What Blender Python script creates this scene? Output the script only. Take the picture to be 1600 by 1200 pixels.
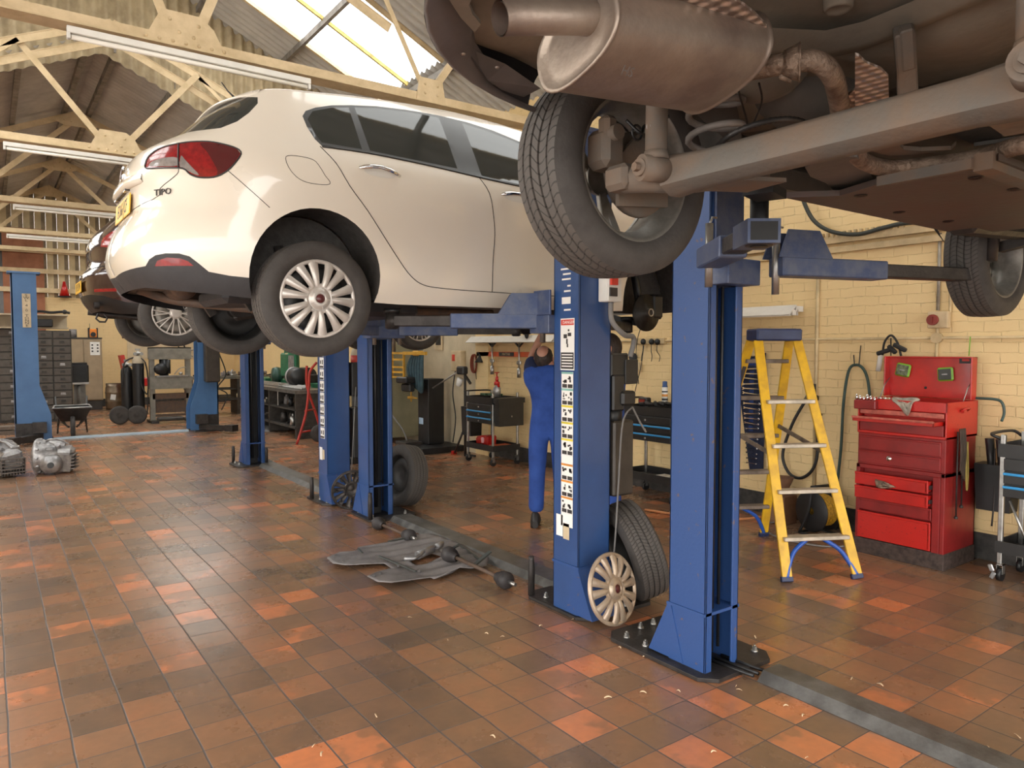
import bpy, bmesh, math, random
from math import pi, sin, cos, radians as R
from mathutils import Vector, Matrix, geometry, noise as mnoise
for o in list(bpy.data.objects): bpy.data.objects.remove(o)
SC = bpy.context.scene
COL = SC.collection
random.seed(7)

# ---------------------------------------------------------------- camera, world, lights, exposure
cam_d = bpy.data.cameras.new('camera'); cam = bpy.data.objects.new('camera', cam_d); COL.objects.link(cam)
cam_d.sensor_fit = 'HORIZONTAL'; cam_d.sensor_width = 36.0
cam_d.lens = 1140.0 / 1600.0 * 36.0
cam_d.clip_start = 0.05; cam_d.clip_end = 200
cam.location = (0, 0, 1.6)
PITCH = math.atan((600 - 544) / 1140.0)
HEAD = R(54.3)                       # angle between the view axis and +X
cam.rotation_euler = (pi / 2 - PITCH, 0, -(pi / 2 - HEAD))
SC.camera = cam

w = bpy.data.worlds.new('world'); SC.world = w; w.use_nodes = True
nt = w.node_tree; bg = nt.nodes['Background']
tc = nt.nodes.new('ShaderNodeTexCoord'); sp = nt.nodes.new('ShaderNodeSeparateXYZ'); rp = nt.nodes.new('ShaderNodeValToRGB')
nt.links.new(tc.outputs['Generated'], sp.inputs[0]); nt.links.new(sp.outputs['Z'], rp.inputs[0]); nt.links.new(rp.outputs[0], bg.inputs[0])
rp.color_ramp.elements[0].position = 0.0; rp.color_ramp.elements[0].color = (1.0, .95, .87, 1)
rp.color_ramp.elements[1].position = 0.6; rp.color_ramp.elements[1].color = (.93, .96, 1.0, 1)
bg.inputs[1].default_value = 5.0

def area(name, loc, rot, sx, sy, power, col=(1, .93, .82)):
    l = bpy.data.lights.new(name, 'AREA'); l.shape = 'RECTANGLE'; l.size = sx; l.size_y = sy; l.energy = power; l.color = col
    o = bpy.data.objects.new(name, l); COL.objects.link(o); o.location = loc; o.rotation_euler = rot; return o

SC.view_settings.view_transform = 'Standard'; SC.view_settings.look = 'None'
SC.view_settings.gamma = 1.0; SC.view_settings.use_curve_mapping = False
SC.view_settings.exposure = 0.38

# ---------------------------------------------------------------- materials
def _n(nt, t, **k):
    n = nt.nodes.new('ShaderNode' + t)
    for a, b in k.items():
        if a in n.inputs: n.inputs[a].default_value = b
        else: setattr(n, a, b)
    return n
def mat(name, col, rough=.5, metal=0., var=.15, scale=6., bump=0., bscale=40., col2=None, spot=0., coat=0., emit=None, alpha=None, trans=0., stretch=None):
    m = bpy.data.materials.new(name); m.use_nodes = True; nt = m.node_tree; L = nt.links.new
    p = nt.nodes['Principled BSDF']
    p.inputs['Roughness'].default_value = rough; p.inputs['Metallic'].default_value = metal
    if coat: p.inputs['Coat Weight'].default_value = coat; p.inputs['Coat Roughness'].default_value = .05
    c = (*col, 1)
    tc = _n(nt, 'TexCoord'); src = tc.outputs['Object']
    if stretch:
        mp = _n(nt, 'Mapping'); mp.inputs['Scale'].default_value = stretch; L(src, mp.inputs[0]); src = mp.outputs[0]
    no = _n(nt, 'TexNoise', Scale=scale, Detail=5.0, Roughness=.6); L(src, no.inputs['Vector'])
    c2 = (*col2, 1) if col2 else tuple(max(0, x * (1 - var * 1.6)) for x in col) + (1,)
    mx = _n(nt, 'Mix', data_type='RGBA'); mx.inputs[6].default_value = c; mx.inputs[7].default_value = c2
    mr = _n(nt, 'MapRange'); lo, hi = (.38, .66) if not spot else (.60 - spot * .12, .66 - spot * .1)
    mr.inputs['From Min'].default_value = lo; mr.inputs['From Max'].default_value = hi
    L(no.outputs['Fac'], mr.inputs['Value']); L(mr.outputs[0], mx.inputs[0]); L(mx.outputs[2], p.inputs['Base Color'])
    if rough > .12 and not trans:
        mr2 = _n(nt, 'MapRange'); mr2.inputs['To Min'].default_value = max(.02, rough * .85); mr2.inputs['To Max'].default_value = min(1, rough * 1.2)
        L(no.outputs['Fac'], mr2.inputs['Value']); L(mr2.outputs[0], p.inputs['Roughness'])
    if bump:
        nb = _n(nt, 'TexNoise', Scale=bscale, Detail=4.0); L(src, nb.inputs['Vector'])
        b = _n(nt, 'Bump', Strength=bump, Distance=.01); L(nb.outputs['Fac'], b.inputs['Height']); L(b.outputs[0], p.inputs['Normal'])
    if emit: p.inputs['Emission Color'].default_value = (*emit[0], 1); p.inputs['Emission Strength'].default_value = emit[1]
    if trans: p.inputs['Transmission Weight'].default_value = trans
    if alpha is not None: p.inputs['Alpha'].default_value = alpha
    return m

BLUE = mat('lift_blue_paint', (.024, .072, .215), .36, 0, .1, 3, .05, 60, col2=(.020, .058, .18), coat=.2)
BLUEW = mat('lift_blue_chipped', (.024, .068, .215), .4, 0, .1, 22, .1, 60, col2=(.13, .09, .10), spot=-.35)
ARMB = mat('arm_dusty_blue', (.045, .07, .16), .45, .2, .2, 12, .1, 60, col2=(.10, .12, .18))
BLK = mat('black_paint', (.012, .012, .013), .45, 0, .3, 8, .05)
DKS = mat('dark_steel', (.055, .048, .045), .5, .5, .3, 10, .2, 60)
STEEL = mat('bare_steel', (.42, .41, .39), .35, .9, .2, 12, .05)
CHROME = mat('chrome', (.8, .8, .8), .08, 1, .02)
RUB = mat('tyre_rubber', (.052, .046, .042), .75, 0, .15, 10, .15, 80)
RUBT = mat('tyre_tread_rubber', (.050, .046, .044), .7, 0, .2, 10, .25, 90)
RUST = mat('rusty_steel', (.14, .085, .055), .65, .35, .3, 14, .4, 50, col2=(.09, .07, .06))
RED = mat('red_enamel', (.50, .012, .008), .32, 0, .15, 6, .05, col2=(.36, .010, .008), coat=.3)
WHT = mat('white_plastic', (.75, .73, .68), .45, 0, .08, 5)
PAPER = mat('paper_white', (.78, .77, .74), .7, 0, .05, 9)
YEL = mat('yellow_fibreglass', (.72, .42, .010), .45, 0, .12, 8, .1, col2=(.50, .28, .02))
ALU = mat('cast_aluminium', (.46, .45, .45), .42, .75, .3, 14, .35, 45)
GLASS = mat('tinted_glass', (.034, .037, .034), .03, 0, .0, 1)
CREAMM = mat('cream_painted_steel', (.64, .50, .31), .6, 0, .2, 6, .15, 50, col2=(.50, .38, .22))

# ---------------------------------------------------------------- mesh builder
def rotm(r): return Matrix.Rotation(r[2], 4, 'Z') @ Matrix.Rotation(r[1], 4, 'Y') @ Matrix.Rotation(r[0], 4, 'X')
class MB:
    def __init__(s): s.bm = bmesh.new(); s.mi = 0
    def _add(s, vs, fs, M=None, sm=False):
        V = [s.bm.verts.new(M @ Vector(v) if M else v) for v in vs]
        for f in fs:
            if len(set(f)) < 3: continue
            try: q = s.bm.faces.new([V[i] for i in f]); q.material_index = s.mi; q.smooth = sm
            except ValueError: pass
        return V
    def box(s, c, d, rot=(0, 0, 0), bev=0., taper=None):
        x, y, z = d[0] / 2, d[1] / 2, d[2] / 2; M = Matrix.Translation(c) @ rotm(rot)
        if bev:
            b = min(bev, x * .9, y * .9, z * .9)
            vs = []
            for X in (-1, 1):
                for Y in (-1, 1):
                    for Z in (-1, 1): vs += [(X * (x - b), Y * (y - b), Z * z), (X * (x - b), Y * y, Z * (z - b)), (X * x, Y * (y - b), Z * (z - b))]
            t = bmesh.new(); [t.verts.new(v) for v in vs]; bmesh.ops.convex_hull(t, input=t.verts)
            t.verts.index_update(); s._add([v.co.copy() for v in t.verts], [[v.index for v in f.verts] for f in t.faces], M); t.free(); return s
        tx, ty = taper or (1, 1)
        vs = [(-x, -y, -z), (x, -y, -z), (x, y, -z), (-x, y, -z), (-x * tx, -y * ty, z), (x * tx, -y * ty, z), (x * tx, y * ty, z), (-x * tx, y * ty, z)]
        s._add(vs, [(0, 3, 2, 1), (4, 5, 6, 7), (0, 1, 5, 4), (1, 2, 6, 5), (2, 3, 7, 6), (3, 0, 4, 7)], M); return s
    def span(s, a, b, bev=0.):          # box from corner a to corner b
        return s.box([(a[i] + b[i]) / 2 for i in range(3)], [abs(b[i] - a[i]) for i in range(3)], bev=bev)
    def bar(s, p, q, w, h, up=(0, 0, 1), bev=0.):   # rectangular bar from p to q
        p, q = Vector(p), Vector(q); d = q - p; L = d.length; z = d.normalized(); x = Vector(up).cross(z)
        if x.length < 1e-4: x = Vector((1, 0, 0)).cross(z)
        x.normalize(); y = z.cross(x)
        M = Matrix.Translation((p + q) / 2) @ Matrix((x, y, z)).transposed().to_4x4()
        t = MB(); t.box((0, 0, 0), (w, h, L), bev=bev); t.bm.verts.index_update()
        s._add([M @ v.co for v in t.bm.verts], [[v.index for v in f.verts] for f in t.bm.faces]); t.bm.free(); return s
    def cyl(s, p, q, r, r2=None, n=16, caps=True, sm=True):
        r2 = r if r2 is None else r2; p, q = Vector(p), Vector(q); z = (q - p).normalized()
        x = z.orthogonal().normalized(); y = z.cross(x)
        vs = []; 
        for c, rr in ((p, r), (q, r2)):
            for i in range(n): a = 2 * pi * i / n; vs.append(c + (x * cos(a) + y * sin(a)) * rr)
        V = s._add(vs, [(i, (i + 1) % n, n + (i + 1) % n, n + i) for i in range(n)], None, sm)
        if caps:
            for lo, rr in ((0, r), (n, r2)):
                if rr > 1e-5:
                    f = s.bm.faces.new([V[lo + i] for i in (range(n) if lo else reversed(range(n)))]); f.material_index = s.mi
        return s
    def tube(s, pts, r, n=8, closed=False, caps=True):
        pts = [Vector(p) for p in pts]; N = len(pts); rs = r if isinstance(r, (list, tuple)) else [r] * N
        T = []
        for i in range(N):
            a = pts[(i - 1) % N] if (i or closed) else pts[0]; b = pts[(i + 1) % N] if (i < N - 1 or closed) else pts[-1]
            T.append((b - a).normalized())
        x = T[0].orthogonal().normalized(); vs = []
        for i in range(N):
            x = (x - T[i] * x.dot(T[i])); x = x.normalized() if x.length > 1e-6 else T[i].orthogonal().normalized(); y = T[i].cross(x)
            for k in range(n): a = 2 * pi * k / n; vs.append(pts[i] + (x * cos(a) + y * sin(a)) * rs[i])
        fs = [(i * n + k, i * n + (k + 1) % n, ((i + 1) % N) * n + (k + 1) % n, ((i + 1) % N) * n + k) for i in range(N if closed else N - 1) for k in range(n)]
        V = s._add(vs, fs, None, True)
        if caps and not closed:
            s.bm.faces.new([V[k] for k in reversed(range(n))]).material_index = s.mi; s.bm.faces.new([V[(N - 1) * n + k] for k in range(n)]).material_index = s.mi
        return s
    def lathe(s, prof, c=(0, 0, 0), axis='Z', n=24, sm=True, M=None, arc=None):    # prof: (radius, height)
        vs = []; A = {'Z': lambda r, a, h: (r * cos(a), r * sin(a), h), 'Y': lambda r, a, h: (r * cos(a), h, r * sin(a)), 'X': lambda r, a, h: (h, r * cos(a), r * sin(a))}[axis]
        for r, h in prof:
            for i in range(n): vs.append(Vector(A(max(r, 1e-4), 2 * pi * i / n, h)) + Vector(c))
        fs = [(j * n + i, j * n + (i + 1) % n, (j + 1) * n + (i + 1) % n, (j + 1) * n + i) for j in range(len(prof) - 1) for i in range(n)]
        if axis == 'Y': fs = [tuple(reversed(f)) for f in fs]
        s._add(vs, fs, M, sm); return s
    def sph(s, c, r, n=14, m=9, sc=(1, 1, 1), M=None):
        pr = [(sin(pi * j / m), -cos(pi * j / m)) for j in range(m + 1)]; vs = []
        for a, h in pr:
            for i in range(n): vs.append(Vector((a * cos(2 * pi * i / n) * r * sc[0], a * sin(2 * pi * i / n) * r * sc[1], h * r * sc[2])) + Vector(c))
        s._add(vs, [(j * n + i, j * n + (i + 1) % n, (j + 1) * n + (i + 1) % n, (j + 1) * n + i) for j in range(m) for i in range(n)], M, True); return s
    def prism(s, poly, d0, d1, plane='XZ', M=None, sm=False):   # outline poly extruded d0..d1 along the third axis
        f3 = {'XZ': lambda a, b, d: (a, d, b), 'XY': lambda a, b, d: (a, b, d), 'YZ': lambda a, b, d: (d, a, b)}[plane]
        n = len(poly); vs = [f3(a, b, d0) for a, b in poly] + [f3(a, b, d1) for a, b in poly]
        V = s._add(vs, [(i, (i + 1) % n, n + (i + 1) % n, n + i) for i in range(n)], M, sm)
        for k in (0, n):
            tri = geometry.tessellate_polygon([[Vector((a, b, 0)) for a, b in poly]])
            for t in tri:
                try: q = s.bm.faces.new([V[k + i] for i in t]); q.material_index = s.mi
                except ValueError: pass
        return s
    def grid(s, P, cl=False, sm=True):     # P[i][j] points
        m, n = len(P), len(P[0]); s._add([p for r_ in P for p in r_], [(i * n + j, i * n + j + 1, (i + 1) * n + j + 1, (i + 1) * n + j) for i in range(m - 1) for j in range(n - 1)], None, sm)
        return s
    def obj(s, name, m, parent=None, loc=None, rot=None, bev=0., seg=2, thick=0., sub=0, recalc=True, auto=None):
        if recalc: bmesh.ops.recalc_face_normals(s.bm, faces=s.bm.faces)
        me = bpy.data.meshes.new(name); s.bm.to_mesh(me); s.bm.free()
        for q in (m if isinstance(m, (list, tuple)) else [m]): me.materials.append(q)
        o = bpy.data.objects.new(name, me); COL.objects.link(o)
        if parent: o.parent = parent
        if loc: o.location = loc
        if rot: o.rotation_euler = rot
        if thick: k = o.modifiers.new('s', 'SOLIDIFY'); k.thickness = thick; k.offset = -1
        if bev: k = o.modifiers.new('b', 'BEVEL'); k.width = bev; k.segments = seg; k.limit_method = 'ANGLE'; k.angle_limit = R(40); k.harden_normals = False
        if sub: k = o.modifiers.new('u', 'SUBSURF'); k.levels = sub; k.render_levels = sub
        return o
def thing(name, label, cat, loc=(0, 0, 0), rz=0, group=None, rot=None):
    o = bpy.data.objects.new(name, None); COL.objects.link(o); o.location = loc; o.rotation_euler = rot or (0, 0, rz); o.empty_display_size = .1
    o['label'] = label; o['category'] = cat
    if group: o['group'] = group
    return o
def tag(o, label, cat, group=None):
    o['label'] = label; o['category'] = cat
    if group: o['group'] = group
    return o
def struct(o): o['kind'] = 'structure'; return o
def dup(root, loc=None, rz=None, label=None, group=None, rot=None):
    r = root.copy(); COL.objects.link(r)
    if loc is not None: r.location = loc
    if rz is not None: r.rotation_euler = (0, 0, rz)
    if rot is not None: r.rotation_euler = rot
    if label: r['label'] = label
    if group: r['group'] = group
    def rec(a, b):
        for ch in [c for c in ALLCH(a)]:
            c = ch.copy(); COL.objects.link(c); c.parent = b; rec(ch, c)
    rec(root, r); return r
def ALLCH(a): return [o for o in bpy.data.objects if o.parent == a]
def bez(pts, k=8):     # Catmull-Rom smoothing
    P = [Vector(p) for p in pts]; out = []
    for i in range(len(P) - 1):
        a = P[max(i - 1, 0)]; b = P[i]; c = P[i + 1]; d = P[min(i + 2, len(P) - 1)]
        for j in range(k):
            t = j / k; out.append(.5 * ((2 * b) + (c - a) * t + (2 * a - 5 * b + 4 * c - d) * t * t + (3 * b - a - 3 * c + d) * t ** 3))
    out.append(P[-1]); return out
def text(name, body, size, m, parent, loc, rot, ext=.001, align='CENTER', sx=1.):
    cu = bpy.data.curves.new(name, 'FONT'); cu.body = body; cu.size = size; cu.extrude = ext; cu.align_x = align; cu.align_y = 'CENTER'; cu.resolution_u = 2
    t = bpy.data.objects.new(name, cu); COL.objects.link(t); me = bpy.data.meshes.new_from_object(t); bpy.data.objects.remove(t)
    o = bpy.data.objects.new(name, me); COL.objects.link(o); me.materials.append(m); o.parent = parent; o.location = loc; o.rotation_euler = rot; o.scale = (sx, 1, 1); return o
# ================================================================ SETTING
XW = 6.1; YB = 23.0; YS = 11.6; RX = 1.4
# floor
m = bpy.data.materials.new('quarry_tiles'); m.use_nodes = True; nt = m.node_tree; L = nt.links.new; p = nt.nodes['Principled BSDF']
tc = _n(nt, 'TexCoord'); T = .2094
mp = _n(nt, 'Mapping'); mp.inputs['Location'].default_value = (-.654 / T, -3.011 / T, 0); mp.inputs['Scale'].default_value = (1 / T, 1 / T, 1); L(tc.outputs['Object'], mp.inputs[0])
# a slight wander of the joints
wn = _n(nt, 'TexNoise', Scale=.6, Detail=2.0); L(mp.outputs[0], wn.inputs['Vector'])
wm = _n(nt, 'VectorMath', operation='MULTIPLY_ADD'); wm.inputs[1].default_value = (.06, .06, 0); wm.inputs[2].default_value = (-.03, -.03, 0); L(wn.outputs['Color'], wm.inputs[0])
wa = _n(nt, 'VectorMath', operation='ADD'); L(mp.outputs[0], wa.inputs[0]); L(wm.outputs[0], wa.inputs[1])
fl = _n(nt, 'VectorMath', operation='FLOOR'); L(wa.outputs[0], fl.inputs[0])
fr = _n(nt, 'VectorMath', operation='FRACTION'); L(wa.outputs[0], fr.inputs[0])
wh = _n(nt, 'TexWhiteNoise', noise_dimensions='3D'); L(fl.outputs[0], wh.inputs['Vector'])
cr = _n(nt, 'ValToRGB'); e = cr.color_ramp.elements
cols = [(0, (.115, .078, .052)), (.25, (.185, .108, .064)), (.45, (.235, .128, .070)), (.66, (.29, .142, .072)), (.80, (.33, .145, .070)), (.84, (.50, .185, .080)), (1, (.60, .20, .078))]
while len(e) < len(cols): e.new(.5)
for k, (q, c) in enumerate(cols): e[k].position = q; e[k].color = (*c, 1)
# neighbouring tiles hang together in patches
pn = _n(nt, 'TexNoise', Scale=.16, Detail=3.0); L(fl.outputs[0], pn.inputs['Vector'])
am = _n(nt, 'Math', operation='MULTIPLY_ADD'); am.inputs[1].default_value = .68; L(wh.outputs['Value'], am.inputs[0])
pm = _n(nt, 'MapRange'); pm.inputs['From Min'].default_value = .3; pm.inputs['From Max'].default_value = .7; pm.inputs['To Max'].default_value = .34; L(pn.outputs['Fac'], pm.inputs[0]); L(pm.outputs[0], am.inputs[2])
# smoky flashing inside each tile
sn = _n(nt, 'TexNoise', Scale=1.1, Detail=3.0); L(mp.outputs[0], sn.inputs['Vector'])
sm_ = _n(nt, 'MapRange'); sm_.inputs['From Min'].default_value = .35; sm_.inputs['From Max'].default_value = .65; sm_.inputs['To Min'].default_value = -.09; sm_.inputs['To Max'].default_value = .09; L(sn.outputs['Fac'], sm_.inputs[0])
ad = _n(nt, 'Math', operation='ADD'); L(am.outputs[0], ad.inputs[0]); L(sm_.outputs[0], ad.inputs[1]); L(ad.outputs[0], cr.inputs[0])
# joints
sx = _n(nt, 'SeparateXYZ'); L(fr.outputs[0], sx.inputs[0])
def joint(out, wdt):
    a = _n(nt, 'Math', operation='SUBTRACT'); a.inputs[1].default_value = .5; L(out, a.inputs[0])
    b = _n(nt, 'Math', operation='ABSOLUTE'); L(a.outputs[0], b.inputs[0])
    c = _n(nt, 'MapRange'); c.inputs['From Min'].default_value = .5 - wdt; c.inputs['From Max'].default_value = .5 - wdt * .55; L(b.outputs[0], c.inputs[0]); return c.outputs[0]
jx = joint(sx.outputs['X'], .022); jy = joint(sx.outputs['Y'], .014)
jm = _n(nt, 'Math', operation='MAXIMUM'); L(jx, jm.inputs[0]); L(jy, jm.inputs[1])
gn = _n(nt, 'TexNoise', Scale=25., Detail=5.0); L(tc.outputs['Object'], gn.inputs['Vector'])
gm = _n(nt, 'Mix', data_type='RGBA', blend_type='MULTIPLY'); gm.inputs[0].default_value = .5; L(cr.outputs[0], gm.inputs[6]); 
gr = _n(nt, 'MapRange'); gr.inputs['To Min'].default_value = .55; gr.inputs['To Max'].default_value = 1.4; L(gn.outputs['Fac'], gr.inputs[0]); L(gr.outputs[0], gm.inputs[7])
jc = _n(nt, 'Mix', data_type='RGBA'); jc.inputs[7].default_value = (.075, .062, .055, 1); L(jm.outputs[0], jc.inputs[0]); L(gm.outputs[2], jc.inputs[6]); L(jc.outputs[2], p.inputs['Base Color'])
ro = _n(nt, 'MapRange'); ro.inputs['To Min'].default_value = .18; ro.inputs['To Max'].default_value = .38
rn = _n(nt, 'TexNoise', Scale=1.7, Detail=6.0, Roughness=.65); L(tc.outputs['Object'], rn.inputs['Vector']); L(rn.outputs['Fac'], ro.inputs[0])
rj = _n(nt, 'Math', operation='MULTIPLY_ADD'); rj.inputs[1].default_value = .4; L(jm.outputs[0], rj.inputs[0]); L(ro.outputs[0], rj.inputs[2]); L(rj.outputs[0], p.inputs['Roughness'])
hs = _n(nt, 'Math', operation='MULTIPLY_ADD'); hs.inputs[1].default_value = -1.0; L(jm.outputs[0], hs.inputs[0])
ht = _n(nt, 'Math', operation='MULTIPLY_ADD'); ht.inputs[1].default_value = .35; L(gn.outputs['Fac'], ht.inputs[0]); L(wh.outputs['Value'], ht.inputs[2]); L(ht.outputs[0], hs.inputs[2])
bp = _n(nt, 'Bump', Strength=.30, Distance=.003); L(hs.outputs[0], bp.inputs['Height']); L(bp.outputs[0], p.inputs['Normal'])
p.inputs['Specular IOR Level'].default_value = .75
TILE = m
b = MB(); b._add([(-40, -40, 0), (45, -40, 0), (45, 45, 0), (-40, 45, 0)], [(0, 1, 2, 3)]); struct(b.obj('floor', TILE))

# painted brick wall
def brick(name, col, axis, col2):
    m = bpy.data.materials.new(name); m.use_nodes = True; nt = m.node_tree; L = nt.links.new; p = nt.nodes['Principled BSDF']; p.inputs['Roughness'].default_value = .55
    tc = _n(nt, 'TexCoord'); s = _n(nt, 'SeparateXYZ'); L(tc.outputs['Object'], s.inputs[0]); c = _n(nt, 'CombineXYZ'); L(s.outputs[axis], c.inputs[0]); L(s.outputs['Z'], c.inputs[1])
    wn = _n(nt, 'TexNoise', Scale=9., Detail=3.0); L(tc.outputs['Object'], wn.inputs['Vector'])
    v = _n(nt, 'VectorMath', operation='MULTIPLY_ADD'); v.inputs[1].default_value = (.03, .03, 0); L(wn.outputs['Color'], v.inputs[0]); L(c.outputs[0], v.inputs[2])
    br = _n(nt, 'TexBrick', Scale=1.0); br.inputs['Mortar Size'].default_value = .0045; br.inputs['Mortar Smooth'].default_value = .7; br.inputs['Brick Width'].default_value = .23; br.inputs['Row Height'].default_value = .079
    L(v.outputs[0], br.inputs['Vector'])
    n2 = _n(nt, 'TexNoise', Scale=14., Detail=6.0, Roughness=.7); L(tc.outputs['Object'], n2.inputs['Vector'])
    n3 = _n(nt, 'TexNoise', Scale=1.1, Detail=4.0); L(tc.outputs['Object'], n3.inputs['Vector'])
    mx = _n(nt, 'Mix', data_type='RGBA'); mx.inputs[6].default_value = (*col, 1); mx.inputs[7].default_value = (*col2, 1)
    mr = _n(nt, 'MapRange'); mr.inputs['From Min'].default_value = .4; mr.inputs['From Max'].default_value = .75; L(n3.outputs['Fac'], mr.inputs[0]); L(mr.outputs[0], mx.inputs[0])
    # darker grime and chips picked out along some joints
    ml = _n(nt, 'Math', operation='MULTIPLY'); L(br.outputs['Fac'], ml.inputs[0]); cp = _n(nt, 'MapRange'); cp.inputs['From Min'].default_value = .5; cp.inputs['From Max'].default_value = .62; cp.inputs['To Max'].default_value = .35; L(n2.outputs['Fac'], cp.inputs[0]); L(cp.outputs[0], ml.inputs[1])
    m2 = _n(nt, 'Mix', data_type='RGBA'); m2.inputs[7].default_value = (.22, .14, .07, 1); L(ml.outputs[0], m2.inputs[0]); L(mx.outputs[2], m2.inputs[6]); L(m2.outputs[2], p.inputs['Base Color'])
    h = _n(nt, 'Math', operation='MULTIPLY_ADD'); h.inputs[1].default_value = -1.2; L(br.outputs['Fac'], h.inputs[0]); L(n2.outputs['Fac'], h.inputs[2])
    bp = _n(nt, 'Bump', Strength=.55, Distance=.008); L(h.outputs[0], bp.inputs['Height']); L(bp.outputs[0], p.inputs['Normal']); return m
WALL = brick('cream_painted_brick', (.80, .60, .31), 'Y', (.74, .54, .27))
WALLB = brick('cream_painted_block', (.76, .56, .29), 'X', (.68, .50, .26))
b = MB(); b.span((XW, -6, 0), (XW + .3, YS + .1, 4.98)); b.span((XW, YS + .1, 0), (XW + .3, YB + .3, 3.85)); struct(b.obj('wall_right', WALL))
b = MB(); b.span((XW - .10, -6, .0), (XW + .01, 1.63, 4.9)); b.span((XW - .10, 8.95, 0), (XW + .01, 9.3, 4.9)); struct(b.obj('trim_1', WALL))
BASE = mat('black_skirting_paint', (.022, .021, .02), .5, 0, .3, 12, .3, 30, col2=(.06, .055, .05))
b = MB(); b.span((XW - .012, 1.63, 0), (XW + .01, YB, .2)); b.span((XW - .112, -6, 0), (XW - .09, 1.64, .2)); b.span((XW - .112, 1.62, 0), (XW, 1.64, .2)); struct(b.obj('baseboard_right', BASE))
b = MB(); b.span((-3.4, YB, 0), (XW, YB + .3, 2.95)); struct(b.obj('wall_back', WALLB))
b = MB(); b.span((-3.4, YB - .012, 0), (XW, YB, .2)); struct(b.obj('baseboard_back', BASE))

def corr(mk, u0, u1, v0, v1, pitch, amp, name, mt, par=None, per=8):
    n = int((u1 - u0) / pitch * per); P = []
    for i in range(n + 1):
        u = u0 + (u1 - u0) * i / n; a = amp * sin(2 * pi * u / pitch); P.append([mk(u, v0, a), mk(u, v1, a)])
    b = MB(); b.grid(P); return b.obj(name, mt, par, recalc=False)
CORG = mat('grey_asbestos_sheet', (.52, .50, .46), .8, 0, .15, 3, .2, 30, col2=(.42, .40, .37))
CORC = mat('cream_corrugated', (.50, .41, .26), .65, 0, .3, 4, .1, 30, col2=(.34, .27, .17))
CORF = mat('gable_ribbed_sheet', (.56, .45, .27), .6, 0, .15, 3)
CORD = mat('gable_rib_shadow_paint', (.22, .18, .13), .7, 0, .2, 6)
nN = lambda x: 7.23 - .48 * abs(x - RX)        # near roof
nF = lambda x: 5.9 - .44 * abs(x - RX)        # far roof
s2 = 1 / math.sqrt(1 + .46 ** 2)
def slope(f, x0, x1, y0, y1, name):
    return struct(corr(lambda u, v, a: (x0 + (x1 - x0) * v, u, f(x0 + (x1 - x0) * v) + a), y0, y1, 0, 1, .146, .026, name, CORG))
# near roof, right slope, is cut round the roof light (X 3.15..5.25, Y 8.85..10.95->YS)
SKY0, SKY1, SY0, SY1 = 2.3, 5.07, 8.64, 10.54
slope(nN, RX, XW + .3, -6, 3.0, 'ceiling'); slope(nN, RX, SKY0, 3.0, 4.5, 'ceiling_upper'); slope(nN, SKY1, XW + .3, 3.0, 4.5, 'ceiling_lower'); slope(nN, RX, XW + .3, 4.5, SY0, 'ceiling_near'); slope(nN, RX, SKY0, SY0, SY1, 'ceiling_upper'); slope(nN, SKY1, XW + .3, SY0, SY1, 'ceiling_lower'); slope(nN, RX, XW + .3, SY1, YS + .1, 'ceiling_end')
slope(nN, RX, -.5, -6, YS + .1, 'ceiling_left'); slope(nN, -.5, -2.9, -6, 6.0, 'ceiling_left_mid'); slope(nN, -2.9, -3.6, -6, YS + .1, 'ceiling_left_low'); slope(nN, -.5, -2.9, 10.5, YS + .1, 'ceiling_left_end')
# far roof with a roof light low on its right slope
FX0, FX1, FY0, FY1 = 3.0, 4.8, 12.4, 21.2
slope(nF, RX, -.6, YS, YB + .3, 'ceiling_far_left'); slope(nF, -2.9, -3.6, YS, YB + .3, 'ceiling_far_left_low'); slope(nF, -.6, -2.9, YS, 12.6, 'ceiling_far_left_mid'); slope(nF, -.6, -2.9, 21.6, YB + .3, 'ceiling_far_left_end'); slope(nF, RX, FX0, YS, YB + .3, 'ceiling_far_upper'); slope(nF, FX1, XW + .3, YS, YB + .3, 'ceiling_far_lower')
slope(nF, FX0, FX1, YS, FY0, 'ceiling_far_mid'); slope(nF, FX0, FX1, FY1, YB + .3, 'ceiling_far_end')
GL = bpy.data.materials.new('translucent_roof_sheet'); GL.use_nodes = True; nt = GL.node_tree; nt.nodes.remove(nt.nodes['Principled BSDF']); tl = _n(nt, 'BsdfTranslucent'); tl.inputs[0].default_value = (.95, .93, .86, 1); tp = _n(nt, 'BsdfTransparent'); tp.inputs[0].default_value = (.95, .94, .90, 1); ms = _n(nt, 'MixShader'); ms.inputs[0].default_value = .45
nt.links.new(tl.outputs[0], ms.inputs[1]); nt.links.new(tp.outputs[0], ms.inputs[2]); nt.links.new(ms.outputs[0], nt.nodes['Material Output'].inputs[0])
GL2 = GL
for nm, f, x0, x1, y0, y1 in (('window_1', nN, SKY0, SKY1, SY0, SY1), ('window_2', nF, FX0, FX1, FY0, FY1), ('window_4', nN, SKY0, SKY1, 3.0, 4.5), ('added_roof_light_near', nN, -2.9, -.5, 6.0, 10.5), ('added_roof_light_far', nF, -2.9, -.6, 12.6, 21.6)):  # the two left-slope roof lights are unseen, added to brighten the interior
    o = struct(corr(lambda u, v, a: (x0 + (x1 - x0) * v, u, f(x0 + (x1 - x0) * v) + a * .8), y0, y1, 0, 1, .146, .022, nm, GL))
    b = MB()
    for y in (y0, y1): b.bar((x0, y, f(x0) - .03), (x1, y, f(x1) - .03), .05, .05)
    b.obj('window_frame', CREAMM, o)
MULL = mat('ochre_roof_light_bar', (.55, .42, .12), .6, 0, .3, 12, .2)
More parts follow.
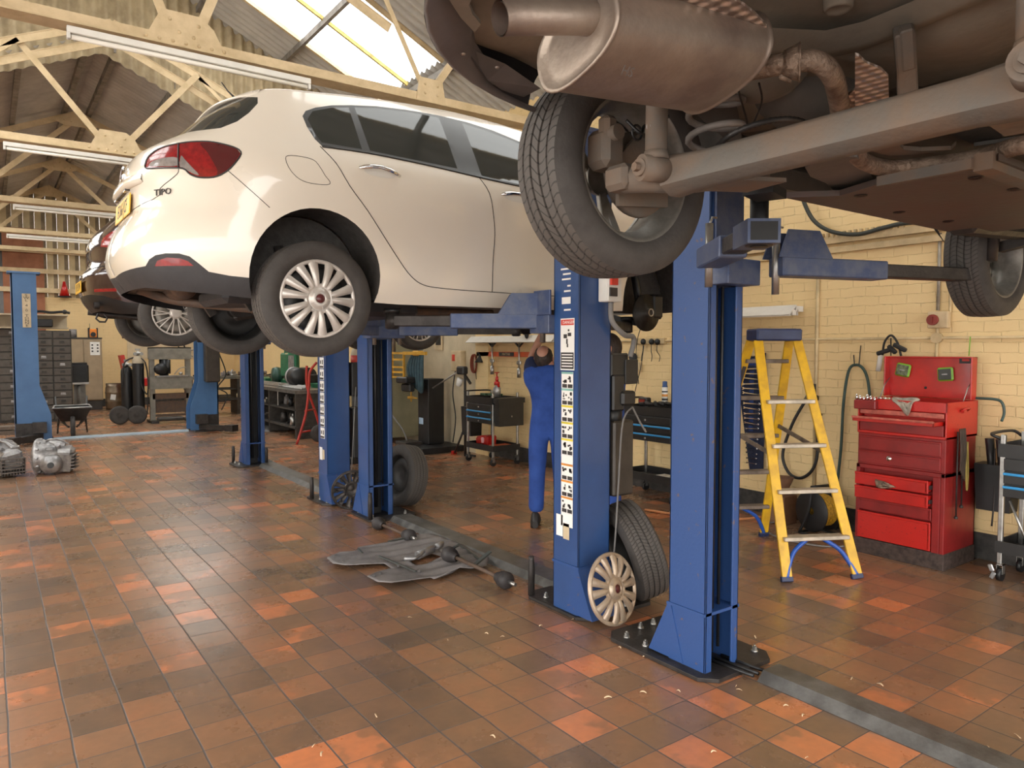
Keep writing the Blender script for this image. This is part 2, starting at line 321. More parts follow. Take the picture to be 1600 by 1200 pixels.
b = MB(); b.bar((SKY0, 9.66, nN(SKY0) - .04), (SKY1, 9.66, nN(SKY1) - .04), .035, .05); struct(b.obj('trim_2', MULL))
WLM = mat('cream_wall_plain', (.66, .50, .28), .7, 0, .15, 2)
b = MB(); b.span((-3.75, 6.5, 0), (-3.45, YB + .3, 3.8)); b.span((-3.75, -6, 3.1), (-3.45, 6.5, 4.9)); struct(b.obj('wall_left', WLM))  # unseen wall; its length and door header are set to cut side light
# purlins
k = 3; PUR = mat('dark_purlin_timber', (.26, .235, .21), .7, 0, .3, 6, .2)
for sgn in (1, -1):
    for dx in (.15, 1.25, 2.42, 3.75):
        x = RX + sgn * dx
        b = MB(); b.span((x - .025, -5, nN(x) - .12), (x + .025, YS, nN(x) - .035)); struct(b.obj('trim_%d' % k, PUR)); k += 1
    for dx in (.18, .95, 1.7, 2.5, 3.3, 4.1):
        x = RX + sgn * dx
        b = MB(); b.span((x - .035, YS, nF(x) - .13), (x + .035, YB, nF(x) - .03)); struct(b.obj('trim_%d' % k, PUR)); k += 1
# vertical corrugated infill where the roof steps down
P = []; n = int(9.9 / .15 * 8)
b = MB()
for i in range(n + 1):
    x = -3.5 + 9.8 * i / n; a = .03 * sin(2 * pi * x / .15); P.append([(x, YS + a, max(nF(x) - .25, 3.6)), (x, YS + a, nN(x) + .05)])
b.grid(P); struct(b.obj('wall_step', CORC, recalc=False))
# gable at the far end: ribbed sheet with dark troughs, timber panel and dark glazing
P = []; b = MB(); x = -3.4
while x < XW:
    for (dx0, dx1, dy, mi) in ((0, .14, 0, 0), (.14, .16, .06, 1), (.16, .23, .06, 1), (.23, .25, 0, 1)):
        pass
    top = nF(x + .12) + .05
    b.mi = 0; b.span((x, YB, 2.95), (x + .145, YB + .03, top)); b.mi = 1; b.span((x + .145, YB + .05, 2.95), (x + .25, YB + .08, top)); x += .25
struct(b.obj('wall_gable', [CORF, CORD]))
b = MB()
for z in (3.12, 3.62, 4.15): b.span((-3.4, YB - .16, z - .06), (XW, YB - .06, z + .06))
struct(b.obj('trim_40', CREAMM))
TERR = mat('terracotta_boarding', (.33, .13, .065), .7, 0, .2, 3)
b = MB(); b.span((.38, YB - .06, 2.0), (1.28, YB - .01, 4.72)); struct(b.obj('trim_41', TERR))
DG = mat('dark_window_glass', (.035, .028, .026), .2, 0, .2, 4)
b = MB(); b.span((-1.6, YB - .05, 2.0), (.38, YB - .01, 4.6)); struct(b.obj('window_3', DG))

# ---------------------------------------------------------------- roof trusses
HCH = 4.1
def rivet(b, x, y, z, s=-1): b.lathe([(.0, .012), (.012, .010), (.016, 0)], c=(0, 0, 0), axis='Y', n=8, M=Matrix.Translation((x, y, z)) @ Matrix.Scale(s, 4, (0, 1, 0)))
def truss(y, f, half, label, style):
    t = thing('roof_truss', label, 'roof truss', (RX, y, 0), group='cream steel roof trusses')
    F = lambda dx: f(RX + dx) - .2
    def angle(nm, p, q, wd=.075, off=0.):
        b = MB(); p = Vector((p[0], off, p[1])); q = Vector((q[0], off, q[1])); d = (q - p).normalized(); nrm = Vector((-d.z, 0, d.x))
        if nrm.z < 0: nrm = -nrm
        b.bar(p, q, wd, .010, up=nrm.cross(d)); b.bar(p + nrm * (wd / 2) + Vector((0, .03, 0)), q + nrm * (wd / 2) + Vector((0, .03, 0)), .010, wd * .9, up=nrm.cross(d)); return b.obj(nm, CREAMM, t)
    # bottom chord: paired angles
    b = MB(); hb = half
    b.span((-4.7, -.05, HCH - .05), (hb, -.04, HCH + .05)); b.span((-4.7, .04, HCH - .05), (hb, .05, HCH + .05)); b.span((-4.7, -.10, HCH - .05), (hb, .10, HCH - .038)); b.obj('bottom_chord', CREAMM, t)
    for s in (1, -1): angle('top_chord', (0, F(0)), (s * min(half + .2, 4.7), F(s * min(half + .2, 4.7))), .09)
    def gus(x, z, pts, nr):
        b = MB(); b.prism(pts, -.012 - .05, -.05, 'XZ')
        for rx, rz in nr: rivet(b, rx, -.062, rz)
        b.obj('gusset_plate', CREAMM, t)
    if style == 'V':
        dx = 1.0; zt = F(dx)
        for s in (1, -1):
            angle('strut', (0.08 * s, HCH + .05), (s * dx, zt), .07, off=-.04 * s)
            angle('tie', (s * dx, zt), (2.3 * s, HCH), .05)
            angle('strut', (2.3 * s, HCH + .03), (s * 3.25, F(3.25)), .06)
        if f is nF or True:
            zb = min(F(0) - .42, HCH + 1.25)
            for s in (1, -1): angle('collar_rafter', (0, zb + .35 * 0 + .22), (s * 1.9, zb + .22 - .44 * 1.9), .09, off=.05)
        gus(0, HCH, [(-.32, HCH - .04), (.32, HCH - .04), (.22, HCH + .16), (.12, HCH + .24), (-.18, HCH + .24)], [(-.12, HCH + .17), (-.05, HCH + .08), (.1, HCH + .16), (.06, HCH + .06)] + [(-.3 + .1 * k, HCH + .0) for k in range(7)])
        for s in (1, -1): gus(0, 0, [(2.3 * s - .17, HCH - .04), (2.3 * s + .17, HCH - .04), (2.3 * s + .13, HCH + .2), (2.3 * s - .13, HCH + .2)], [(2.3 * s - .07, HCH + .14), (2.3 * s + .07, HCH + .14), (2.3 * s - .07, HCH + .05), (2.3 * s + .07, HCH + .05)])
    else:
        for s in (1, -1):
            angle('strut', (0.05 * s, F(0) - .12), (s * 1.55, HCH + .02), .08, off=-.03 * s)
            angle('strut', (s * 1.55, HCH + .02), (s * 2.5, F(2.5)), .06)
        gus(0, 0, [(-.38, F(.38) + .0), (-.2, F(0) - .24), (.2, F(0) - .24), (.38, F(.38)), (0, F(0) + .05)], [(-.2, F(.2) - .06), (.2, F(.2) - .06), (0, F(0) - .05), (-.1, F(0) - .16), (.1, F(0) - .16)])
    return t
truss(6.6, nN, 4.68, 'nearest cream riveted steel roof truss, a long batten light under its lower chord', 'V')
truss(10.6, nF, 4.1, 'cream steel roof truss where the roof steps down, V struts above the white car tail', 'V')
truss(15.0, nF, 4.1, 'middle cream roof truss, third from the camera, hazy with an A of struts', 'A')
truss(18.9, nF, 4.1, 'fourth cream roof truss from the camera, above the drawer cabinets', 'A')
truss(22.2, nF, 4.1, 'farthest cream roof truss, right in front of the ribbed gable', 'A')
# ---------------------------------------------------------------- long batten lights under the chords
TUBEM = mat('fluorescent_tube_unlit', (.85, .82, .74), .3, 0, .02, 4)
def batten(name, loc, length, label, group, axis='X', refl=False):
    t = thing(name, label, 'strip light', loc, 0 if axis == 'X' else pi / 2, group)
    h = length / 2
    b = MB(); b.box((0, 0, 0), (length, .06, .05), bev=.004); b.obj('housing', WHT, t)
    b = MB(); b.cyl((-h + .03, 0, -.048), (h - .03, 0, -.048), .019, n=12); b.obj('tube', TUBEM, t)
    for s in (1, -1): b = MB(); b.box((s * (h - .012), 0, -.03), (.024, .05, .075), bev=.004); b.obj('end_cap', WHT, t)
    return t
for y, xa, xb, lab in ((6.6, .55, 2.42, 'white batten light hung under the nearest roof truss, above the white car'), (10.6, .22, 2.1, 'white batten light under the second truss, left of the white car tail lamp'),
                       (15.0, .42, 2.6, 'white batten light under the third truss, seen above the dark red car'), (18.9, .4, 2.8, 'farthest white batten light, small, level with the dark red car lamp')):
    batten('batten_light', ((xa + xb) / 2, y - .13, HCH - .12), xb - xa, lab, 'batten lights under the roof trusses')
# ================================================================ TWO-POST LIFTS
STK = mat('sticker_white', (.82, .81, .78), .5, 0, .03, 9); STKR = mat('sticker_red', (.65, .05, .03), .5); STKY = mat('sticker_yellow', (.75, .62, .05), .5); STKO = mat('sticker_orange', (.75, .30, .05), .5); STKD = mat('sticker_dark', (.04, .035, .035), .5); STKG = mat('sticker_teal', (.25, .5, .45), .5); STKB = mat('sticker_buff', (.62, .50, .33), .6)
LGREY = mat('channel_cover_steel', (.095, .09, .084), .42, .5, .3, 8, .15, 50, col2=(.19, .185, .175))
def column(lift, x, y, s, h=2.86, W=.25, D=.235, paint=BLUE, worn=False):
    """C-section post. Open side looks along s*Y; x,y = middle of the column."""
    y0 = y - s * D / 2; y1 = y + s * D / 2; xa, xb = x - W / 2, x + W / 2; t = .012
    b = MB(); b.span((xa, y0, 0), (xb, y0 + s * t, h)); b.span((xa, y0, 0), (xa + t, y1, h)); b.span((xb - t, y0, 0), (xb, y1, h)); b.span((xa, y1 - s * t, 0), (xa + .05, y1, h)); b.span((xb - .05, y1 - s * t, 0), (xb, y1, h))
    b.span((xa - .004, y0 - s * .004, h - .02), (xb + .004, y1, h + .012))
    p = b.obj('post', paint, lift, bev=.004)
    b = MB(); b.span((xa + .06, y0 + s * .03, .02), (xb - .06, y0 + s * .10, h - .05)); b.cyl((x - .03, y1 - s * .05, .1), (x - .03, y1 - s * .05, h - .1), .018, n=10); b.cyl((x + .045, y1 - s * .06, .1), (x + .045, y1 - s * .06, h - .1), .008, n=8); b.obj('track', BLK, p)
    # flared foot at the back and gusset
    b = MB()
    for xx in (xa - .006, xb - .006): b.prism([(y0 - s * .13, .03), (y0 + s * .10, .03), (y0 + s * .02, .30), (y0 - s * .004, .30)], xx, xx + .012, 'YZ')
    P = [[(xa - .004, y0 - s * .13, .03), (xb + .004, y0 - s * .13, .03)], [(xa - .004, y0 - s * .006, .30), (xb + .004, y0 - s * .006, .30)]]; b.grid(P); b.span((xa - .008, y0 - s * .008, .30), (xb + .008, y1, .315))
    b.obj('foot', BLUEW, p, recalc=True)
    return p
def plate(lift, x0, x1, y0, y1, bolts):
    b = MB(); cx, cy = (x0 + x1) / 2, (y0 + y1) / 2; c = .07
    b.prism([(x0 + c, y0), (x1 - c, y0), (x1, y0 + c), (x1, y1 - c), (x1 - c, y1), (x0 + c, y1), (x0, y1 - c), (x0, y0 + c)], 0.001, .022, 'XY'); o = b.obj('base_plate', DKS, lift, bev=.003)
    for (bx, by) in bolts:
        b = MB(); b.cyl((bx, by, .02), (bx, by, .032), .018, n=10); b.cyl((bx, by, .032), (bx, by, .05), .013, n=6, sm=False); b.cyl((bx, by, .05), (bx, by, .058), .006, n=8); b.obj('anchor_bolt', STEEL, o)
def arm(lift, pivot, tip, z, pad_h=.1, w=.10, split=.55, pin=True, mt=None, padr=.05, brk=True):
    """telescopic arm, pad and pin; pivot/tip in lift space (x,y)"""
    mt = mt or ARMB
    px, py = pivot; tx, ty = tip; d = Vector((tx - px, ty - py, 0)); m_ = (px + d.x * split, py + d.y * split)
    b = MB(); b.bar((px, py, z), (m_[0], m_[1], z), w, .09, bev=.006)
    o = b.obj('arm', mt, lift)
    # side gusset by the pivot
    n = d.normalized(); q = Matrix((n, Vector((-n.y, n.x, 0)), Vector((0, 0, 1)))).transposed().to_4x4(); q.translation = (px, py, z)
    b = MB()
    if brk: b.prism([(-.03, .04), (.28, .04), (.20, .17), (.02, .17)], -w / 2 - .008, -w / 2, 'XZ', M=q); b.prism([(-.03, .04), (.28, .04), (.20, .17), (.02, .17)], w / 2, w / 2 + .008, 'XZ', M=q); b.obj('pivot_bracket', mt, o)
    else: b.bm.free()
    b = MB(); b.bar((m_[0] - n.x * .1, m_[1] - n.y * .1, z), (tx, ty, z), w * .78, .065, bev=.005); b.cyl((tx, ty, z - .045), (tx, ty, z + .045), w * .42, n=20); b.obj('extension', DKS, o)
    b = MB(); b.cyl((tx, ty, z - .05), (tx, ty, z + pad_h - .03), .032, n=18); b.cyl((tx, ty, z + pad_h - .03), (tx, ty, z + pad_h), padr, padr * 1.08, n=20); b.obj('lifting_pad', BLK, o)
    if pin: b = MB(); b.cyl((px, py, z - .13), (px, py, z + .16), .018, n=12); b.tube([(px, py, z + .15), (px + .02, py, z + .19), (px + .05, py, z + .19)], .006, 6); b.obj('pivot_pin', STEEL, o)
    return o
def carriage(lift, x, y, s, z, slim=False):
    b = MB()
    if slim: b.span((x - .12, y + s * .09, z - .10), (x + .12, y + s * .22, z + .02)); b.span((x - .10, y - s * .02, z - .1), (x + .10, y + s * .13, z + .4)); return b.obj('carriage', ARMB, lift, bev=.005)
    b = MB(); b.span((x - .17, y + s * .11, z - .09), (x + .17, y + s * .30, z + .02)); b.span((x - .17, y + s * .10, z + .02), (x - .155, y + s * .26, z + .17)); b.span((x + .155, y + s * .10, z + .02), (x + .17, y + s * .26, z + .17)); b.span((x - .10, y - s * .02, z - .1), (x + .10, y + s * .13, z + .5))
    return b.obj('carriage', ARMB, lift, bev=.005)
def channel(lift, x, y0, y1, w=.2):
    b = MB(); h = .045
    b.prism([(x - w / 2, 0.001), (x - w / 2 + .045, h), (x + w / 2 - .03, h), (x + w / 2, 0.001)], y0, y1, 'XZ'); return b.obj('floor_channel', LGREY, lift)
G_L = 'blue two-post vehicle lifts'
# --- lift A: near post (its partner stands off to the right of the view)
LA = thing('two_post_lift', 'nearest blue two-post lift, chipped paint, holding up the dark car with the underside in view', 'car lift', (0, 0, 0), group=G_L)
pa = column(LA, 2.905, 2.315, -1, paint=BLUEW); plate(LA, 2.72, 3.26, 2.12, 2.86, [(2.79, 2.74), (2.79, 2.6), (3.05, 2.79), (2.80, 2.22), (3.2, 2.22), (2.95, 2.79), (3.2, 2.6)])
column(LA, 2.905, -.44, 1, paint=BLUEW); plate(LA, 2.72, 3.26, -1.0, -.26, [])
channel(LA, 3.06, -.3, 2.1)
b = MB()
for dx in (-.06, -.02, .03): b.tube([(2.98 + dx, 2.28, .03), (3.0 + dx, 2.15, .025), (3.02 + dx, 2.05, .02)], .009, 6)
b.obj('hydraulic_hose', BLK, LA)
carriage(LA, 2.905, 2.315, -1, 2.0, True)
ar_ = arm(LA, (2.70, 2.14), (2.25, 1.55), 2.01, .17, w=.115, split=.55, mt=ARMB, brk=False)
arm(LA, (3.05, 2.03), (4.25, 1.66), 1.985, .20, w=.11, split=.5)
b = MB(); e_ = Vector((-.606, -.795, 0)); c_ = Vector((2.25, 1.55, 2.01)) + e_ * .06; b.bar(c_ - e_ * .19, c_, .115, .085); o_ = b.obj('arm_end', ARMB, ar_); b = MB(); b.bar(c_ - e_ * .02, c_ + e_ * .001, .095, .065); b.obj('arm_end_shade', BLK, o_)  # solid black block paints the shade of a hollow tube end
carriage(LA, 2.905, -.44, 1, 2.0)
arm(LA, (2.8, -.16), (2.3, .35), 2.0, .19, w=.11)
arm(LA, (3.05, -.16), (4.2, .3), 2.0, .19, w=.11)
# --- lift B: white car
LB = thing('two_post_lift', 'blue two-post lift holding up the white hatchback, instruction stickers down its near post', 'car lift', (0, 0, 0), group=G_L)
pb = column(LB, 2.905, 3.25, 1); plate(LB, 2.76, 3.38, 3.06, 3.66, [(2.82, 3.14), (2.82, 3.3), (2.83, 3.5), (3.12, 3.1), (3.3, 3.12)])
pb2 = column(LB, 2.975, 6.37, -1); plate(LB, 2.8, 3.3, 6.1, 6.62, [(2.86, 6.5), (2.86, 6.2), (3.2, 6.2)])
channel(LB, 3.1, 3.66, 6.1, .24)
for (xx, yy) in ((2.79, 3.6), (2.82, 6.16)):
    b = MB(); b.lathe([(0, .02), (.022, .02), (.022, .19), (.018, .25), (.018, .27), (0, .27)], c=(xx, yy, 0), n=14); b.obj('bollard_pin', DKS, LB)
zc = 1.78
carriage(LB, 2.905, 3.25, 1, zc - .0)
arm(LB, (2.8, 3.50), (2.0, 3.96), zc - .015, .075, w=.10, split=.62)
arm(LB, (3.02, 3.50), (4.0, 3.98), zc - .015, .075, w=.10)
carriage(LB, 2.975, 6.37, -1, zc - .0)
arm(LB, (2.85, 6.1), (2.05, 5.52), zc - .02, .08, w=.10, split=.5); arm(LB, (3.1, 6.1), (4.0, 5.5), zc - .02, .08, w=.10, split=.5)
# stickers on the near post, on the face that looks along -X
XF = 2.905 - .125 - .0042
def sticker(y0, y1, z0, z1, m, nm='sticker', par=pb, x=XF, th=.0016):
    b = MB(); b.span((x - th, y0, z0), (x, y1, z1)); return b.obj(nm, m, par)
yS = 3.285; yE = 3.175      # left and right edge as seen
st = sticker(yE - .005, yS + .01, 1.47, 1.775, STK, 'warning_sign')
b = MB(); b.span((XF - .003, yE, 1.735), (XF - .0017, yS + .005, 1.768)); b.obj('red_band', STKR, st)
text('danger_word', 'DANGER', .026, STK, st, (XF - .0035, (yS + yE) / 2 - .008, 1.751), (pi / 2, 0, -pi / 2), .0003)
b = MB(); b.span((XF - .003, yE, 1.478), (XF - .0017, yS + .005, 1.575)); b.obj('text_panel', STKD, st)
for k in range(5): b = MB(); b.span((XF - .0042, yE + .008, 1.49 + k * .017), (XF - .003, yS - .004, 1.497 + k * .017)); b.obj('text_line', STK, st)
b = MB()
for q in ((-.02, .02, .03, .024), (.018, .03, .03, .02), (-.005, -.01, .012, .03), (0.01, .055, .012, .012), (0, -.035, .01, .02)): b.box((XF - .003, (yS + yE) / 2 - q[0], 1.65 + q[1]), (.002, q[2], q[3]))
b.obj('pictogram', STKD, st)
zt = 1.46
random.seed(5)
for k, c in enumerate((STKG, STKG, STKY, STKY, STKY, STK, STKO, STKO, STKO)):
    hh = .098 if c is not STK else .05
    st = sticker(yE + .004, yS, zt - hh, zt, STK, 'instruction_sticker')
    b = MB(); b.span((XF - .0026, yE + .004, zt - .012), (XF - .0016, yS, zt)); b.obj('colour_band', c, st)
    if c is not STK:
        b = MB()
        for j in (0, 1):
            yc = yE + .03 + j * .05; b.span((XF - .003, yc - .021, zt - hh + .004), (XF - .0016, yc + .021, zt - hh + .026))
            for q in range(4): b.box((XF - .0025, yc + random.uniform(-.014, .014), zt - .045 + random.uniform(-.018, .018)), (.002, random.uniform(.006, .02), random.uniform(.006, .02)))
        b.obj('pictogram', STKD, st)
    zt -= hh + .001
sticker(yE + .004, yS, zt - .08, zt, STK, 'instruction_sticker')
sticker(3.27, 3.33, .47, .6, STK, 'label_sheet'); sticker(3.21, 3.265, .46, .555, STKB, 'label_sheet')
# faded white lettering near the top of the post face
for k, (zz, ln) in enumerate(((2.06, .09), (2.03, .07), (2.0, .08), (1.96, .03), (1.93, .06), (1.89, .08), (1.86, .08), (1.82, .06))): sticker(3.205, 3.205 + ln, zz, zz + .010 + .02 * (k == 6), STK, 'worn_lettering')
# control box, conduit, pump unit and hoses on the back of the near post
yb = 3.1325
b = MB(); b.span((2.92, yb - .09, 1.87), (3.03, yb - .003, 2.05), bev=.006); cb = b.obj('control_box', WHT, LB)
b = MB(); b.span((2.935, yb - .105, 1.965), (2.985, yb - .088, 2.035)); b.obj('red_switch', STKR, cb)
b = MB(); b.span((2.93, yb - .1, 1.9), (2.985, yb - .088, 1.95)); b.obj('rating_plate', STKD, cb)
GREYT = mat('grey_conduit', (.20, .19, .18), .6)
b = MB(); b.tube(bez([(2.98, yb - .05, 1.87), (2.99, yb - .05, 1.76), (3.08, yb - .06, 1.68), (3.16, yb - .05, 1.67), (3.18, yb - .04, 1.63), (3.17, yb - .02, 1.55)], 6), .016, 10); b.obj('conduit', GREYT, LB)
b = MB(); b.span((3.04, 3.14, 1.42), (3.19, 3.33, 1.57), bev=.01); b.span((3.04, 3.12, 1.22), (3.14, 3.3, 1.44), bev=.01); b.span((3.10, 3.10, 1.25), (3.22, 3.2, 1.34), bev=.015); b.cyl((3.11, 3.2, 1.12), (3.11, 3.2, 1.25), .06, n=20); b.obj('pump_motor', BLK, LB)
b = MB(); b.span((3.15, 3.13, 1.38), (3.26, 3.17, 1.53), bev=.004); pbx = b.obj('capacitor_box', BLK, LB)
DBRN = mat('dark_brown_tank', (.05, .042, .035), .45, .2, .2, 8)
b = MB(); b.span((3.05, 3.12, .70), (3.22, 3.30, 1.16), bev=.012); b.obj('oil_tank', DBRN, LB)
b = MB(); b.tube(bez([(3.2, 3.12, 1.24), (3.1, 3.1, 1.15), (3.05, 3.08, .8), (3.04, 3.1, .4), (3.02, 3.12, .15)], 6), .006, 6); b.tube(bez([(3.2, 3.12, 1.24), (3.26, 3.11, 1.14), (3.3, 3.1, 1.08)], 5), .006, 6); b.obj('oil_hose', GREYT, LB)
for L_, lo, hi in ((LA, 1.2, 2.95), (LB, 0, 4.2)):
    for o in ALLCH(L_):
        if o.name.startswith('floor_channel') or o.type != 'MESH': continue
        my = sum(v.co.y for v in o.data.vertices) / max(1, len(o.data.vertices))
        if lo < my < hi: o.location.y += .07
# --- lift C: dark red car
LC = thing('two_post_lift', 'blue two-post lift behind the white car wheels, carrying the dark red car', 'car lift', (0, 0, 0), group=G_L)
pc = column(LC, 2.90, 7.2, 1); plate(LC, 2.72, 3.3, 7.03, 7.6, [(2.78, 7.1), (2.78, 7.3), (3.1, 7.07)])
column(LC, 2.93, 10.17, -1); plate(LC, 2.66, 3.2, 9.95, 10.45, [(2.72, 10.3), (2.72, 10.1)])
for (xx, yy) in ((2.72, 7.38), (2.72, 10.38), (3.05, 9.98)): b = MB(); b.lathe([(0, .02), (.022, .02), (.022, .19), (.018, .25), (0, .25)], c=(xx, yy, 0), n=12); b.obj('bollard_pin', DKS, LC)
channel(LC, 3.05, 7.6, 9.95, .24)
carriage(LC, 2.9, 7.2, 1, 1.74); carriage(LC, 2.93, 10.17, -1, 1.74)
arm(LC, (2.8, 7.47), (2.1, 7.95), 1.72, .09); arm(LC, (3.02, 7.47), (3.9, 7.95), 1.72, .09); arm(LC, (2.8, 9.9), (2.1, 9.4), 1.72, .09); arm(LC, (3.02, 9.9), (3.9, 9.4), 1.72, .09)
xq = 2.90 - .125 - .0042; zt = 1.75
for k in range(9): sticker(7.13, 7.24, zt - .115, zt - .005, STK, 'instruction_sticker', pc, xq); b = MB(); b.span((xq - .003, 7.14, zt - .11), (xq - .0016, 7.235, zt - .09)); b.span((xq - .003, 7.15, zt - .075), (xq - .0016, 7.175, zt - .03)); b.span((xq - .003, 7.2, zt - .07), (xq - .0016, 7.225, zt - .035)); b.obj('pictogram', STKD, pc); zt -= .12
sticker(7.2, 7.27, .45, .58, STK, 'label_sheet', pc, xq); sticker(7.14, 7.19, .46, .56, STKB, 'label_sheet', pc, xq)
b = MB(); b.tube([(3.08, 7.05, 1.2), (3.0, 7.0, .3)], .005, 5); b.obj('cable', GREYT, LC)
b = MB(); b.span((3.06, 7.1, 1.1), (3.2, 7.28, 1.45), bev=.01); b.span((3.07, 7.1, .45), (3.19, 7.26, .98), bev=.01); b.obj('pump_motor', BLK, LC)
# --- lift D: far lift, turned the other way, arms folded on the floor
LD = thing('two_post_lift', 'pale blue empty two-post lift at the far end, capacity plate on its left post', 'car lift', (0, 0, 0), group=G_L)
BLUEF = mat('faded_blue_paint', (.055, .15, .33), .45, 0, .1, 3)
def fcol(x, s):
    b = MB(); w = .36; y0, y1 = 14.85, 15.2; x0, x1 = x - .18, x + .18
    b.span((x0, y0, .02), (x1, y0 + .02, 2.86)); b.span((x0, y1 - .02, .02), (x1, y1, 2.86)); xb = x0 if s > 0 else x1 - .02; b.span((xb, y0, .02), (xb + .02, y1, 2.86)); b.span((x0 - .05, y0 - .02, 2.86), (x1 + .06, y1, 2.89))
    p = b.obj('post', BLUEF, LD)
    b = MB(); e = x1 if s > 0 else x0
    for yy in (y0 - .004, y1 - .012): b.prism([(e - s * .01, 1.0), (e + s * .16, .45), (e + s * .16, .03), (e - s * .01, .03)], yy, yy + .016, 'XZ')
    b.obj('foot_gusset', BLUEF, p)
    b = MB(); b.span((x0 - .1, 14.7, 0.002), (x1 + .2, 15.35, .03)); b.span((x0, y0 - .006, .03), (x1, y0, .32)); b.obj('base_plate', DKS, LD)
    b = MB(); xx = e - s * .02
    b.bar((xx, 14.78, .10), (xx - s * .35, 14.25, .10), .12, .09); b.bar((xx - s * .35, 14.25, .1), (xx - s * .45, 14.1, .1), .16, .12); b.span((xx - .1, 14.66, .16), (xx + .1, 14.8, .34)); b.obj('folded_arm', DKS, LD)
    return p
pl = fcol(.53, 1); pr = fcol(3.45, -1)
b = MB(); b.span((.9, 14.95, 0.001), (3.1, 15.08, .035)); b.obj('floor_channel', mat('pale_blue_steel', (.45, .58, .68), .4, .2, .1, 4), LD)
b = MB(); b.span((.50, 14.838, 1.95), (.62, 14.848, 2.52)); sg = b.obj('capacity_plate', STKB, LD)
b = MB(); 
for k, ch in enumerate('SWL 4.0 TONNE'):
    if ch != ' ': text('plate_letter', ch, .055, STKD, sg, (.56, 14.834, 2.49 - k * .0425), (pi / 2, 0, 0), .001, sx=1.5)
b.bm.free()
b = MB(); b.span((3.36, 14.62, .95), (3.62, 14.83, 1.75), bev=.02); b.span((3.38, 14.6, 1.75), (3.6, 14.83, 2.05), bev=.03); b.cyl((3.5, 14.7, 2.0), (3.5, 14.7, 2.3), .09, n=18); b.obj('pump_unit', DBRN, LD)
b = MB(); b.tube(bez([(3.62, 14.7, 1.5), (3.74, 14.7, 1.1), (3.6, 14.72, .85), (3.76, 14.7, .7), (3.66, 14.75, .4)], 6), .012, 6); b.obj('oil_hose', BLK, LD)
# ================================================================ CAR BODY SURFACES
def lerp(tab, x):
    if x <= tab[0][0]: return tab[0][1]
    for (a, fa), (b, fb) in zip(tab, tab[1:]):
        if x <= b: t = (x - a) / (b - a); return fa + (fb - fa) * t
    return tab[-1][1]
def slerp_(tab, x):     # smooth (cubic Hermite, monotone enough)
    n = len(tab)
    if x <= tab[0][0]: return tab[0][1]
    if x >= tab[-1][0]: return tab[-1][1]
    for i in range(n - 1):
        if x <= tab[i + 1][0]:
            (a, fa), (b, fb) = tab[i], tab[i + 1]; h = b - a; t = (x - a) / h
            def sl(j):
                if j == 0 or j == n - 1:
                    k = min(j, n - 2); return (tab[k + 1][1] - tab[k][1]) / (tab[k + 1][0] - tab[k][0])
                d0 = (tab[j][1] - tab[j - 1][1]) / (tab[j][0] - tab[j - 1][0]); d1 = (tab[j + 1][1] - tab[j][1]) / (tab[j + 1][0] - tab[j][0])
                return 0 if d0 * d1 <= 0 else 2 * d0 * d1 / (d0 + d1)
            m0, m1 = sl(i) * h, sl(i + 1) * h
            return (2 * t ** 3 - 3 * t * t + 1) * fa + (t ** 3 - 2 * t * t + t) * m0 + (-2 * t ** 3 + 3 * t * t) * fb + (t ** 3 - t * t) * m1
class Body:
    """half shell of a car: (s, z) -> point; s 0..1 rear corner, then straight side, last unit front corner"""
    def __init__(k, L, rear, front, width, top, x0, x1, nr=3.0, nf=2.6, wx=None):
        k.L, k.rear, k.front, k.width, k.top, k.x0, k.x1, k.nr, k.nf, k.wx = L, rear, front, width, top, x0, x1, nr, nf, wx or [(0, 1), (L, 1)]
        k.S = 1 + (x1 - x0) + 1
    def P(k, s, z, off=0.):
        W = slerp_(k.width, z)
        if s <= 1:
            a = s * math.pi / 2; c, d = math.cos(a), math.sin(a); n = k.nr; r = (c ** n + d ** n) ** (-1 / n) if 0 < s < 1 else 1
            xr = slerp_(k.rear, z); x = k.x0 - (k.x0 - xr) * r * c; y = W * r * d
        elif s <= k.S - 1: x = k.x0 + (s - 1); y = W
        else:
            a = (k.S - s) * math.pi / 2; c, d = math.cos(a), math.sin(a); n = k.nf; r = (c ** n + d ** n) ** (-1 / n) if 0 < a < 1.5707 else 1
            xf = slerp_(k.front, z); x = k.x1 + (xf - k.x1) * r * c; y = W * r * d
        y *= slerp_(k.wx, x)
        if off:
            e = 2e-3; s0 = min(max(s, e), k.S - e); p0 = k.P(s0 - e, z); p1 = k.P(s0 + e, z); q0 = k.P(s0, z - e); q1 = k.P(s0, z + e)
            u = [p1[i] - p0[i] for i in range(3)]; v = [q1[i] - q0[i] for i in range(3)]
            nn = (u[1] * v[2] - u[2] * v[1], u[2] * v[0] - u[0] * v[2], u[0] * v[1] - u[1] * v[0]); l = math.sqrt(sum(t * t for t in nn)) or 1
            if nn[1] * 1.0 + (nn[0] * (-1 if s < 1 else 1)) * .5 < 0: l = -l
            return (x + nn[0] / l * off, y + nn[1] / l * off, z + nn[2] / l * off)
        return (x, y, z)
    def sx(k, x): return 1 + x - k.x0
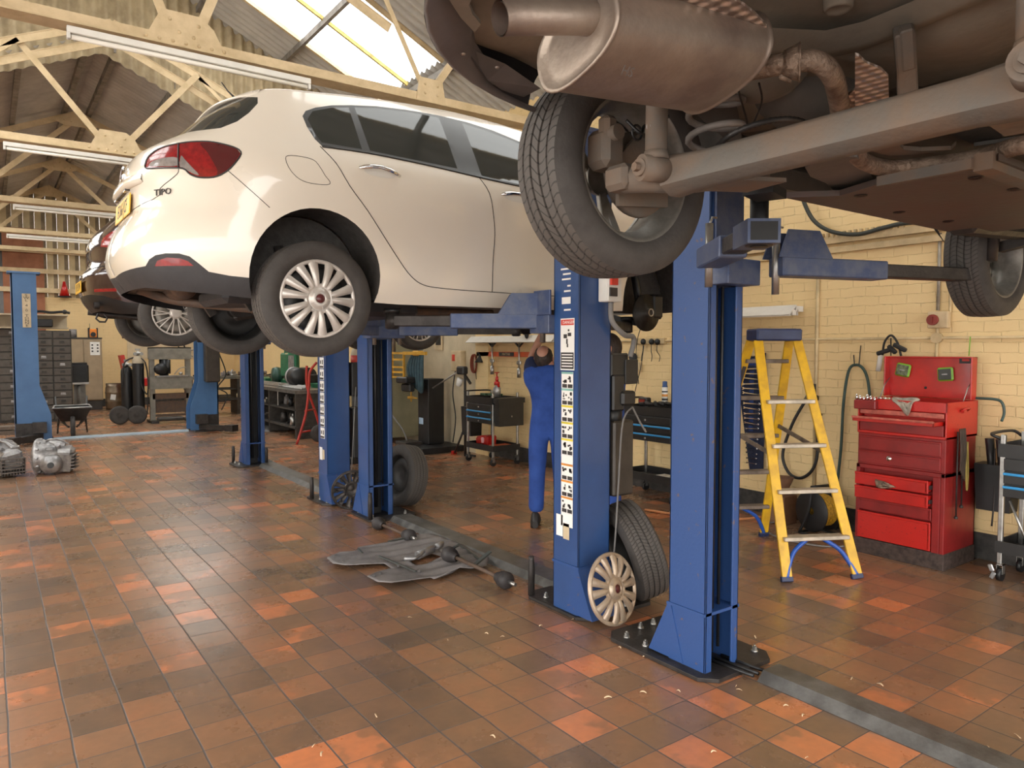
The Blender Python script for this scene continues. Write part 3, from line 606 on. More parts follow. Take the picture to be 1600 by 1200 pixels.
TIPO = Body(4.37,
    rear=[(.18, .10), (.26, .03), (.34, -.02), (.42, -.045), (.50, -.035), (.60, .0), (.66, .035), (.74, .04), (.85, .03), (.97, .06), (1.02, .12), (1.08, .22), (1.2, .36), (1.33, .52), (1.46, .66)],
    front=[(.18, 4.2), (.3, 4.32), (.5, 4.37), (.7, 4.33), (.85, 4.2), (1.0, 4.0), (1.46, 3.9)],
    width=[(.18, .83), (.26, .86), (.45, .885), (.68, .896), (.82, .888), (.92, .865), (.985, .835), (1.02, .815), (1.2, .725), (1.36, .64), (1.42, .60), (1.46, .56)],
    top=[(.5, 1.325), (.85, 1.36), (1.3, 1.415), (1.9, 1.455), (2.4, 1.415), (2.55, 1.375), (2.75, 1.28), (3.2, 1.01), (3.35, .97), (3.8, .90), (4.2, .78), (4.37, .70)],
    x0=.85, x1=3.6, nr=2.9, nf=2.5, wx=[(0, .97), (.5, .99), (1.2, 1.), (3.4, 1.), (4.37, .97)])
def s_at_x(B, x, z):
    if x >= B.x0 and x <= B.x1: return 1 + x - B.x0
    lo, hi = (0., 1.) if x < B.x0 else (B.S - 1, B.S)
    for _ in range(30):
        m_ = (lo + hi) / 2
        if B.P(m_, z)[0] < x: lo = m_
        else: hi = m_
    return (lo + hi) / 2
def densify(poly, d=.035, closed=True):
    out = []; n = len(poly)
    for i in range(n if closed else n - 1):
        a, b = poly[i], poly[(i + 1) % n]; L_ = math.hypot(b[0] - a[0], b[1] - a[1]); k = max(1, int(L_ / d))
        for j in range(k): out.append((a[0] + (b[0] - a[0]) * j / k, a[1] + (b[1] - a[1]) * j / k))
    if not closed: out.append(poly[-1])
    return out
def smooth2(poly, k=4, closed=True):
    n = len(poly); out = []
    for i in range(n if closed else n - 1):
        a, b, c, d = (poly[(i + j) % n] if closed else poly[min(max(i + j, 0), n - 1)] for j in (-1, 0, 1, 2))
        for j in range(k):
            t = j / k; out.append(tuple(.5 * (2 * b[m_] + (c[m_] - a[m_]) * t + (2 * a[m_] - 5 * b[m_] + 4 * c[m_] - d[m_]) * t * t + (3 * b[m_] - a[m_] - 3 * c[m_] + d[m_]) * t ** 3) for m_ in (0, 1)))
    if not closed: out.append(poly[-1])
    return out
def shell(B, outer, regs, parent, d=.04, sides=(-1, 1), off=0.):
    """outer: body outline in (s,z); regs: list of (part name, material, polygon) cut out of it; first of regs under later ones. name '' = body hole"""
    polys = [densify(outer, d)] + [densify(r_[2], d) for r_ in regs]
    V = []; F = []
    for p in polys:
        i0 = len(V); V += [Vector((a, b)) for a, b in p]; F.append(list(range(i0, i0 + len(p))))
    s = 0.
    smax = max(p[0] for p in polys[0]); 
    i = 0
    while s <= smax:
        z = .16 + (.5 * d if i % 2 else 0)
        while z < 1.6: V.append(Vector((s + 1e-4, z))); z += d
        s += d * .866; i += 1
    E_ = [(f[i], f[(i + 1) % len(f)]) for f in F for i in range(len(f))]
    vo, eo, fo, ov, oe, of = geometry.delaunay_2d_cdt(V, E_, [], 0, 1e-5, False)
    groups = {}
    bb = [(min(p[0] for p in q), max(p[0] for p in q), min(p[1] for p in q), max(p[1] for p in q)) for q in polys]
    for f in fo:
        x = sum(vo[i][0] for i in f) / len(f); y = sum(vo[i][1] for i in f) / len(f); k = -1
        for j, q in enumerate(polys):
            if bb[j][0] < x < bb[j][1] and bb[j][2] < y < bb[j][3] and inpoly(x, y, q): k = j
            elif j == 0: break
        if k >= 0: groups.setdefault(k, []).append(f)
    return vo, groups, regs
def inpoly(x, y, q):
    c = False; n = len(q)
    for i in range(n):
        (x1, y1), (x2, y2) = q[i], q[i - 1]
        if (y1 > y) != (y2 > y) and x < (x2 - x1) * (y - y1) / (y2 - y1) + x1: c = not c
    return c
def lift3(B, vo, faces, sides=(-1, 1), off=0., thick=0.):
    b = MB(); used = sorted({i for f in faces for i in f})
    P3 = {i: B.P(vo[i][0], vo[i][1], off) for i in used}
    for sd in sides:
        mp = {i: j for j, i in enumerate(used)}; b._add([(P3[i][0], sd * P3[i][1], P3[i][2]) for i in used], [tuple(mp[i] for i in (f if sd < 0 else reversed(f))) for f in faces], None, True)
    bmesh.ops.remove_doubles(b.bm, verts=b.bm.verts, dist=2e-4)
    return b
def bodyline(B, pts, r, sides=(-1,), off=.0, k=3):
    b = MB(); pts = densify(smooth2(pts, k, False), .04, False)
    for sd in sides:
        q = [B.P(s, z, off) for s, z in pts]; b.tube([(x, sd * y, zz) for x, y, zz in q], r, 5)
    return b

# ---------------------------------------------------------------- wheels
def tread_mat(name, n=64, base=(.080, .070, .063)):
    m = bpy.data.materials.new(name); m.use_nodes = True; nt = m.node_tree; L = nt.links.new; p = nt.nodes['Principled BSDF']; p.inputs['Roughness'].default_value = .72
    tc = _n(nt, 'TexCoord'); s = _n(nt, 'SeparateXYZ'); L(tc.outputs['Object'], s.inputs[0])
    at = _n(nt, 'Math', operation='ARCTAN2'); L(s.outputs['Z'], at.inputs[0]); L(s.outputs['X'], at.inputs[1])
    a = _n(nt, 'Math', operation='MULTIPLY'); a.inputs[1].default_value = n / 6.28318; L(at.outputs[0], a.inputs[0])
    yy = _n(nt, 'Math', operation='MULTIPLY'); yy.inputs[1].default_value = 1.0; L(s.outputs['Y'], yy.inputs[0]); ya = _n(nt, 'Math', operation='SINE'); y2 = _n(nt, 'Math', operation='MULTIPLY'); y2.inputs[1].default_value = 55.; L(s.outputs['Y'], y2.inputs[0]); L(y2.outputs[0], ya.inputs[0])
    sc = _n(nt, 'Math', operation='MULTIPLY_ADD'); sc.inputs[1].default_value = .55; L(ya.outputs[0], sc.inputs[0]); L(a.outputs[0], sc.inputs[2])
    f = _n(nt, 'Math', operation='FRACT'); L(sc.outputs[0], f.inputs[0])
    g = _n(nt, 'MapRange'); g.inputs['From Min'].default_value = .10; g.inputs['From Max'].default_value = .16; L(f.outputs[0], g.inputs[0])
    no = _n(nt, 'TexNoise', Scale=60., Detail=3.0); L(tc.outputs['Object'], no.inputs['Vector'])
    h = _n(nt, 'Math', operation='MULTIPLY_ADD'); h.inputs[1].default_value = .12; L(no.outputs['Fac'], h.inputs[0]); L(g.outputs[0], h.inputs[2])
    bp = _n(nt, 'Bump', Strength=1.0, Distance=.004); L(h.outputs[0], bp.inputs['Height']); L(bp.outputs[0], p.inputs['Normal'])
    mx = _n(nt, 'Mix', data_type='RGBA'); mx.inputs[6].default_value = (base[0] * .45, base[1] * .45, base[2] * .45, 1); mx.inputs[7].default_value = (*base, 1); L(g.outputs[0], mx.inputs[0]); L(mx.outputs[2], p.inputs['Base Color']); return m
TREAD = tread_mat('tyre_tread'); TREADB = tread_mat('tyre_tread_fine', 90)
def tyre_mb(R_=.317, w=.205, rr=.205, n=72):
    """axis Y; material 0 sidewall, 1 tread"""
    b = MB(); h = w / 2; sw = R_ - rr
    side = [(rr - .006, -h * .80), (rr + .004, -h * .86), (rr + .010, -h * .90), (rr + sw * .18, -h * .97), (rr + sw * .35, -h * 1.02), (rr + sw * .55, -h * 1.01), (rr + sw * .72, -h * .95), (rr + sw * .86, -h * .86), (R_ - .006, -h * .78)]
    tr = [(R_ - .006, -h * .78)]
    g = .008
    for yc in (-.50, -.17, .17, .50): tr += [(R_ - .0035 * abs(yc * 2), h * yc - .005), (R_ - g, h * yc - .004), (R_ - g, h * yc + .004), (R_ - .0035 * abs(yc * 2), h * yc + .005)]
    tr.append((R_ - .006, h * .78))
    b.mi = 0; b.lathe(side, axis='Y', n=n); b.lathe([(r_, -y) for r_, y in reversed(side)], axis='Y', n=n); b.mi = 1
    # sharp groove edges: separate rings
    for i in range(len(tr) - 1): b.lathe([tr[i], tr[i + 1]], axis='Y', n=n)
    b.mi = 0
    b.lathe([(rr - .006, -h * .80), (rr - .01, -h * .5), (rr - .01, h * .5), (rr - .006, h * .80)], axis='Y', n=n)
    return b
def rim_mb(rr=.205, w=.205, outer=-1, disc=True):
    """barrel seen from inside; outer side at y*outer"""
    b = MB(); h = w / 2 * .86; o = outer
    b.lathe([(rr + .004, -h), (rr - .008, -h + .004), (rr - .012, -h * .7), (rr - .035, -h * .4), (rr - .035, h * .4), (rr - .012, h * .7), (rr - .008, h - .004), (rr + .004, h)], axis='Y', n=48)
    if disc:
        b.lathe([(rr - .035, o * h * .45), (rr - .06, o * h * .6), (.09, o * h * .55), (.07, o * h * .30), (.02, o * h * .3), (.001, o * h * .3)], axis='Y', n=40)
    return b
SILV = mat('silver_wheel_paint', (.56, .52, .48), .32, .35, .12, 10, .03); SILVD = mat('silver_worn', (.48, .38, .28), .38, .4, .25, 12, .1, 60, col2=(.36, .27, .20))
BARR = mat('grey_rim_barrel', (.30, .28, .25), .45, .5, .3, 8, .1); BLKW = mat('black_steel_wheel', (.02, .019, .018), .5, .1, .3, 8)
LOGO = mat('dark_red_badge', (.10, .02, .02), .3)
def trim_mb(R_=.208, o=-1, dish=.018, back=False):
    """14-spoke wheel trim, axis Y, face towards o*Y"""
    b = MB()
    b.lathe([(R_, o * -.012), (R_ + .001, 0), (R_ - .008, o * .008), (R_ - .020, o * .006), (R_ - .024, o * -.004)] if o > 0 else [(R_ - .024, .004), (R_ - .020, -.006), (R_ - .008, -.008), (R_ + .001, 0), (R_, .012)], axis='Y', n=56)
    for k in range(7):
        for sg in (-1, 1):
            a = 2 * pi * k / 7 + pi / 2 + sg * .245
            ca, sa = cos(a), sin(a); t = (-sa, ca)
            ai = 2 * pi * k / 7 + pi / 2 + sg * .27; r0, r1 = .068, R_ - .014
            P = []
            for r_, wd, y in ((r0, .017, .020), (.09, .017, .026), (.13, .0205, .024), (.17, .0245, .016), (r1, .030, .006)):
                aa = ai + (a - ai) * (r_ - r0) / (r1 - r0); c2, s2_ = cos(aa), sin(aa); tt = (-s2_, c2); q = []
                for u, dy in ((-1.0, -.012), (-.92, -.004), (-.3, .004), (.3, .004), (.92, -.004), (1.0, -.012)):
                    q.append((r_ * c2 + tt[0] * u * wd, o * (y + dy), r_ * s2_ + tt[1] * u * wd))
                P.append(q)
            b.grid(P)
        # rounded inner bridge between a pair
        a = 2 * pi * k / 7 + pi / 2; q = []
        for j in range(7):
            u = -.28 + .56 * j / 6; q.append((.074 * cos(a + u), o * .014, .074 * sin(a + u)))
        b.tube(q, .009, 6)
    b.lathe([(.082, o * .004), (.076, o * .018), (.066, o * .022), (.064, o * .017), (.058, o * .022), (.046, o * .032), (.030, o * .038), (.026, o * .036), (.024, o * .030), (.0, o * .030)], axis='Y', n=40)
    for k in range(5):
        a = 2 * pi * k / 5; b.box((.045 * cos(a), o * .0315, .045 * sin(a)), (.026, .003, .003), rot=(0, -a, 0))
    return b
def alloy_mb(R_=.208, o=-1, n=10, w=.010):
    b = MB(); b.lathe([(R_ + .002, o * .0), (R_ - .004, o * .008), (R_ - .016, o * .004), (R_ - .022, o * -.02)], axis='Y', n=48)
    for k in range(n):
        a = 2 * pi * k / n
        for sg in (-1, 1):
            p = Vector((.05 * cos(a), o * .008, .05 * sin(a))); q = Vector(((R_ - .01) * cos(a + sg * .13), o * .002, (R_ - .01) * sin(a + sg * .13))); b.bar(p, q, w * 1.1, .02, up=(0, 1, 0), bev=.003)
    b.lathe([(.06, o * -.01), (.055, o * .014), (.03, o * .018), (.0, o * .016)], axis='Y', n=24); return b
def wheel(par, loc, o, kind='trim', R_=.317, rr=.205, w=.205, rot=0., name='wheel', tread=None, seen_in=False):
    """road wheel as a part of par, outer face towards o*Y"""
    bm_ = rim_mb(rr, w, o, disc=(kind != 'open'))
    r_ = bm_.obj(name, BLKW if kind == 'trim' else BARR, par, loc, (0, rot, 0), recalc=False)
    tyre_mb(R_, w, rr).obj('tyre', [RUB, tread or TREAD], r_, recalc=False)
    if kind == 'trim':
        t = trim_mb(rr + .003, o).obj('wheel_trim', SILV, r_, (0, o * w / 2 * .82, 0), recalc=False); 
        b = MB(); b.lathe([(.024, 0), (.023, o * .003), (.0, o * .004)], axis='Y', n=20); b.obj('centre_badge', LOGO, r_, (0, o * (w / 2 * .82 + .032), 0))
    elif kind == 'alloy': alloy_mb(rr + .003, o).obj('alloy_spokes', SILV, r_, (0, o * w / 2 * .8, 0), recalc=False)
    elif kind == 'open': alloy_mb(rr - .004, o, 5, .03).obj('alloy_spokes', BARR, r_, (0, o * w / 2 * .7, 0), recalc=False)
    return r_

# ---------------------------------------------------------------- the white hatchback
def hatch(name, label, loc, B, paint, cfg):
    car = thing(name, label, 'car', loc)
    S1 = lambda x: s_at_x(B, x, .3)
    bt = cfg['bottom_rear']
    # outline
    out = [(0, bt), (.3, bt + .0)] + ([(.5, bt - .03)] if not cfg.get('bare') else [])
    ra = cfg['arch_r']; zc = .317
    def arch(cx, r_, zb):
        pts = []; n = 26; a0 = math.asin((zb - zc) / r_)
        for i in range(n + 1):
            a = pi - a0 - (pi - 2 * a0) * i / n; x = cx + r_ * cos(a); z = zc + r_ * sin(a); pts.append((s_at_x(B, x, z), z))
        return pts
    zb = .19
    a_r = arch(B.x0, ra, zb)
    if cfg.get('bare'): a_r = [q for q in a_r if q[1] > bt or q[0] > 1.05]
    out += a_r + ([(1.5, .185), (3.0, .19)] if not cfg.get('bare') else [(1.45, .30), (3.3, .30)]) + arch(B.x0 + cfg['wb'], ra, .2) + [(B.S - .6, .22), (B.S, .25)]
    # top: from front back to rear
    xs = [B.P(B.S, .7)[0], 4.25, 4.0, 3.6, 3.35, 3.2, 3.0, 2.75, 2.55, 2.4, 2.1, 1.9, 1.6, 1.3, 1.1, .85]
    tp = []
    for x in xs[1:]: z = slerp_(B.top, x); tp.append((s_at_x(B, x, z), z))
    out += [(B.S, slerp_(B.top, 4.3))] + tp
    for s in (.9, .8, .7, .6, .5, .4, .3, .2, .1, 0):
        z = 1.35
        for _ in range(6): z = slerp_(B.top, B.P(s, z)[0])
        out.append((s, z))
    vo, gr, regs = shell(B, out, cfg['regs'], car)
    names = {0: ('body', paint)}
    body = None
    for k, faces in sorted(gr.items()):
        nm, mt = ('body_shell', paint) if k == 0 else (cfg['regs'][k - 1][0], cfg['regs'][k - 1][1])
        if nm == '': continue
        for sds in ([(-1, 1)] if nm in ('body_shell', 'rear_window', 'rear_bumper_valance') else [(-1,), (1,)]):
            o = lift3(B, vo, faces, sds).obj(nm, mt, car, recalc=False)
    # roof, windscreen, bonnet as a lid from rail to rail
    def row(s=None, x=None):
        if s is not None:
            z = 1.35
            for _ in range(8): z = slerp_(B.top, B.P(s, z)[0])
            x, y, _z = B.P(s, z)
        else: z = slerp_(B.top, x); y = B.P(s_at_x(B, x, z), z)[1]
        bl = .055 * y / .6
        return [(x, -y * cos(pi * j / 20), z + bl * sin(pi * j / 20)) for j in range(21)]
    rear = [row(s=i / 12) for i in range(12)]
    mid = [row(x=.85 + (2.5 - .85) * i / 14) for i in range(15)]
    scr = [row(x=2.5 + (3.28 - 2.5) * i / 8) for i in range(9)]
    bon = [row(x=3.28 + (B.P(B.S, .72)[0] - .03 - 3.28) * i / 8) for i in range(9)]
    b = MB(); b.grid(rear + mid); b.obj('roof', paint, car, recalc=False); b = MB(); b.grid(scr); b.obj('windscreen', GLASS, car, recalc=False); b = MB(); b.grid(bon); b.obj('bonnet', paint, car, recalc=False)
    # floor pan and inner arches
    if cfg.get('bare'): return car
    UND = mat('underbody_grey', (.12, .105, .09), .8, .1, .3, 6, .3, 30, col2=(.08, .07, .06))
    b = MB(); zf = .26
    def plan(z, x): return B.P(s_at_x(B, x, z), z)[1] * .985
    P = []
    for x in (.12, .2, .35, .5): P.append([(x, -plan(.3, x), zf + .02), (x, 0, zf + .04), (x, plan(.3, x), zf + .02)])
    b.grid(P); P = []
    for x in (.5, .8, 1.21): P.append([(x, -.55, zf + .12), (x, 0, zf + .14), (x, .55, zf + .12)])
    b.grid(P); P = []
    for x in (1.21, 2.0, 3.1): P.append([(x, -.83, .2), (x, -.6, zf - .02), (x, 0, zf + .02), (x, .6, zf - .02), (x, .83, .2)])
    b.grid(P); P = []
    for x in (3.1, 3.6, 4.2): P.append([(x, -.56, zf + .02), (x, 0, zf), (x, .56, zf + .02)])
    b.grid(P); b.obj('floor_pan', UND, car, recalc=False)
    LIN = mat('arch_liner', (.055, .050, .046), .85, 0, .2, 20, .3, 60)
    for cx in (B.x0, B.x0 + cfg['wb']):
        for sd in (-1, 1):
            b = MB(); P = []
            for i in range(21):
                a = pi * 1.12 - pi * 1.24 * i / 20; x = cx + (ra + .002) * cos(a); z = max(zc + (ra + .002) * sin(a), .2)
                yy = B.P(s_at_x(B, x, max(z, .2)), max(z, .2))[1] - .002; P.append([(x, sd * yy, z), (x + .0, sd * (yy - .03), z + .015), (x, sd * .56, z + .01)])
            b.grid(P); b.mi = 0
            P2 = [(cx + ra * cos(pi * 1.12 - pi * 1.24 * i / 20), max(zc + ra * sin(pi * 1.12 - pi * 1.24 * i / 20), .2)) for i in range(21)]
            b._add([(x, sd * .56, z) for x, z in P2] + [(cx, sd * .56, .2)], [(i, i + 1, 21) for i in range(20)])
            b.obj('arch_liner', LIN, car, recalc=False)
    return car
WP = mat('white_car_paint', (.72, .655, .56), .28, 0, .02, 2, coat=.8)
TL = mat('tail_lamp_red', (.26, .010, .012), .15, 0, .3, 40, coat=.6, col2=(.15, .006, .008)); TLC = mat('tail_lamp_clear', (.30, .27, .26), .15, .2, .2, 30, coat=.5); TLS = mat('tail_lamp_smoked', (.085, .010, .012), .12, 0, .1, 10, coat=.6)
PLASB = mat('grey_black_plastic', (.030, .028, .030), .6, 0, .1, 10, .1, 90); TRIMB = mat('gloss_black_trim', (.022, .021, .02), .3, 0, .05, 3)
tail = [(.325, .880), (.335, .925), (.385, .960), (.468, .976), (.523, .983), (.587, .983), (.642, .971), (.690, .951), (.706, .921), (.682, .862), (.650, .818), (.611, .793), (.563, .791), (.531, .808), (.508, .838), (.444, .847), (.341, .862)]
dlo = [(.967, 1.203), (.999, 1.24), (1.063, 1.275), (1.166, 1.312), (1.293, 1.341), (1.459, 1.371), (1.665, 1.392), (1.879, 1.402), (2.1, 1.396), (2.3, 1.372), (2.5, 1.325), (2.8, 1.20), (3.1, 1.05), (3.25, .965), (2.8, .965), (2.387, .983), (2.038, 1.003), (1.697, 1.028), (1.324, 1.042), (1.166, 1.042), (1.05, 1.035), (1.018, 1.07), (.985, 1.14)]
regs = [('rear_bumper_valance', PLASB, [(0, .2), (0, .330), (.222, .342), (.381, .352), (.412, .383), (.444, .402), (.484, .409), (.531, .407), (.563, .393), (.587, .358), (.611, .318), (.674, .300), (.76, .290), (.76, .12), (0, .12)]),
        ('window_trim', TRIMB, dlo), ('rear_window', GLASS, [(0, 1.045), (.2, 1.055), (.396, 1.075), (.508, 1.073), (.563, 1.080), (.611, 1.124), (.640, 1.183), (.650, 1.25), (.615, 1.295), (.4, 1.318), (0, 1.328)]),
        ('tail_lamp', TL, tail),
        ('quarter_window', GLASS, [(1.000, 1.188), (1.040, 1.247), (1.166, 1.297), (1.269, 1.320), (1.290, 1.056), (1.055, 1.056), (1.031, 1.094)]),
        ('rear_side_window', GLASS, [(1.308, 1.328), (1.451, 1.356), (1.697, 1.380), (1.890, 1.385), (1.915, 1.034), (1.34, 1.056)]),
        ('front_side_window', GLASS, [(2.062, 1.381), (2.236, 1.361), (2.466, 1.317), (2.8, 1.17), (3.1, 1.02), (2.371, .994), (2.086, 1.012)]),
        ('reflector', TL, [(.425, .348), (.444, .374), (.484, .388), (.531, .383), (.555, .368), (.568, .346)])]
ti = hatch('hatchback_car', 'white five-door hatchback raised on the blue lift, its yellow number plate end towards the left', (.618, 4.70, 1.67), TIPO, WP,
           dict(bottom_rear=.25, arch_r=.36, wb=2.638, regs=regs))
B = TIPO
lamp = [o for o in ti.children if o.name.startswith('tail_lamp')][0] if ti.children else None
def patch(poly, m, nm, par, off=.002, sides=(-1,), B=TIPO):
    vo, gr, _r = shell(B, smooth2(poly, 3) if len(poly) > 4 else poly, [], None, .03); return lift3(B, vo, gr[0], sides, off).obj(nm, m, par, recalc=False)
patch([(.357, .872), (.366, .892), (.428, .902), (.484, .896), (.492, .855), (.428, .857)], TLC, 'clear_lens', lamp)
patch([(.500, .905), (.515, .885), (.539, .847), (.563, .803), (.539, .813), (.508, .842), (.497, .85)], TLC, 'clear_lens', lamp)
patch([(.579, .976), (.642, .966), (.688, .946), (.700, .921), (.678, .864), (.648, .824), (.622, .806), (.626, .832), (.595, .916), (.563, .966)], TLS, 'smoked_lens', lamp)
bodyline(B, tail + [tail[0]], .0045, (-1,), .001).obj('lamp_seal', TRIMB, lamp)
bodyline(B, [(.478, .975), (.490, .90), (.492, .845)], .004, (-1,), .003).obj('lamp_split', TRIMB, lamp)
LINE = mat('panel_gap_dark', (.02, .018, .016), .8)
for pts, r_ in (([(1.039, 1.03), (1.11, .941), (1.174, .822), (1.277, .694), (1.388, .546), (1.507, .397), (1.578, .333), (1.641, .304), (1.729, .292), (1.95, .285), (2.133, .284), (2.6, .28), (3.2, .29)], .0028), ([(2.062, .991), (2.109, .897), (2.125, .758), (2.133, .635), (2.125, .462), (2.133, .284)], .0028),
                ([(.660, .83), (.722, .748), (.80, .655)], .0018), ([(.872, .90), (.872, .936), (.912, .948), (.983, .941), (1.015, .902), (1.039, .857), (1.063, .827), (1.047, .810), (.967, .806), (.92, .820), (.888, .857), (.872, .90)], .0016),
                ([(.478, .98), (.492, .842), (.47, .80), (.40, .75), (.36, .70), (0, .66)], .0020)):
    [bodyline(B, pts, r_, (q_,)).obj('panel_gap', LINE, ti) for q_ in (-1, 1)]
# sharp crease over the doors as a slim highlight is left to the paint; chrome belt, handles, drip line
bodyline(B, [(1.05, 1.030), (1.324, 1.037), (1.697, 1.023), (2.038, .998), (2.387, .978), (2.9, .962)], .006, (-1,), .002).obj('belt_moulding', TRIMB, ti)
for hx in (1.237, 2.19):
    z0 = .926 if hx < 2 else .894
    b = MB(); pts = [B.P(hx + t * .25, z0 + .012 * sin(pi * t) - .014 * t, .012 + .026 * sin(pi * min(max(t * 1.0, .0), 1))) for t in (0, .12, .3, .5, .7, .88, 1)]
    for sd in (-1,): b.tube([(p[0], sd * p[1], p[2]) for p in pts], [.008, .014, .013, .012, .013, .014, .008], 10)
    h_ = b.obj('door_handle', CHROME, ti)
    patch([(hx + .05, z0 - .02), (hx + .13, z0 - .032), (hx + .21, z0 - .026), (hx + .22, z0), (hx + .13, z0 + .012), (hx + .04, z0)], mat('handle_recess', (.62, .58, .52), .4, 0, .02), 'handle_recess', h_, .0015)
# spoiler
b = MB(); up = []; 
for sd in (-1, 1):
    P = []
    for i in range(13):
        s = .60 * (1 - i / 12); z = 1.34
        for _ in range(8): z = slerp_(B.top, B.P(s, z)[0])
        x, y, _z = B.P(s, z); e = .055 * (1 - (s / .66) ** 3) + .010
        P.append([(x + .12, sd * y * .9, z + .045), (x, sd * y, z + .012), (x - e * .6, sd * y * 1.0, z - .008), (x - e, sd * y * .99, z - .016), (x - e, sd * y * .985, z - .026), (x - e * .4, sd * y * .97, z - .018), (x + .03, sd * y * .95, z - .008)])
    b.grid(P if sd < 0 else [list(reversed(r_)) for r_ in P])
b.obj('roof_spoiler', WP, ti, recalc=False)
# boot: lip with lamp unit over the plate, plate, badges, tow hook plug
b = MB()
P = []
for i in range(13):
    y = -.42 + .84 * i / 12; dx = .012 + .0 * i; x0 = B.P(0, .8)[0] + (abs(y) / .42) ** 3 * .06
    P.append([(x0 + .02, y, .875), (x0 - .028, y, .845), (x0 - .034, y, .815), (x0 - .02, y, .795), (x0 + .03, y, .80)])
b.grid(P); b.obj('boot_lip', WP, ti)
b = MB()
for y in (-.17, .17): b = MB(); b.box((B.P(0, .8)[0] - .004, y, .790), (.03, .07, .006)); b.obj('plate_lamp', TLC, ti)
b = MB(); b.box((B.P(0, .8)[0] + .0, 0, .793), (.035, .42, .010)); b.obj('plate_lamp_housing', DKS, ti)
PLY = mat('yellow_number_plate', (.80, .45, .03), .4, 0, .03); PLB = mat('plate_black', (.03, .025, .02), .5)
def nplate(par, x, z, txt, tilt=0., s=.52, h=.111):
    b = MB(); b.box((0, 0, 0), (.006, s, h), bev=.002); p = b.obj('number_plate', PLY, par, (x, 0, z), (0, tilt, 0))
    text('plate_characters', txt, h * .98, PLB, p, (-.0036, 0, 0), (pi / 2, 0, -pi / 2), .0004, sx=.78); return p
nplate(ti, B.P(0, .715)[0] - .008, .715, 'EO66 JCF', R(4))
bdg = text('model_lettering', 'TIPO', .045, DKS, ti, (0, 0, 0), (0, 0, 0), .002, sx=1.4)
p0 = Vector(B.P(.381, .728)); p1 = Vector(B.P(.444, .728)); p0.y *= -1; p1.y *= -1; dr = (p1 - p0).normalized(); mid_ = Vector(B.P(.415, .728, .004)); mid_.y *= -1
nz = dr.cross(Vector((0, 0, 1))).normalized(); upv = Vector((0, 0, 1)); Mx = Matrix((dr, upv, nz)).transposed().to_4x4(); Mx.translation = mid_; bdg.matrix_local = Mx @ Matrix.Diagonal((1.3, 1, 1, 1))
b = MB(); b.lathe([(.0, -.012), (.03, -.011), (.034, -.006), (.045, -.010), (.048, 0)], axis='X', n=24); lg = b.obj('maker_badge', CHROME, ti, (B.P(0, .915)[0] - .002, 0, .915), (0, R(8), 0)); b = MB(); b.lathe([(.0, -.0135), (.031, -.0125)], axis='X', n=24); b.obj('badge_centre', LOGO, lg)
b = MB(); b.tube([(.72, 0, 1.42), (.62, .0, 1.50), (.585, 0, 1.545)], [.012, .004, .003], 6); b.obj('roof_aerial', BLK, ti)
# underneath: exhaust, rear beam, spring, tank, damper
b = MB(); b.tube(bez([(.16, .40, .30), (.35, .38, .24), (.6, .15, .20), (.85, -.25, .16), (1.05, -.3, .17), (1.4, .05, .2), (2.6, .05, .2)], 6), .030, 12); b.lathe([(0, -.22), (.07, -.21), (.08, -.18), (.08, .18), (.07, .21), (0, .22)], c=(.38, .35, .31), axis='Y', n=20); b.obj('exhaust_pipe', RUST, ti)
b = MB(); b.bar((.95, -.62, .21), (.95, .62, .21), .10, .09, bev=.02)
for sd in (-1, 1): b.bar((.80, sd * .66, .17), (1.25, sd * .62, .25), .06, .1, bev=.02); b.cyl((.82, sd * .70, .197), (.82, sd * .60, .197), .05); b.cyl((.78, sd * .60, .20), (.72, sd * .60, .5), .028); b.bar((.55, sd * .45, .26), (.62, sd * .45, .05 + .1), .04, .05)
b.obj('rear_axle', DKS, ti)
for sd in (-1, 1):
    b = MB(); b.tube([(.95 + .055 * cos(t * .5), sd * .52 + .055 * sin(t * .5), .24 + t * .004) for t in range(50)], .008, 6); b.obj('spring', BLK, ti)
b = MB(); b.box((.62, -.2, .23), (.35, .6, .10), bev=.03); b.box((1.5, .2, .2), (.6, .9, .12), bev=.03); b.obj('fuel_tank', PLASB, ti)
# wheels: two rear, far front; the near front is off, leaving its hub
wz = .197
wheel(ti, (.85, -.772, wz), -1, rot=.1, rr=.212); wheel(ti, (.85, .772, wz), 1, rot=.3, rr=.212); pass
for sd_ in (1,): b = MB(); b.lathe([(0, .04), (.07, .015), (.14, -.002), (.14, -.014), (0, -.016)], axis='Y', n=40); b.obj('brake_disc', BLK, ti, (3.488, .78, wz))
b = MB(); b.lathe([(0, -.04), (.035, -.04), (.035, -.02), (.07, -.015), (.072, 0), (.14, .002), (.14, .014), (0, .016)], axis='Y', n=40); hb = b.obj('brake_disc', mat('dark_iron', (.05, .045, .04), .45, .6, .3, 20), ti, (3.44, -.80, wz)); b = MB(); b.lathe([(.030, -.045), (.022, -.046), (.020, -.03)], axis='Y', n=20); b.obj('hub_ring', STEEL, hb)
b = MB(); b.box((3.56, -.76, wz + .05), (.12, .10, .19), bev=.02); b.cyl((3.46, -.72, wz), (3.47, -.58, .72), .03); b.bar((3.45, -.76, wz - .09), (3.3, -.4, .2), .05, .04); b.obj('front_suspension', BLK, ti)
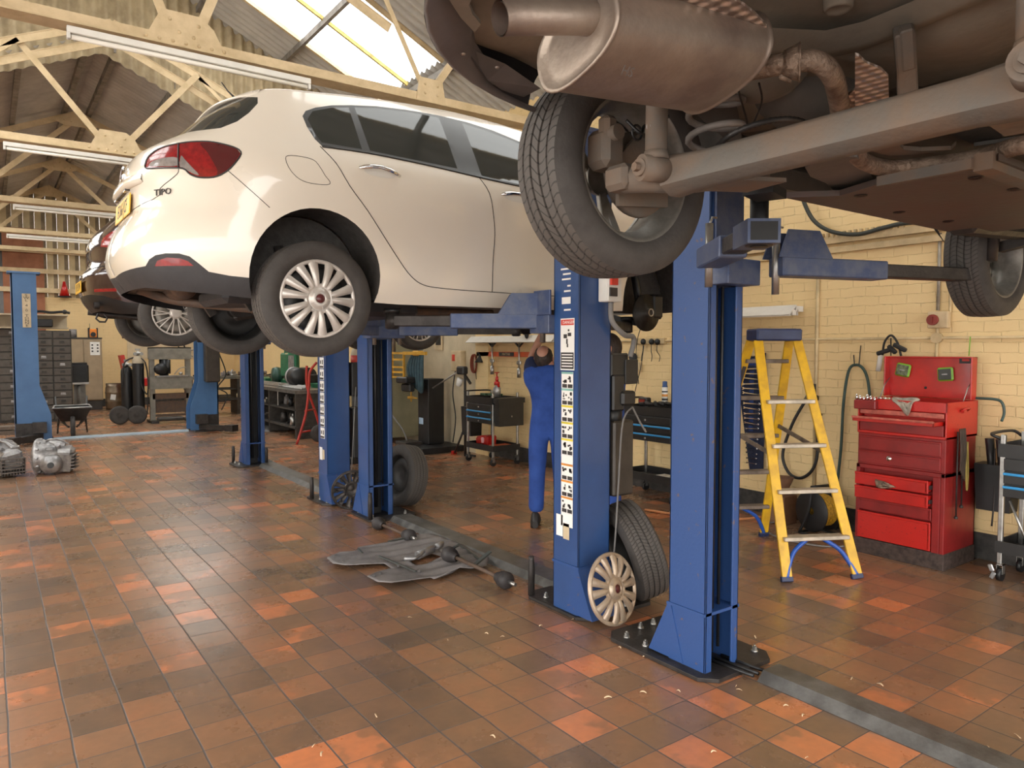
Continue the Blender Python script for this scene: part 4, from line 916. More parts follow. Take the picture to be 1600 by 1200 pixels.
# ================================================================ DARK RED CAR ON THE LIFT BEHIND
DRP = mat('dark_maroon_paint', (.030, .012, .014), .15, .1, .1, 2, coat=1.)
RB = Body(4.15,
    rear=[(.18, .16), (.26, .08), (.36, .02), (.46, .0), (.58, .005), (.64, .06), (.70, .085), (.85, .075), (.95, .10), (1.04, .16), (1.12, .24), (1.25, .36), (1.38, .50), (1.48, .60)],
    front=[(.18, 4.0), (.5, 4.15), (.85, 4.0), (1.48, 3.7)],
    width=[(.18, .82), (.26, .85), (.45, .88), (.68, .885), (.82, .875), (.95, .84), (1.02, .80), (1.2, .72), (1.38, .64), (1.48, .58)],
    top=[(.5, 1.38), (.85, 1.42), (1.3, 1.455), (1.9, 1.46), (2.4, 1.42), (2.55, 1.38), (2.75, 1.28), (3.2, 1.01), (3.35, .97), (3.8, .90), (4.15, .74)],
    x0=.77, x1=3.45, nr=2.7, nf=2.5, wx=[(0, .97), (.5, .99), (3.2, 1.), (4.15, .97)])
rregs = [('rear_bumper_valance', BLK, [(0, .1), (0, .38), (.3, .38), (.45, .36), (.6, .30), (.78, .28), (.78, .1)]),
         ('window_trim', TRIMB, [(.93, 1.10), (1.0, 1.2), (1.15, 1.29), (1.5, 1.36), (2.1, 1.38), (2.5, 1.31), (3.0, 1.08), (3.2, .98), (2.4, 1.0), (1.3, 1.05), (1.0, 1.04)]),
         ('rear_window', GLASS, [(0, 1.10), (.5, 1.11), (.62, 1.16), (.60, 1.30), (.3, 1.34), (0, 1.35)]),
         ('tail_lamp', TL, [(.36, .84), (.38, .93), (.46, .99), (.58, 1.03), (.68, 1.04), (.70, .99), (.62, .92), (.55, .86), (.48, .82)]),
         ('rear_side_window', GLASS, [(1.3, 1.09), (1.32, 1.31), (1.9, 1.35), (1.92, 1.05)]), ('front_side_window', GLASS, [(2.05, 1.04), (2.05, 1.35), (2.5, 1.28), (3.0, 1.05)]),
         ('reflector', TL, [(.36, .40), (.36, .43), (.56, .43), (.56, .40)])]
rc = hatch('estate_car', 'dark maroon hatchback on the lift behind, mostly hidden by the white car', (.78, 8.6, 1.74), RB, DRP, dict(bottom_rear=.22, arch_r=.35, wb=2.68, regs=rregs))
rc['label'] = 'dark maroon car raised behind the white one, only its tail and wheels showing'
nplate(rc, RB.P(0, .50)[0] - .012, .47, 'AP15 LVW', 0)
b = MB(); b.tube(bez([(.1, .35, .24), (.5, .3, .2), (.9, .2, .18), (2.5, .1, .2)], 5), .03, 10); b.lathe([(.034, -.02), (.036, .02), (.03, .03)], c=(.09, -.5, .27), axis='X', n=16); b.obj('exhaust_pipe', DKS, rc)
b = MB(); b.bar((.95, -.62, .2), (.95, .62, .2), .1, .09); b.obj('rear_axle', DKS, rc)
b = MB(); b.tube([(.12, -.35, .20), (.10, -.35, .15), (.13, -.35, .12), (.18, -.35, .12), (.2, -.35, .16), (.17, -.35, .2)], .009, 6); b.obj('towing_eye', DKS, rc)
for l, o in (((.73, -.78, .20), -1), ((.73, .78, .20), 1), ((3.42, -.78, .16), -1), ((3.42, .78, .16), 1)): wheel(rc, l, o, 'alloy', .325, .215, .2)
bodyline(RB, [(0, .62), (.3, .64), (.5, .66), (.62, .66)], .006, (-1,)).obj('bumper_step', LINE, rc)

# ================================================================ DARK CAR WITH ITS UNDERSIDE OVER THE CAMERA
def ray(u, v):
    a = (u - 800) / 1140.; c = (v - 600) / 1140.; fw = cos(PITCH) - c * sin(PITCH); up = -c * cos(PITCH) - sin(PITCH)
    return Vector((a * sin(HEAD) + fw * cos(HEAD), -a * cos(HEAD) + fw * sin(HEAD), up))
def pz(u, v, z): r_ = ray(u, v); return r_ * ((z - 1.6) / r_.z) + Vector((0, 0, 1.6))
def py(u, v, Y): r_ = ray(u, v); return r_ * (Y / r_.y) + Vector((0, 0, 1.6))
def px(u, v, X): r_ = ray(u, v); return r_ * (X / r_.x) + Vector((0, 0, 1.6))
OA = Vector((.70, 1.0, 1.94))
GP0 = mat('grey_coil_steel', (.24, .21, .19), .6, .2, .2, 8)
UNP = mat('underseal_beige', (.25, .22, .175), .75, .1, .3, 3, .3, 20, col2=(.17, .145, .115)); UND2 = mat('underbody_dark', (.10, .09, .08), .7, .1, .35, 4, .4, 18, col2=(.14, .12, .105))
TRAYM = mat('brown_black_undertray', (.066, .056, .047), .55, 0, .2, 4, .15, 30, col2=(.09, .058, .05)); BMP = mat('bumper_underside_plastic', (.17, .155, .15), .5, 0, .15, 5, .05)
MUF = mat('heated_steel_brown', (.33, .27, .22), .45, .6, .25, 5, .12, 60, col2=(.20, .15, .125)); PIPE = mat('rusty_pipe', (.30, .22, .165), .6, .5, .3, 22, .8, 70, col2=(.12, .075, .05)); BEAM = mat('dusty_axle_steel', (.118, .106, .092), .7, .1, .2, 5, .2, 40, col2=(.17, .112, .075))
GUNM = mat('dark_grey_car_paint', (.06, .058, .06), .3, .3, .1, 2, coat=.6)
CA = Body(4.4,
    rear=[(.34, .02), (.40, .0), (.50, .02), (.62, .03), (.75, .05), (.9, .08), (1.02, .15), (1.2, .38), (1.4, .60), (1.5, .7)], front=[(.18, 4.25), (.5, 4.4), (.85, 4.2), (1.5, 3.9)],
    width=[(.18, .80), (.30, .855), (.40, .885), (.55, .895), (.7, .895), (.9, .87), (1.0, .83), (1.2, .73), (1.4, .63), (1.5, .58)],
    top=[(.5, 1.38), (.85, 1.42), (1.3, 1.455), (1.9, 1.46), (2.4, 1.42), (2.55, 1.38), (2.75, 1.28), (3.2, 1.01), (3.35, .97), (3.8, .90), (4.4, .72)],
    x0=1.05, x1=3.6, nr=2.3, nf=2.5, wx=[(0, 1.), (4.4, 1.)])
aregs = [('window_trim', TRIMB, [(1.0, 1.10), (1.1, 1.25), (1.5, 1.36), (2.1, 1.38), (2.5, 1.31), (3.0, 1.08), (3.2, .98), (2.4, 1.0), (1.3, 1.05), (1.0, 1.04)]), ('rear_window', GLASS, [(0, 1.08), (.6, 1.09), (.6, 1.28), (0, 1.32)]), ('tail_lamp', TL, [(.5, .8), (.5, .98), (.75, .98), (.75, .8)])]
ca = hatch('raised_car', 'dark car raised at the right, its exhaust, axle beam and tyre seen from below', tuple(OA), CA, GUNM, dict(bottom_rear=.40, arch_r=.37, wb=2.72, regs=aregs, bare=True))
def A(p): return Vector(p) - OA
def apoly(b, pts, z, th=.0, zt=None):
    q = [A(pz(u, v, z)) for u, v in pts]
    tri = geometry.tessellate_polygon([[Vector((p.x, p.y, 0)) for p in q]])
    n = len(q); V = b._add(q, [t for t in tri])
    if th: V2 = b._add([p + Vector((0, 0, th)) for p in q], [tuple(reversed(t)) for t in tri] ); [b.bm.faces.new((V[i], V[(i + 1) % n], V2[(i + 1) % n], V2[i])) for i in range(n)]
    return b
# lip under the rear bumper
b = MB(); rows = []
inner = [(703, -140), (703, -90), (703, -40), (705, 0), (722, 30), (736, 55), (733, 75), (736, 95), (748, 112), (762, 128), (785, 144), (807, 156)]
inn = [A(pz(u, v, 2.37)) for u, v in inner]
for i in range(12):
    s = .10 + .80 * i / 11; o = Vector(CA.P(s, .40)); o2 = Vector(CA.P(s, .42)); rows.append([o2, o, o + (inn[i] - o) * .12 + Vector((0, 0, -.004)), o + (inn[i] - o) * .5 + Vector((0, 0, .006)), inn[i], inn[i] + Vector((.01, -.005, .05))])
b.grid(rows); b.obj('bumper_underside', BMP, ca, recalc=False)
b = MB(); rows = []
for i in range(25):
    s = i / 24 * .94; o = Vector(CA.P(s, .402)); rows.append([(o.x, -o.y, o.z), (o.x + (.25 if s < .8 else 0), -o.y * .8, o.z + .01)])
b.grid(rows); b.obj('bumper_underside', BMP, ca, recalc=False)
b = MB()
for u, v in ((724, 84), (721, 107), (750, 124), (786, 150), (777, 105), (741, 38)): p = A(pz(u, v, 2.362)); b.lathe([(.0, -.004), (.005, -.004), (.007, 0)], c=p, n=10)
b.obj('screw', STEEL, ca)
b = MB(); apoly(b, [(700, -60), (702, 0), (720, 28), (742, 51), (751, 38), (738, 22), (733, 8), (737, 0), (745, -20), (750, -60)], 2.355, .01); b.obj('bumper_bracket', UNP, ca)
b = MB(); q = [A(pz(733, 76, 2.40)), A(pz(737, 92, 2.37)), A(pz(762, 126, 2.37)), A(pz(808, 157, 2.37)), A(pz(845, 138, 2.40)), A(pz(790, 100, 2.42))]; b._add(q, [(0, 1, 2, 5), (2, 3, 4, 5)]); b.obj('wheel_liner_panel', BMP, ca)
# floor panels at real heights
b = MB(); P = []
for i in range(25):
    X = .06 + 1.6 * i / 24; r_ = []
    for j in range(29):
        Y = (-1 + 2 * j / 28) * min(.84, CA.P(s_at_x(CA, X + .0, .5), .5)[1] * .95); z = .50 + .012 * sin(X * 9 + Y * 3) + .02 * math.exp(-((X - .75) ** 2 + (Y + .1) ** 2) / .02) - .05 * math.exp(-((X - .55) ** 2 + (Y + .25) ** 2) / .09) + .010 * sin(Y * 17)
        if X > 1.15: z -= .05 * min(1, (X - 1.15) / .12) * (1 if Y < .15 else .3)
        r_.append((X, Y, z))
    P.append(r_)
b.grid(P); b.obj('boot_floor', UNP, ca)
b = MB(); P = []
for i in range(40):
    X = 1.2 + 2.7 * i / 39; r_ = []
    for j in range(41):
        Y = -.84 + 1.68 * j / 40; z = .52 + .012 * sin(Y * 34 + 1.5 * sin(X * 4)) + .01 * sin(X * 11 + 2 * sin(Y * 6)) + .10 * math.exp(-(Y ** 2) / .012)
        r_.append((X, Y, z))
    P.append(r_)
b.grid(P); b.obj('floor_pan', UND2, ca)
# long painted chassis rail seen along the top right, and the cross member / strap
b = MB(); a0 = A(pz(1150, 100, 2.40)); 
pts = [A(pz(u, v, 2.385)) for u, v in ((1200, 88), (1290, 92), (1345, 80), (1420, 52), (1530, 6), (1640, -40))]
rows = [[p + Vector((-.10, -.06, .03)), p + Vector((-.05, -.03, -.004)), p, p + Vector((.012, .008, .02)), p + Vector((.014, .01, .09))] for p in pts]
b.grid(rows); b.obj('chassis_rail', UNP, ca)
b = MB(); p, q = A(pz(1412, 45, 2.37)), A(pz(1420, 175, 2.22)); b.bar(p, q, .05, .045, up=(.6, -.8, 0), bev=.004); b.bar(p + Vector((-.012, -.012, -.004)), p + (q - p) * .45 + Vector((-.012, -.012, -.006)), .03, .03, up=(.6, -.8, 0), bev=.004); b.obj('strap_bracket', BEAM, ca)
b = MB(); p = A(pz(1310, 10, 2.43)); b.lathe([(.0, -.004), (.026, -.004), (.030, -.010), (.034, -.004), (.036, .02)], c=p, n=20); b.obj('drain_plug', UNP, ca)
# silencer
b = MB()
def oval(X, cy, cz, ry, rz, n=40, tilt=0.): 
    out = []
    for i in range(n):
        a = 2 * pi * i / n; c_, s_ = cos(a), sin(a); r_ = (abs(c_) ** 2.6 + abs(s_) ** 2.6) ** (-1 / 2.6); out.append((X, cy + ry * r_ * c_ * cos(tilt) - rz * r_ * s_ * sin(tilt), cz + ry * r_ * c_ * sin(tilt) + rz * r_ * s_ * cos(tilt)))
    return out
c0 = A((1.04, 1.21, 2.258)); c1 = A((1.50, 1.20, 2.303)); prof = [(-.002, .35), (-.004, .70), (.004, .84), (-.012, .93), (-.016, 1.0), (-.008, 1.035), (.0, 1.0), (.02, .985), (.98, .985), (1.0, 1.0), (1.008, 1.035), (1.02, 1.0), (1.03, .9), (1.03, .4)]
P = []
for t, k in prof:
    c = c0 + (c1 - c0) * t; o = oval(c.x, c.y, c.z, (.130 + .014 * t) * k, (.084 + .004 * t) * k, tilt=-.28); P.append(o + [o[0]])
b.grid(P)
for e in (0, -1): b._add(P[e][:-1], [tuple(range(40))])
b.obj('silencer', MUF, ca)
b = MB()
tp = bez([A((1.05, 1.17, 2.29)), A((.98, 1.175, 2.275)), A((.92, 1.19, 2.265)), A((.87, 1.205, 2.258)), A((.84, 1.21, 2.25))], 6)
b.tube(tp, [.036] * 3 + [.034] * (len(tp) - 3), 20, caps=False); b.tube([p + Vector((.001, 0, 0)) for p in reversed(tp)], .030, 20, caps=False); b.tube([tp[0] + Vector((0.012, 0, 0)), tp[1]], .042, 20); b.obj('tail_pipe', MUF, ca)
b = MB(); b.box((0, 0, 0), (.006, .04, .006)); 
o = text('stamped_lettering', 'HS', .028, mat('stamp_dark', (.10, .08, .07), .6), ca, A((1.10, 1.118, 2.175)), (R(-60), R(0), R(0)), .0005); b.bm.free(); o.rotation_euler = (R(125), 0, 0)
# exhaust line
b = MB(); ptsx = [A(pz(1122, 112, 2.31)), A(pz(1165, 110, 2.30)), A(pz(1235, 98, 2.30)), A(pz(1275, 96, 2.30)), A(pz(1300, 118, 2.28)), A(pz(1310, 155, 2.27)), A(pz(1316, 195, 2.25)), A(pz(1330, 232, 2.20)), A(pz(1350, 252, 2.18)), A(pz(1385, 262, 2.17)), A(pz(1450, 258, 2.17)), A(pz(1530, 246, 2.17)), A(pz(1640, 228, 2.17)), A((3.4, .9, 2.18))]
b.tube(bez(ptsx, 7), .026, 16); b.obj('exhaust_pipe', PIPE, ca)
b = MB(); p, q = A(pz(1224, 100, 2.30)), A(pz(1248, 97, 2.30)); b.cyl(p, q, .031, .045, n=18); b.cyl(q, q + (q - p) * .12, .047, n=18); b.tube([p + (q - p) * .3 + Vector((0, 0, -.034)), p + (q - p) * .1 + Vector((-.01, -.02, -.05)), p + Vector((-.04, -.02, -.045))], .006, 6); b.obj('pipe_clamp', PIPE, ca)
# quilted heat shields
QU = bpy.data.materials.new('quilted_aluminium'); QU.use_nodes = True; nt = QU.node_tree; L = nt.links.new; p_ = nt.nodes['Principled BSDF']; p_.inputs['Base Color'].default_value = (.62, .52, .46, 1); p_.inputs['Metallic'].default_value = .8; p_.inputs['Roughness'].default_value = .38
tc = _n(nt, 'TexCoord'); mp = _n(nt, 'Mapping'); mp.inputs['Scale'].default_value = (130, 130, 130); mp.inputs['Rotation'].default_value = (0, 0, .7); L(tc.outputs['Object'], mp.inputs[0]); s = _n(nt, 'SeparateXYZ'); L(mp.outputs[0], s.inputs[0])
a = _n(nt, 'Math', operation='SINE'); c = _n(nt, 'Math', operation='SINE'); L(s.outputs['X'], a.inputs[0]); L(s.outputs['Y'], c.inputs[0]); q_ = _n(nt, 'Math', operation='MULTIPLY'); L(a.outputs[0], q_.inputs[0]); L(c.outputs[0], q_.inputs[1])
a.inputs[0].default_value = 0; bp = _n(nt, 'Bump', Strength=1.0, Distance=.008); L(q_.outputs[0], bp.inputs['Height']); L(bp.outputs[0], p_.inputs['Normal'])
b = MB(); apoly(b, [(960, -60), (1000, -8), (1030, 8), (1062, 20), (1090, 38), (1118, 46), (1130, 56), (1152, 63), (1170, 62), (1190, 54), (1198, 42), (1180, 22), (1162, 8), (1140, -4), (1120, -60)], 2.345, .006); b.obj('heat_shield', QU, ca)
b = MB(); apoly(b, [(1336, 86), (1342, 88), (1352, 98), (1376, 108), (1388, 120), (1390, 190), (1336, 195), (1336, 140)], 2.27, .006); b.obj('heat_shield', QU, ca)
b = MB(); apoly(b, [(1336, 140), (1337, 195), (1318, 195), (1316, 165), (1322, 152)], 2.275, .006); b.obj('heat_shield', QU, ca)
# torsion beam, trailing arms, hubs, dampers, springs
b = MB(); prof = [(-.055, -.03), (-.02, -.05), (.02, -.05), (.055, -.025), (.06, .035), (.035, .045), (-.035, .048), (-.06, .03)]; P = []
for t in (0, .06, .14, .2, .8, .86, .94, 1):
    y = .46 - .92 * t + 0.; k = 1.15 if t in (0, 1) else (.95 if .1 < t < .9 else 1.05); P.append([(.93 + a_ * k, y, .155 + c_ * k) for a_, c_ in prof] + [(.93 + prof[0][0] * k, y, .155 + prof[0][1] * k)])
b.grid(P); b.obj('axle_beam', BEAM, ca, bev=.0)
for sd in (-1, 1):
    b = MB(); b.tube(bez([(1.22, sd * .46, .20), (1.05, sd * .44, .17), (.95, sd * .45, .15), (.88, sd * .52, .155), (.87, sd * .60, .165)], 5), [.045] * 8 + [.042] * 13, 12); b.bar((.86, sd * .55, .165), (.86, sd * .645, .165), .09, .075, bev=.015); b.lathe([(.045, -.04), (.05, .0), (.045, .04)], c=(1.28, sd * .46, .21), axis='Y', n=18)
    b.bar((1.0, sd * .40, .135), (1.22, sd * .36, .15), .16, .012); arm_ = b.obj('trailing_arm', BEAM, ca)
    b = MB(); b.lathe([(.0, -.02), (.135, -.02), (.14, 0), (.135, .012), (0, .012)], c=(1.05, sd * .735, .228), axis='Y', n=36); b.prism([(.90, .10), (1.12, .12), (1.12, .30), (.98, .33), (.90, .25)], sd * .66, sd * .675, 'XZ'); b.box((.87, sd * .69, .27), (.09, .10, .12), bev=.02); b.box((.855, sd * .665, .33), (.05, .05, .07), bev=.012); b.cyl((.86, sd * .62, .31), (.86, sd * .72, .31), .024); b.cyl((1.05, sd * .65, .228), (1.05, sd * .75, .228), .055)
    b.obj('brake_assembly', BEAM, ca)
    b = MB(); b.tube(bez([(.87, sd * .60, .34), (.90, sd * .57, .30), (.93, sd * .58, .33), (.97, sd * .52, .35)], 6), .005, 6); b.tube([(.90 + .02 * cos(t), sd * .585, .305 + .022 * sin(t)) for t in [i * .5 for i in range(14)]], .004, 5); b.obj('brake_hose', BLK, ca)
    b = MB(); b.cyl((.85, sd * .46, .21), (.85, sd * .455, .55), .031, n=20); b.cyl((.85, sd * .46, .19), (.85, sd * .46, .215), .038, .033, n=20); b.cyl((.80, sd * .47, .165), (.88, sd * .45, .165), .037, n=22); dm = b.obj('damper', BEAM, ca)
    b = MB(); b.cyl((.790, sd * .47, .165), (.80, sd * .47, .165), .024, n=20); b.cyl((.775, sd * .472, .165), (.79, sd * .47, .165), .013, n=6, sm=False); b.obj('damper_bolt', BEAM, dm)
    b = MB(); b.cyl((.82, sd * .462, .28), (.845, sd * .46, .28), .009, .011, n=10); b.obj('weld_tab', ALU, dm)
    b = MB(); cx, cy = 1.08, sd * .44; b.tube([(cx + .078 * cos(t * .35), cy + .078 * sin(t * .35), .185 + t * .0040) for t in range(84)], .0105, 8); b.obj('coil_spring', GP0, ca)
b = MB(); fx = bez([A(pz(1110, 240, 2.17)), A(pz(1140, 212, 2.19)), A(pz(1175, 196, 2.21)), A(pz(1215, 187, 2.23)), A(pz(1250, 189, 2.24)), A(pz(1275, 205, 2.24)), A(pz(1290, 240, 2.2))], 10); b.tube(fx, [.0075 + .0018 * (i % 2) for i in range(len(fx))], 8); b.obj('ribbed_hose', DKS, ca)
b = MB(); b.tube(bez([A(pz(1060, 262, 2.13)), A(pz(1100, 262, 2.14)), A(pz(1140, 240, 2.15)), A(pz(1180, 218, 2.16)), A(pz(1230, 205, 2.2))], 6), .006, 6); b.tube(bez([A(pz(1085, 275, 2.12)), A(pz(1130, 262, 2.13)), A(pz(1170, 245, 2.15))], 6), .009, 6); b.tube(bez([A(pz(1150, 128, 2.3)), A(pz(1165, 180, 2.27)), A(pz(1172, 200, 2.25)), A(pz(1190, 160, 2.28)), A(pz(1186, 130, 2.3))], 6), .003, 5); b.obj('brake_pipe', DKS, ca)
b = MB(); b.tube(bez([A(pz(1168, 60, 2.36)), A(pz(1155, 90, 2.33)), A(pz(1150, 108, 2.315))], 5), .009, 8); b.obj('silencer_hanger', MUF, ca)
# spring seat dome and inner wheel housing
b = MB(); b.sph(A((1.88, 1.36, 2.46)), .16, sc=(1.0, .9, .8)); b.obj('spring_seat', UNP, ca)
b = MB(); b.sph(A((2.22, 1.40, 2.44)), .2, sc=(1.2, .8, .7)); b.obj('tank_end', UND2, ca)
b = MB(); P = []
for i in range(17):
    a = pi * .78 - pi * .78 * i / 16; x = 1.05 + .372 * cos(a); z = .317 + .372 * sin(a); P.append([(x, .885, z), (x, .60, z + .01)])
b.grid(P); q = [(r_[1]) for r_ in P]; b._add(q, [tuple(range(17))]); b.obj('arch_liner', UND2, ca)
# undertray / guard and other front parts
b = MB(); TZ = 2.13
tr = [(1225, 309), (1312, 306), (1372, 288), (1519, 261), (1524, 268), (1545, 262), (1560, 250), (1700, 300), (1700, 345), (1509, 368)]
apoly(b, tr, TZ, .02); b.obj('undertray', TRAYM, ca)
b = MB(); p, q = A(pz(1372, 284, TZ - .004)), A(pz(1520, 256, TZ - .004)); b.bar(p, q, .018, .03); b.bar(A(pz(1536, 252, TZ)), A(pz(1640, 292, TZ)), .05, .05); b.obj('tray_edge', BEAM, ca)
for u, v in ((1405, 332), (1482, 346), (1525, 278), (1585, 296), (1345, 306)): b = MB(); b.lathe([(.010, .002), (.020, -.002), (.024, .004)], c=A(pz(u, v, TZ - .002)), n=16); b.obj('tray_plug', BLK, ca)
b = MB(); b.bar(A((2.1, 1.72, 2.25)), A((4.0, 1.72, 2.26)), .05, .10, bev=.01); b.obj('sill_rail', UND2, ca); b = MB(); b.bar(A((2.1, .28, 2.25)), A((4.0, .28, 2.26)), .05, .10, bev=.01); b.obj('sill_rail', UND2, ca)
b = MB(); b.box(A(pz(1195, 301, 2.12)) + Vector((0, 0, .0)), (.14, .10, .03), rot=(0, 0, .3)); b.obj('jacking_block', BLK, ca)
b = MB(); apoly(b, [(1358, 215), (1362, 236), (1390, 244), (1440, 240), (1492, 234), (1494, 226), (1486, 234), (1440, 236), (1412, 234), (1406, 228), (1412, 222), (1438, 218), (1440, 212), (1420, 208), (1404, 207), (1380, 212)], 2.20, .012); b.obj('exhaust_hanger_bracket', BEAM, ca)
b = MB(); apoly(b, [(1258, 262), (1300, 242), (1340, 246), (1368, 282), (1368, 296), (1312, 306), (1290, 286), (1266, 276)], 2.17, .05); b.obj('fuel_tank_corner', UND2, ca)
b = MB(); apoly(b, [(1450, 195), (1520, 225), (1700, 190), (1700, 120), (1560, 165)], 2.26, .03); b.bar(A(pz(1522, 226, 2.25)), A(pz(1700, 200, 2.25)), .006, .012); b.obj('propshaft_cover', UND2, ca)
b = MB(); b.bar(A((3.55, 1.5, 2.16)), A((4.3, 1.5, 2.2)), .12, .1, bev=.02); b.bar(A((4.28, 1.62, 2.12)), A((4.2, 1.2, 2.18)), .06, .05); b.cyl(A((4.22, 1.64, 2.05)), A((4.22, 1.60, 2.5)), .03); b.obj('front_suspension', DKS, ca)
W0 = 2.168 - 1.94
wheel(ca, (1.02, .80, W0 + .012), 1, 'open', .345, .232, .235, tread=TREAD); wheel(ca, (1.02, -.80, W0 + .012), -1, 'open', .345, .232, .235, tread=TREAD)
wheel(ca, (1.05 + 2.72, .75, 2.10 - 1.94), 1, 'open', .33, .225, .205, tread=TREADB); wheel(ca, (1.05 + 2.72, -.75, 2.10 - 1.94), -1, 'open', .33, .225, .205, tread=TREADB)
# ================================================================ THINGS AROUND THE NEAR BAYS
def TH(name, label, cat, x, y, z=0, rz=0, group=None): return thing(name, label, cat, (x, y, z), rz, group)
# ---- red tool chest against the wall: x depth into the wall, y along it
REDW = mat('red_enamel_worn', (.48, .014, .010), .35, 0, .15, 60, .1, 60, col2=(.20, .012, .010), spot=-.1, coat=.2); REDD = mat('red_enamel_dull', (.26, .012, .012), .4, 0, .2, 5, coat=.1); REDL = mat('pink_worn_lip', (.58, .14, .10), .4, 0, .3, 18); KICK = mat('scuffed_plinth', (.075, .050, .042), .6, .1, .4, 25, .2, 60)
t = TH('tool_chest', 'tall red tool chest with raised lid and open drawers against the cream wall', 'tool chest', 5.52, 2.39)
W_, D_ = .655, .50
def P_(name, boxes, m, par=t, bev=.004):
    b = MB(); [b.span(*q) for q in boxes]; return b.obj(name, m, par, bev=bev)
# roll cabinet
P_('lower_cabinet', [((.0, .0, .06), (D_, .03, .70)), ((0, W_ - .03, .06), (D_, W_, .70)), ((.03, 0, .06), (D_, W_, .09)), ((D_ - .02, 0, .06), (D_, W_, .7)), ((0, 0, .67), (D_, W_, .70)), ((0, .031, .06), (.012, .085, .67)), ((.06, .03, .1), (.08, W_ - .03, .67))], REDD)
P_('plinth', [((-.004, -.005, .0), (D_, W_ + .005, .12))], KICK)
for z0, z1, xo, mm in ((.55, .645, -.055, RED), (.445, .54, -.055, RED), (.345, .435, .004, REDD), (.125, .335, -.004, REDW)):
    d_ = P_('drawer', [((xo, .09, z0), (xo + .012, W_ - .02, z1)), ((xo, .10, z0 + .01), (.3, .112, z1 - .01)), ((xo - .006, .09, z1 - .018), (xo + .012, W_ - .02, z1))], mm)
    if xo < -.01: P_('drawer_runner', [((xo + .012, .083, z0 + .03), (.2, .09, z0 + .06))], BLK, d_)
# middle chest
P_('middle_chest', [((.01, .005, .70), (D_ - .01, W_ - .005, .945))], REDD)
for z0, z1 in ((.82, .925), (.715, .812)): P_('drawer', [((-.002, .035, z0), (.012, W_ - .02, z1)), ((-.008, .035, z1 - .014), (.004, W_ - .02, z1))], REDD)
b = MB(); b.lathe([(.0, -.006), (.012, -.006), (.015, -.002), (.019, 0)], c=(-.008, .40, .765), axis='X', n=16); b.obj('lock', CHROME, t)
# top chest, open
P_('top_chest', [((.0, 0, .945), (D_, .012, 1.21)), ((0, W_ - .012, .945), (D_, W_, 1.21)), ((D_ - .012, 0, .945), (D_, W_, 1.21)), ((0, 0, .945), (D_, W_, .965)), ((0, 0, 1.135), (.012, W_, 1.21)), ((.02, .012, 1.15), (D_, W_, 1.16)), ((.06, .02, .96), (.07, W_ - .02, 1.14))], REDW)
P_('drawer', [((-.002, .02, 1.095), (.012, W_ - .02, 1.13))], REDL); P_('drawer', [((-.002, .02, .965), (.012, W_ - .02, 1.045))], REDD)
dr = P_('drawer', [((-.13, .03, 1.045), (-.12, W_ - .03, 1.075)), ((-.13, .03, 1.045), (.2, .04, 1.075)), ((-.13, W_ - .04, 1.045), (.2, W_ - .03, 1.075)), ((-.12, .03, 1.045), (.2, W_ - .03, 1.05))], RED); P_('drawer_lip', [((-.145, .03, 1.068), (-.12, W_ - .03, 1.084))], REDL, dr)
ld = P_('lid', [((.455, 0, 1.215), (.465, W_, 1.535)), ((.38, 0, 1.215), (.465, .012, 1.535)), ((.38, W_ - .012, 1.215), (.465, W_, 1.535)), ((.41, 0, 1.523), (.465, W_, 1.535))], RED)
b = MB(); b.span((.452, .02, 1.485), (.456, .12, 1.525)); b.obj('maker_plate', STKD, ld); b = MB(); b.box((.450, .075, 1.51), (.002, .05, .016)); b.obj('plate_emblem', STKR, ld)
b = MB(); b.lathe([(.0, -.002), (.010, -.002), (.011, 0)], c=(.455, .36, 1.29), axis='X', n=12); b.obj('lock_hole', BLK, ld)
for y in (.02, W_ - .02): b = MB(); b.tube([(.44, y, 1.36), (.36, y, 1.30), (.30, y, 1.21)], .004, 6); b.obj('lid_stay', STEEL, t)
b = MB(); b.box((.25, -.008, 1.14), (.05, .02, .02)); b.tube([(.20, -.006, 1.14), (.21, -.03, 1.16), (.29, -.03, 1.16), (.30, -.006, 1.14)], .006, 6); b.obj('side_handle', RED, t)
# square green cases on the lid (held by magnets)
LIME = mat('lime_green_plastic', (.22, .48, .04), .4); DGR = mat('dark_grey_plastic', (.05, .055, .05), .5); CLR = mat('grey_green_window', (.16, .20, .11), .3, 0, .5, 40)
for yy, zz, a, mm, lab in ((.53, 1.425, .18, CLR, 'small lime-edged case tilted on the raised red lid, see-through cover, left of two'), (.21, 1.40, -.08, DGR, 'small lime-edged case with dark cover on the raised red lid, right of two')):
    q = TH('bit_case', lab, 'case', 5.52 + .452, 2.39 + yy, zz, 0, 'green edged cases on the chest lid'); q.rotation_euler = (a, 0, 0)
    b = MB(); b.box((-.012, 0, 0), (.024, .115, .105), bev=.012); b.obj('case_body', LIME, q)
    b = MB(); b.box((-.026, 0, 0), (.006, .092, .083), bev=.006); c = b.obj('cover', mm, q)
    b = MB(); b.box((-.030, 0, 0), (.002, .04, .009)); b.obj('cover_print', ALU, c)
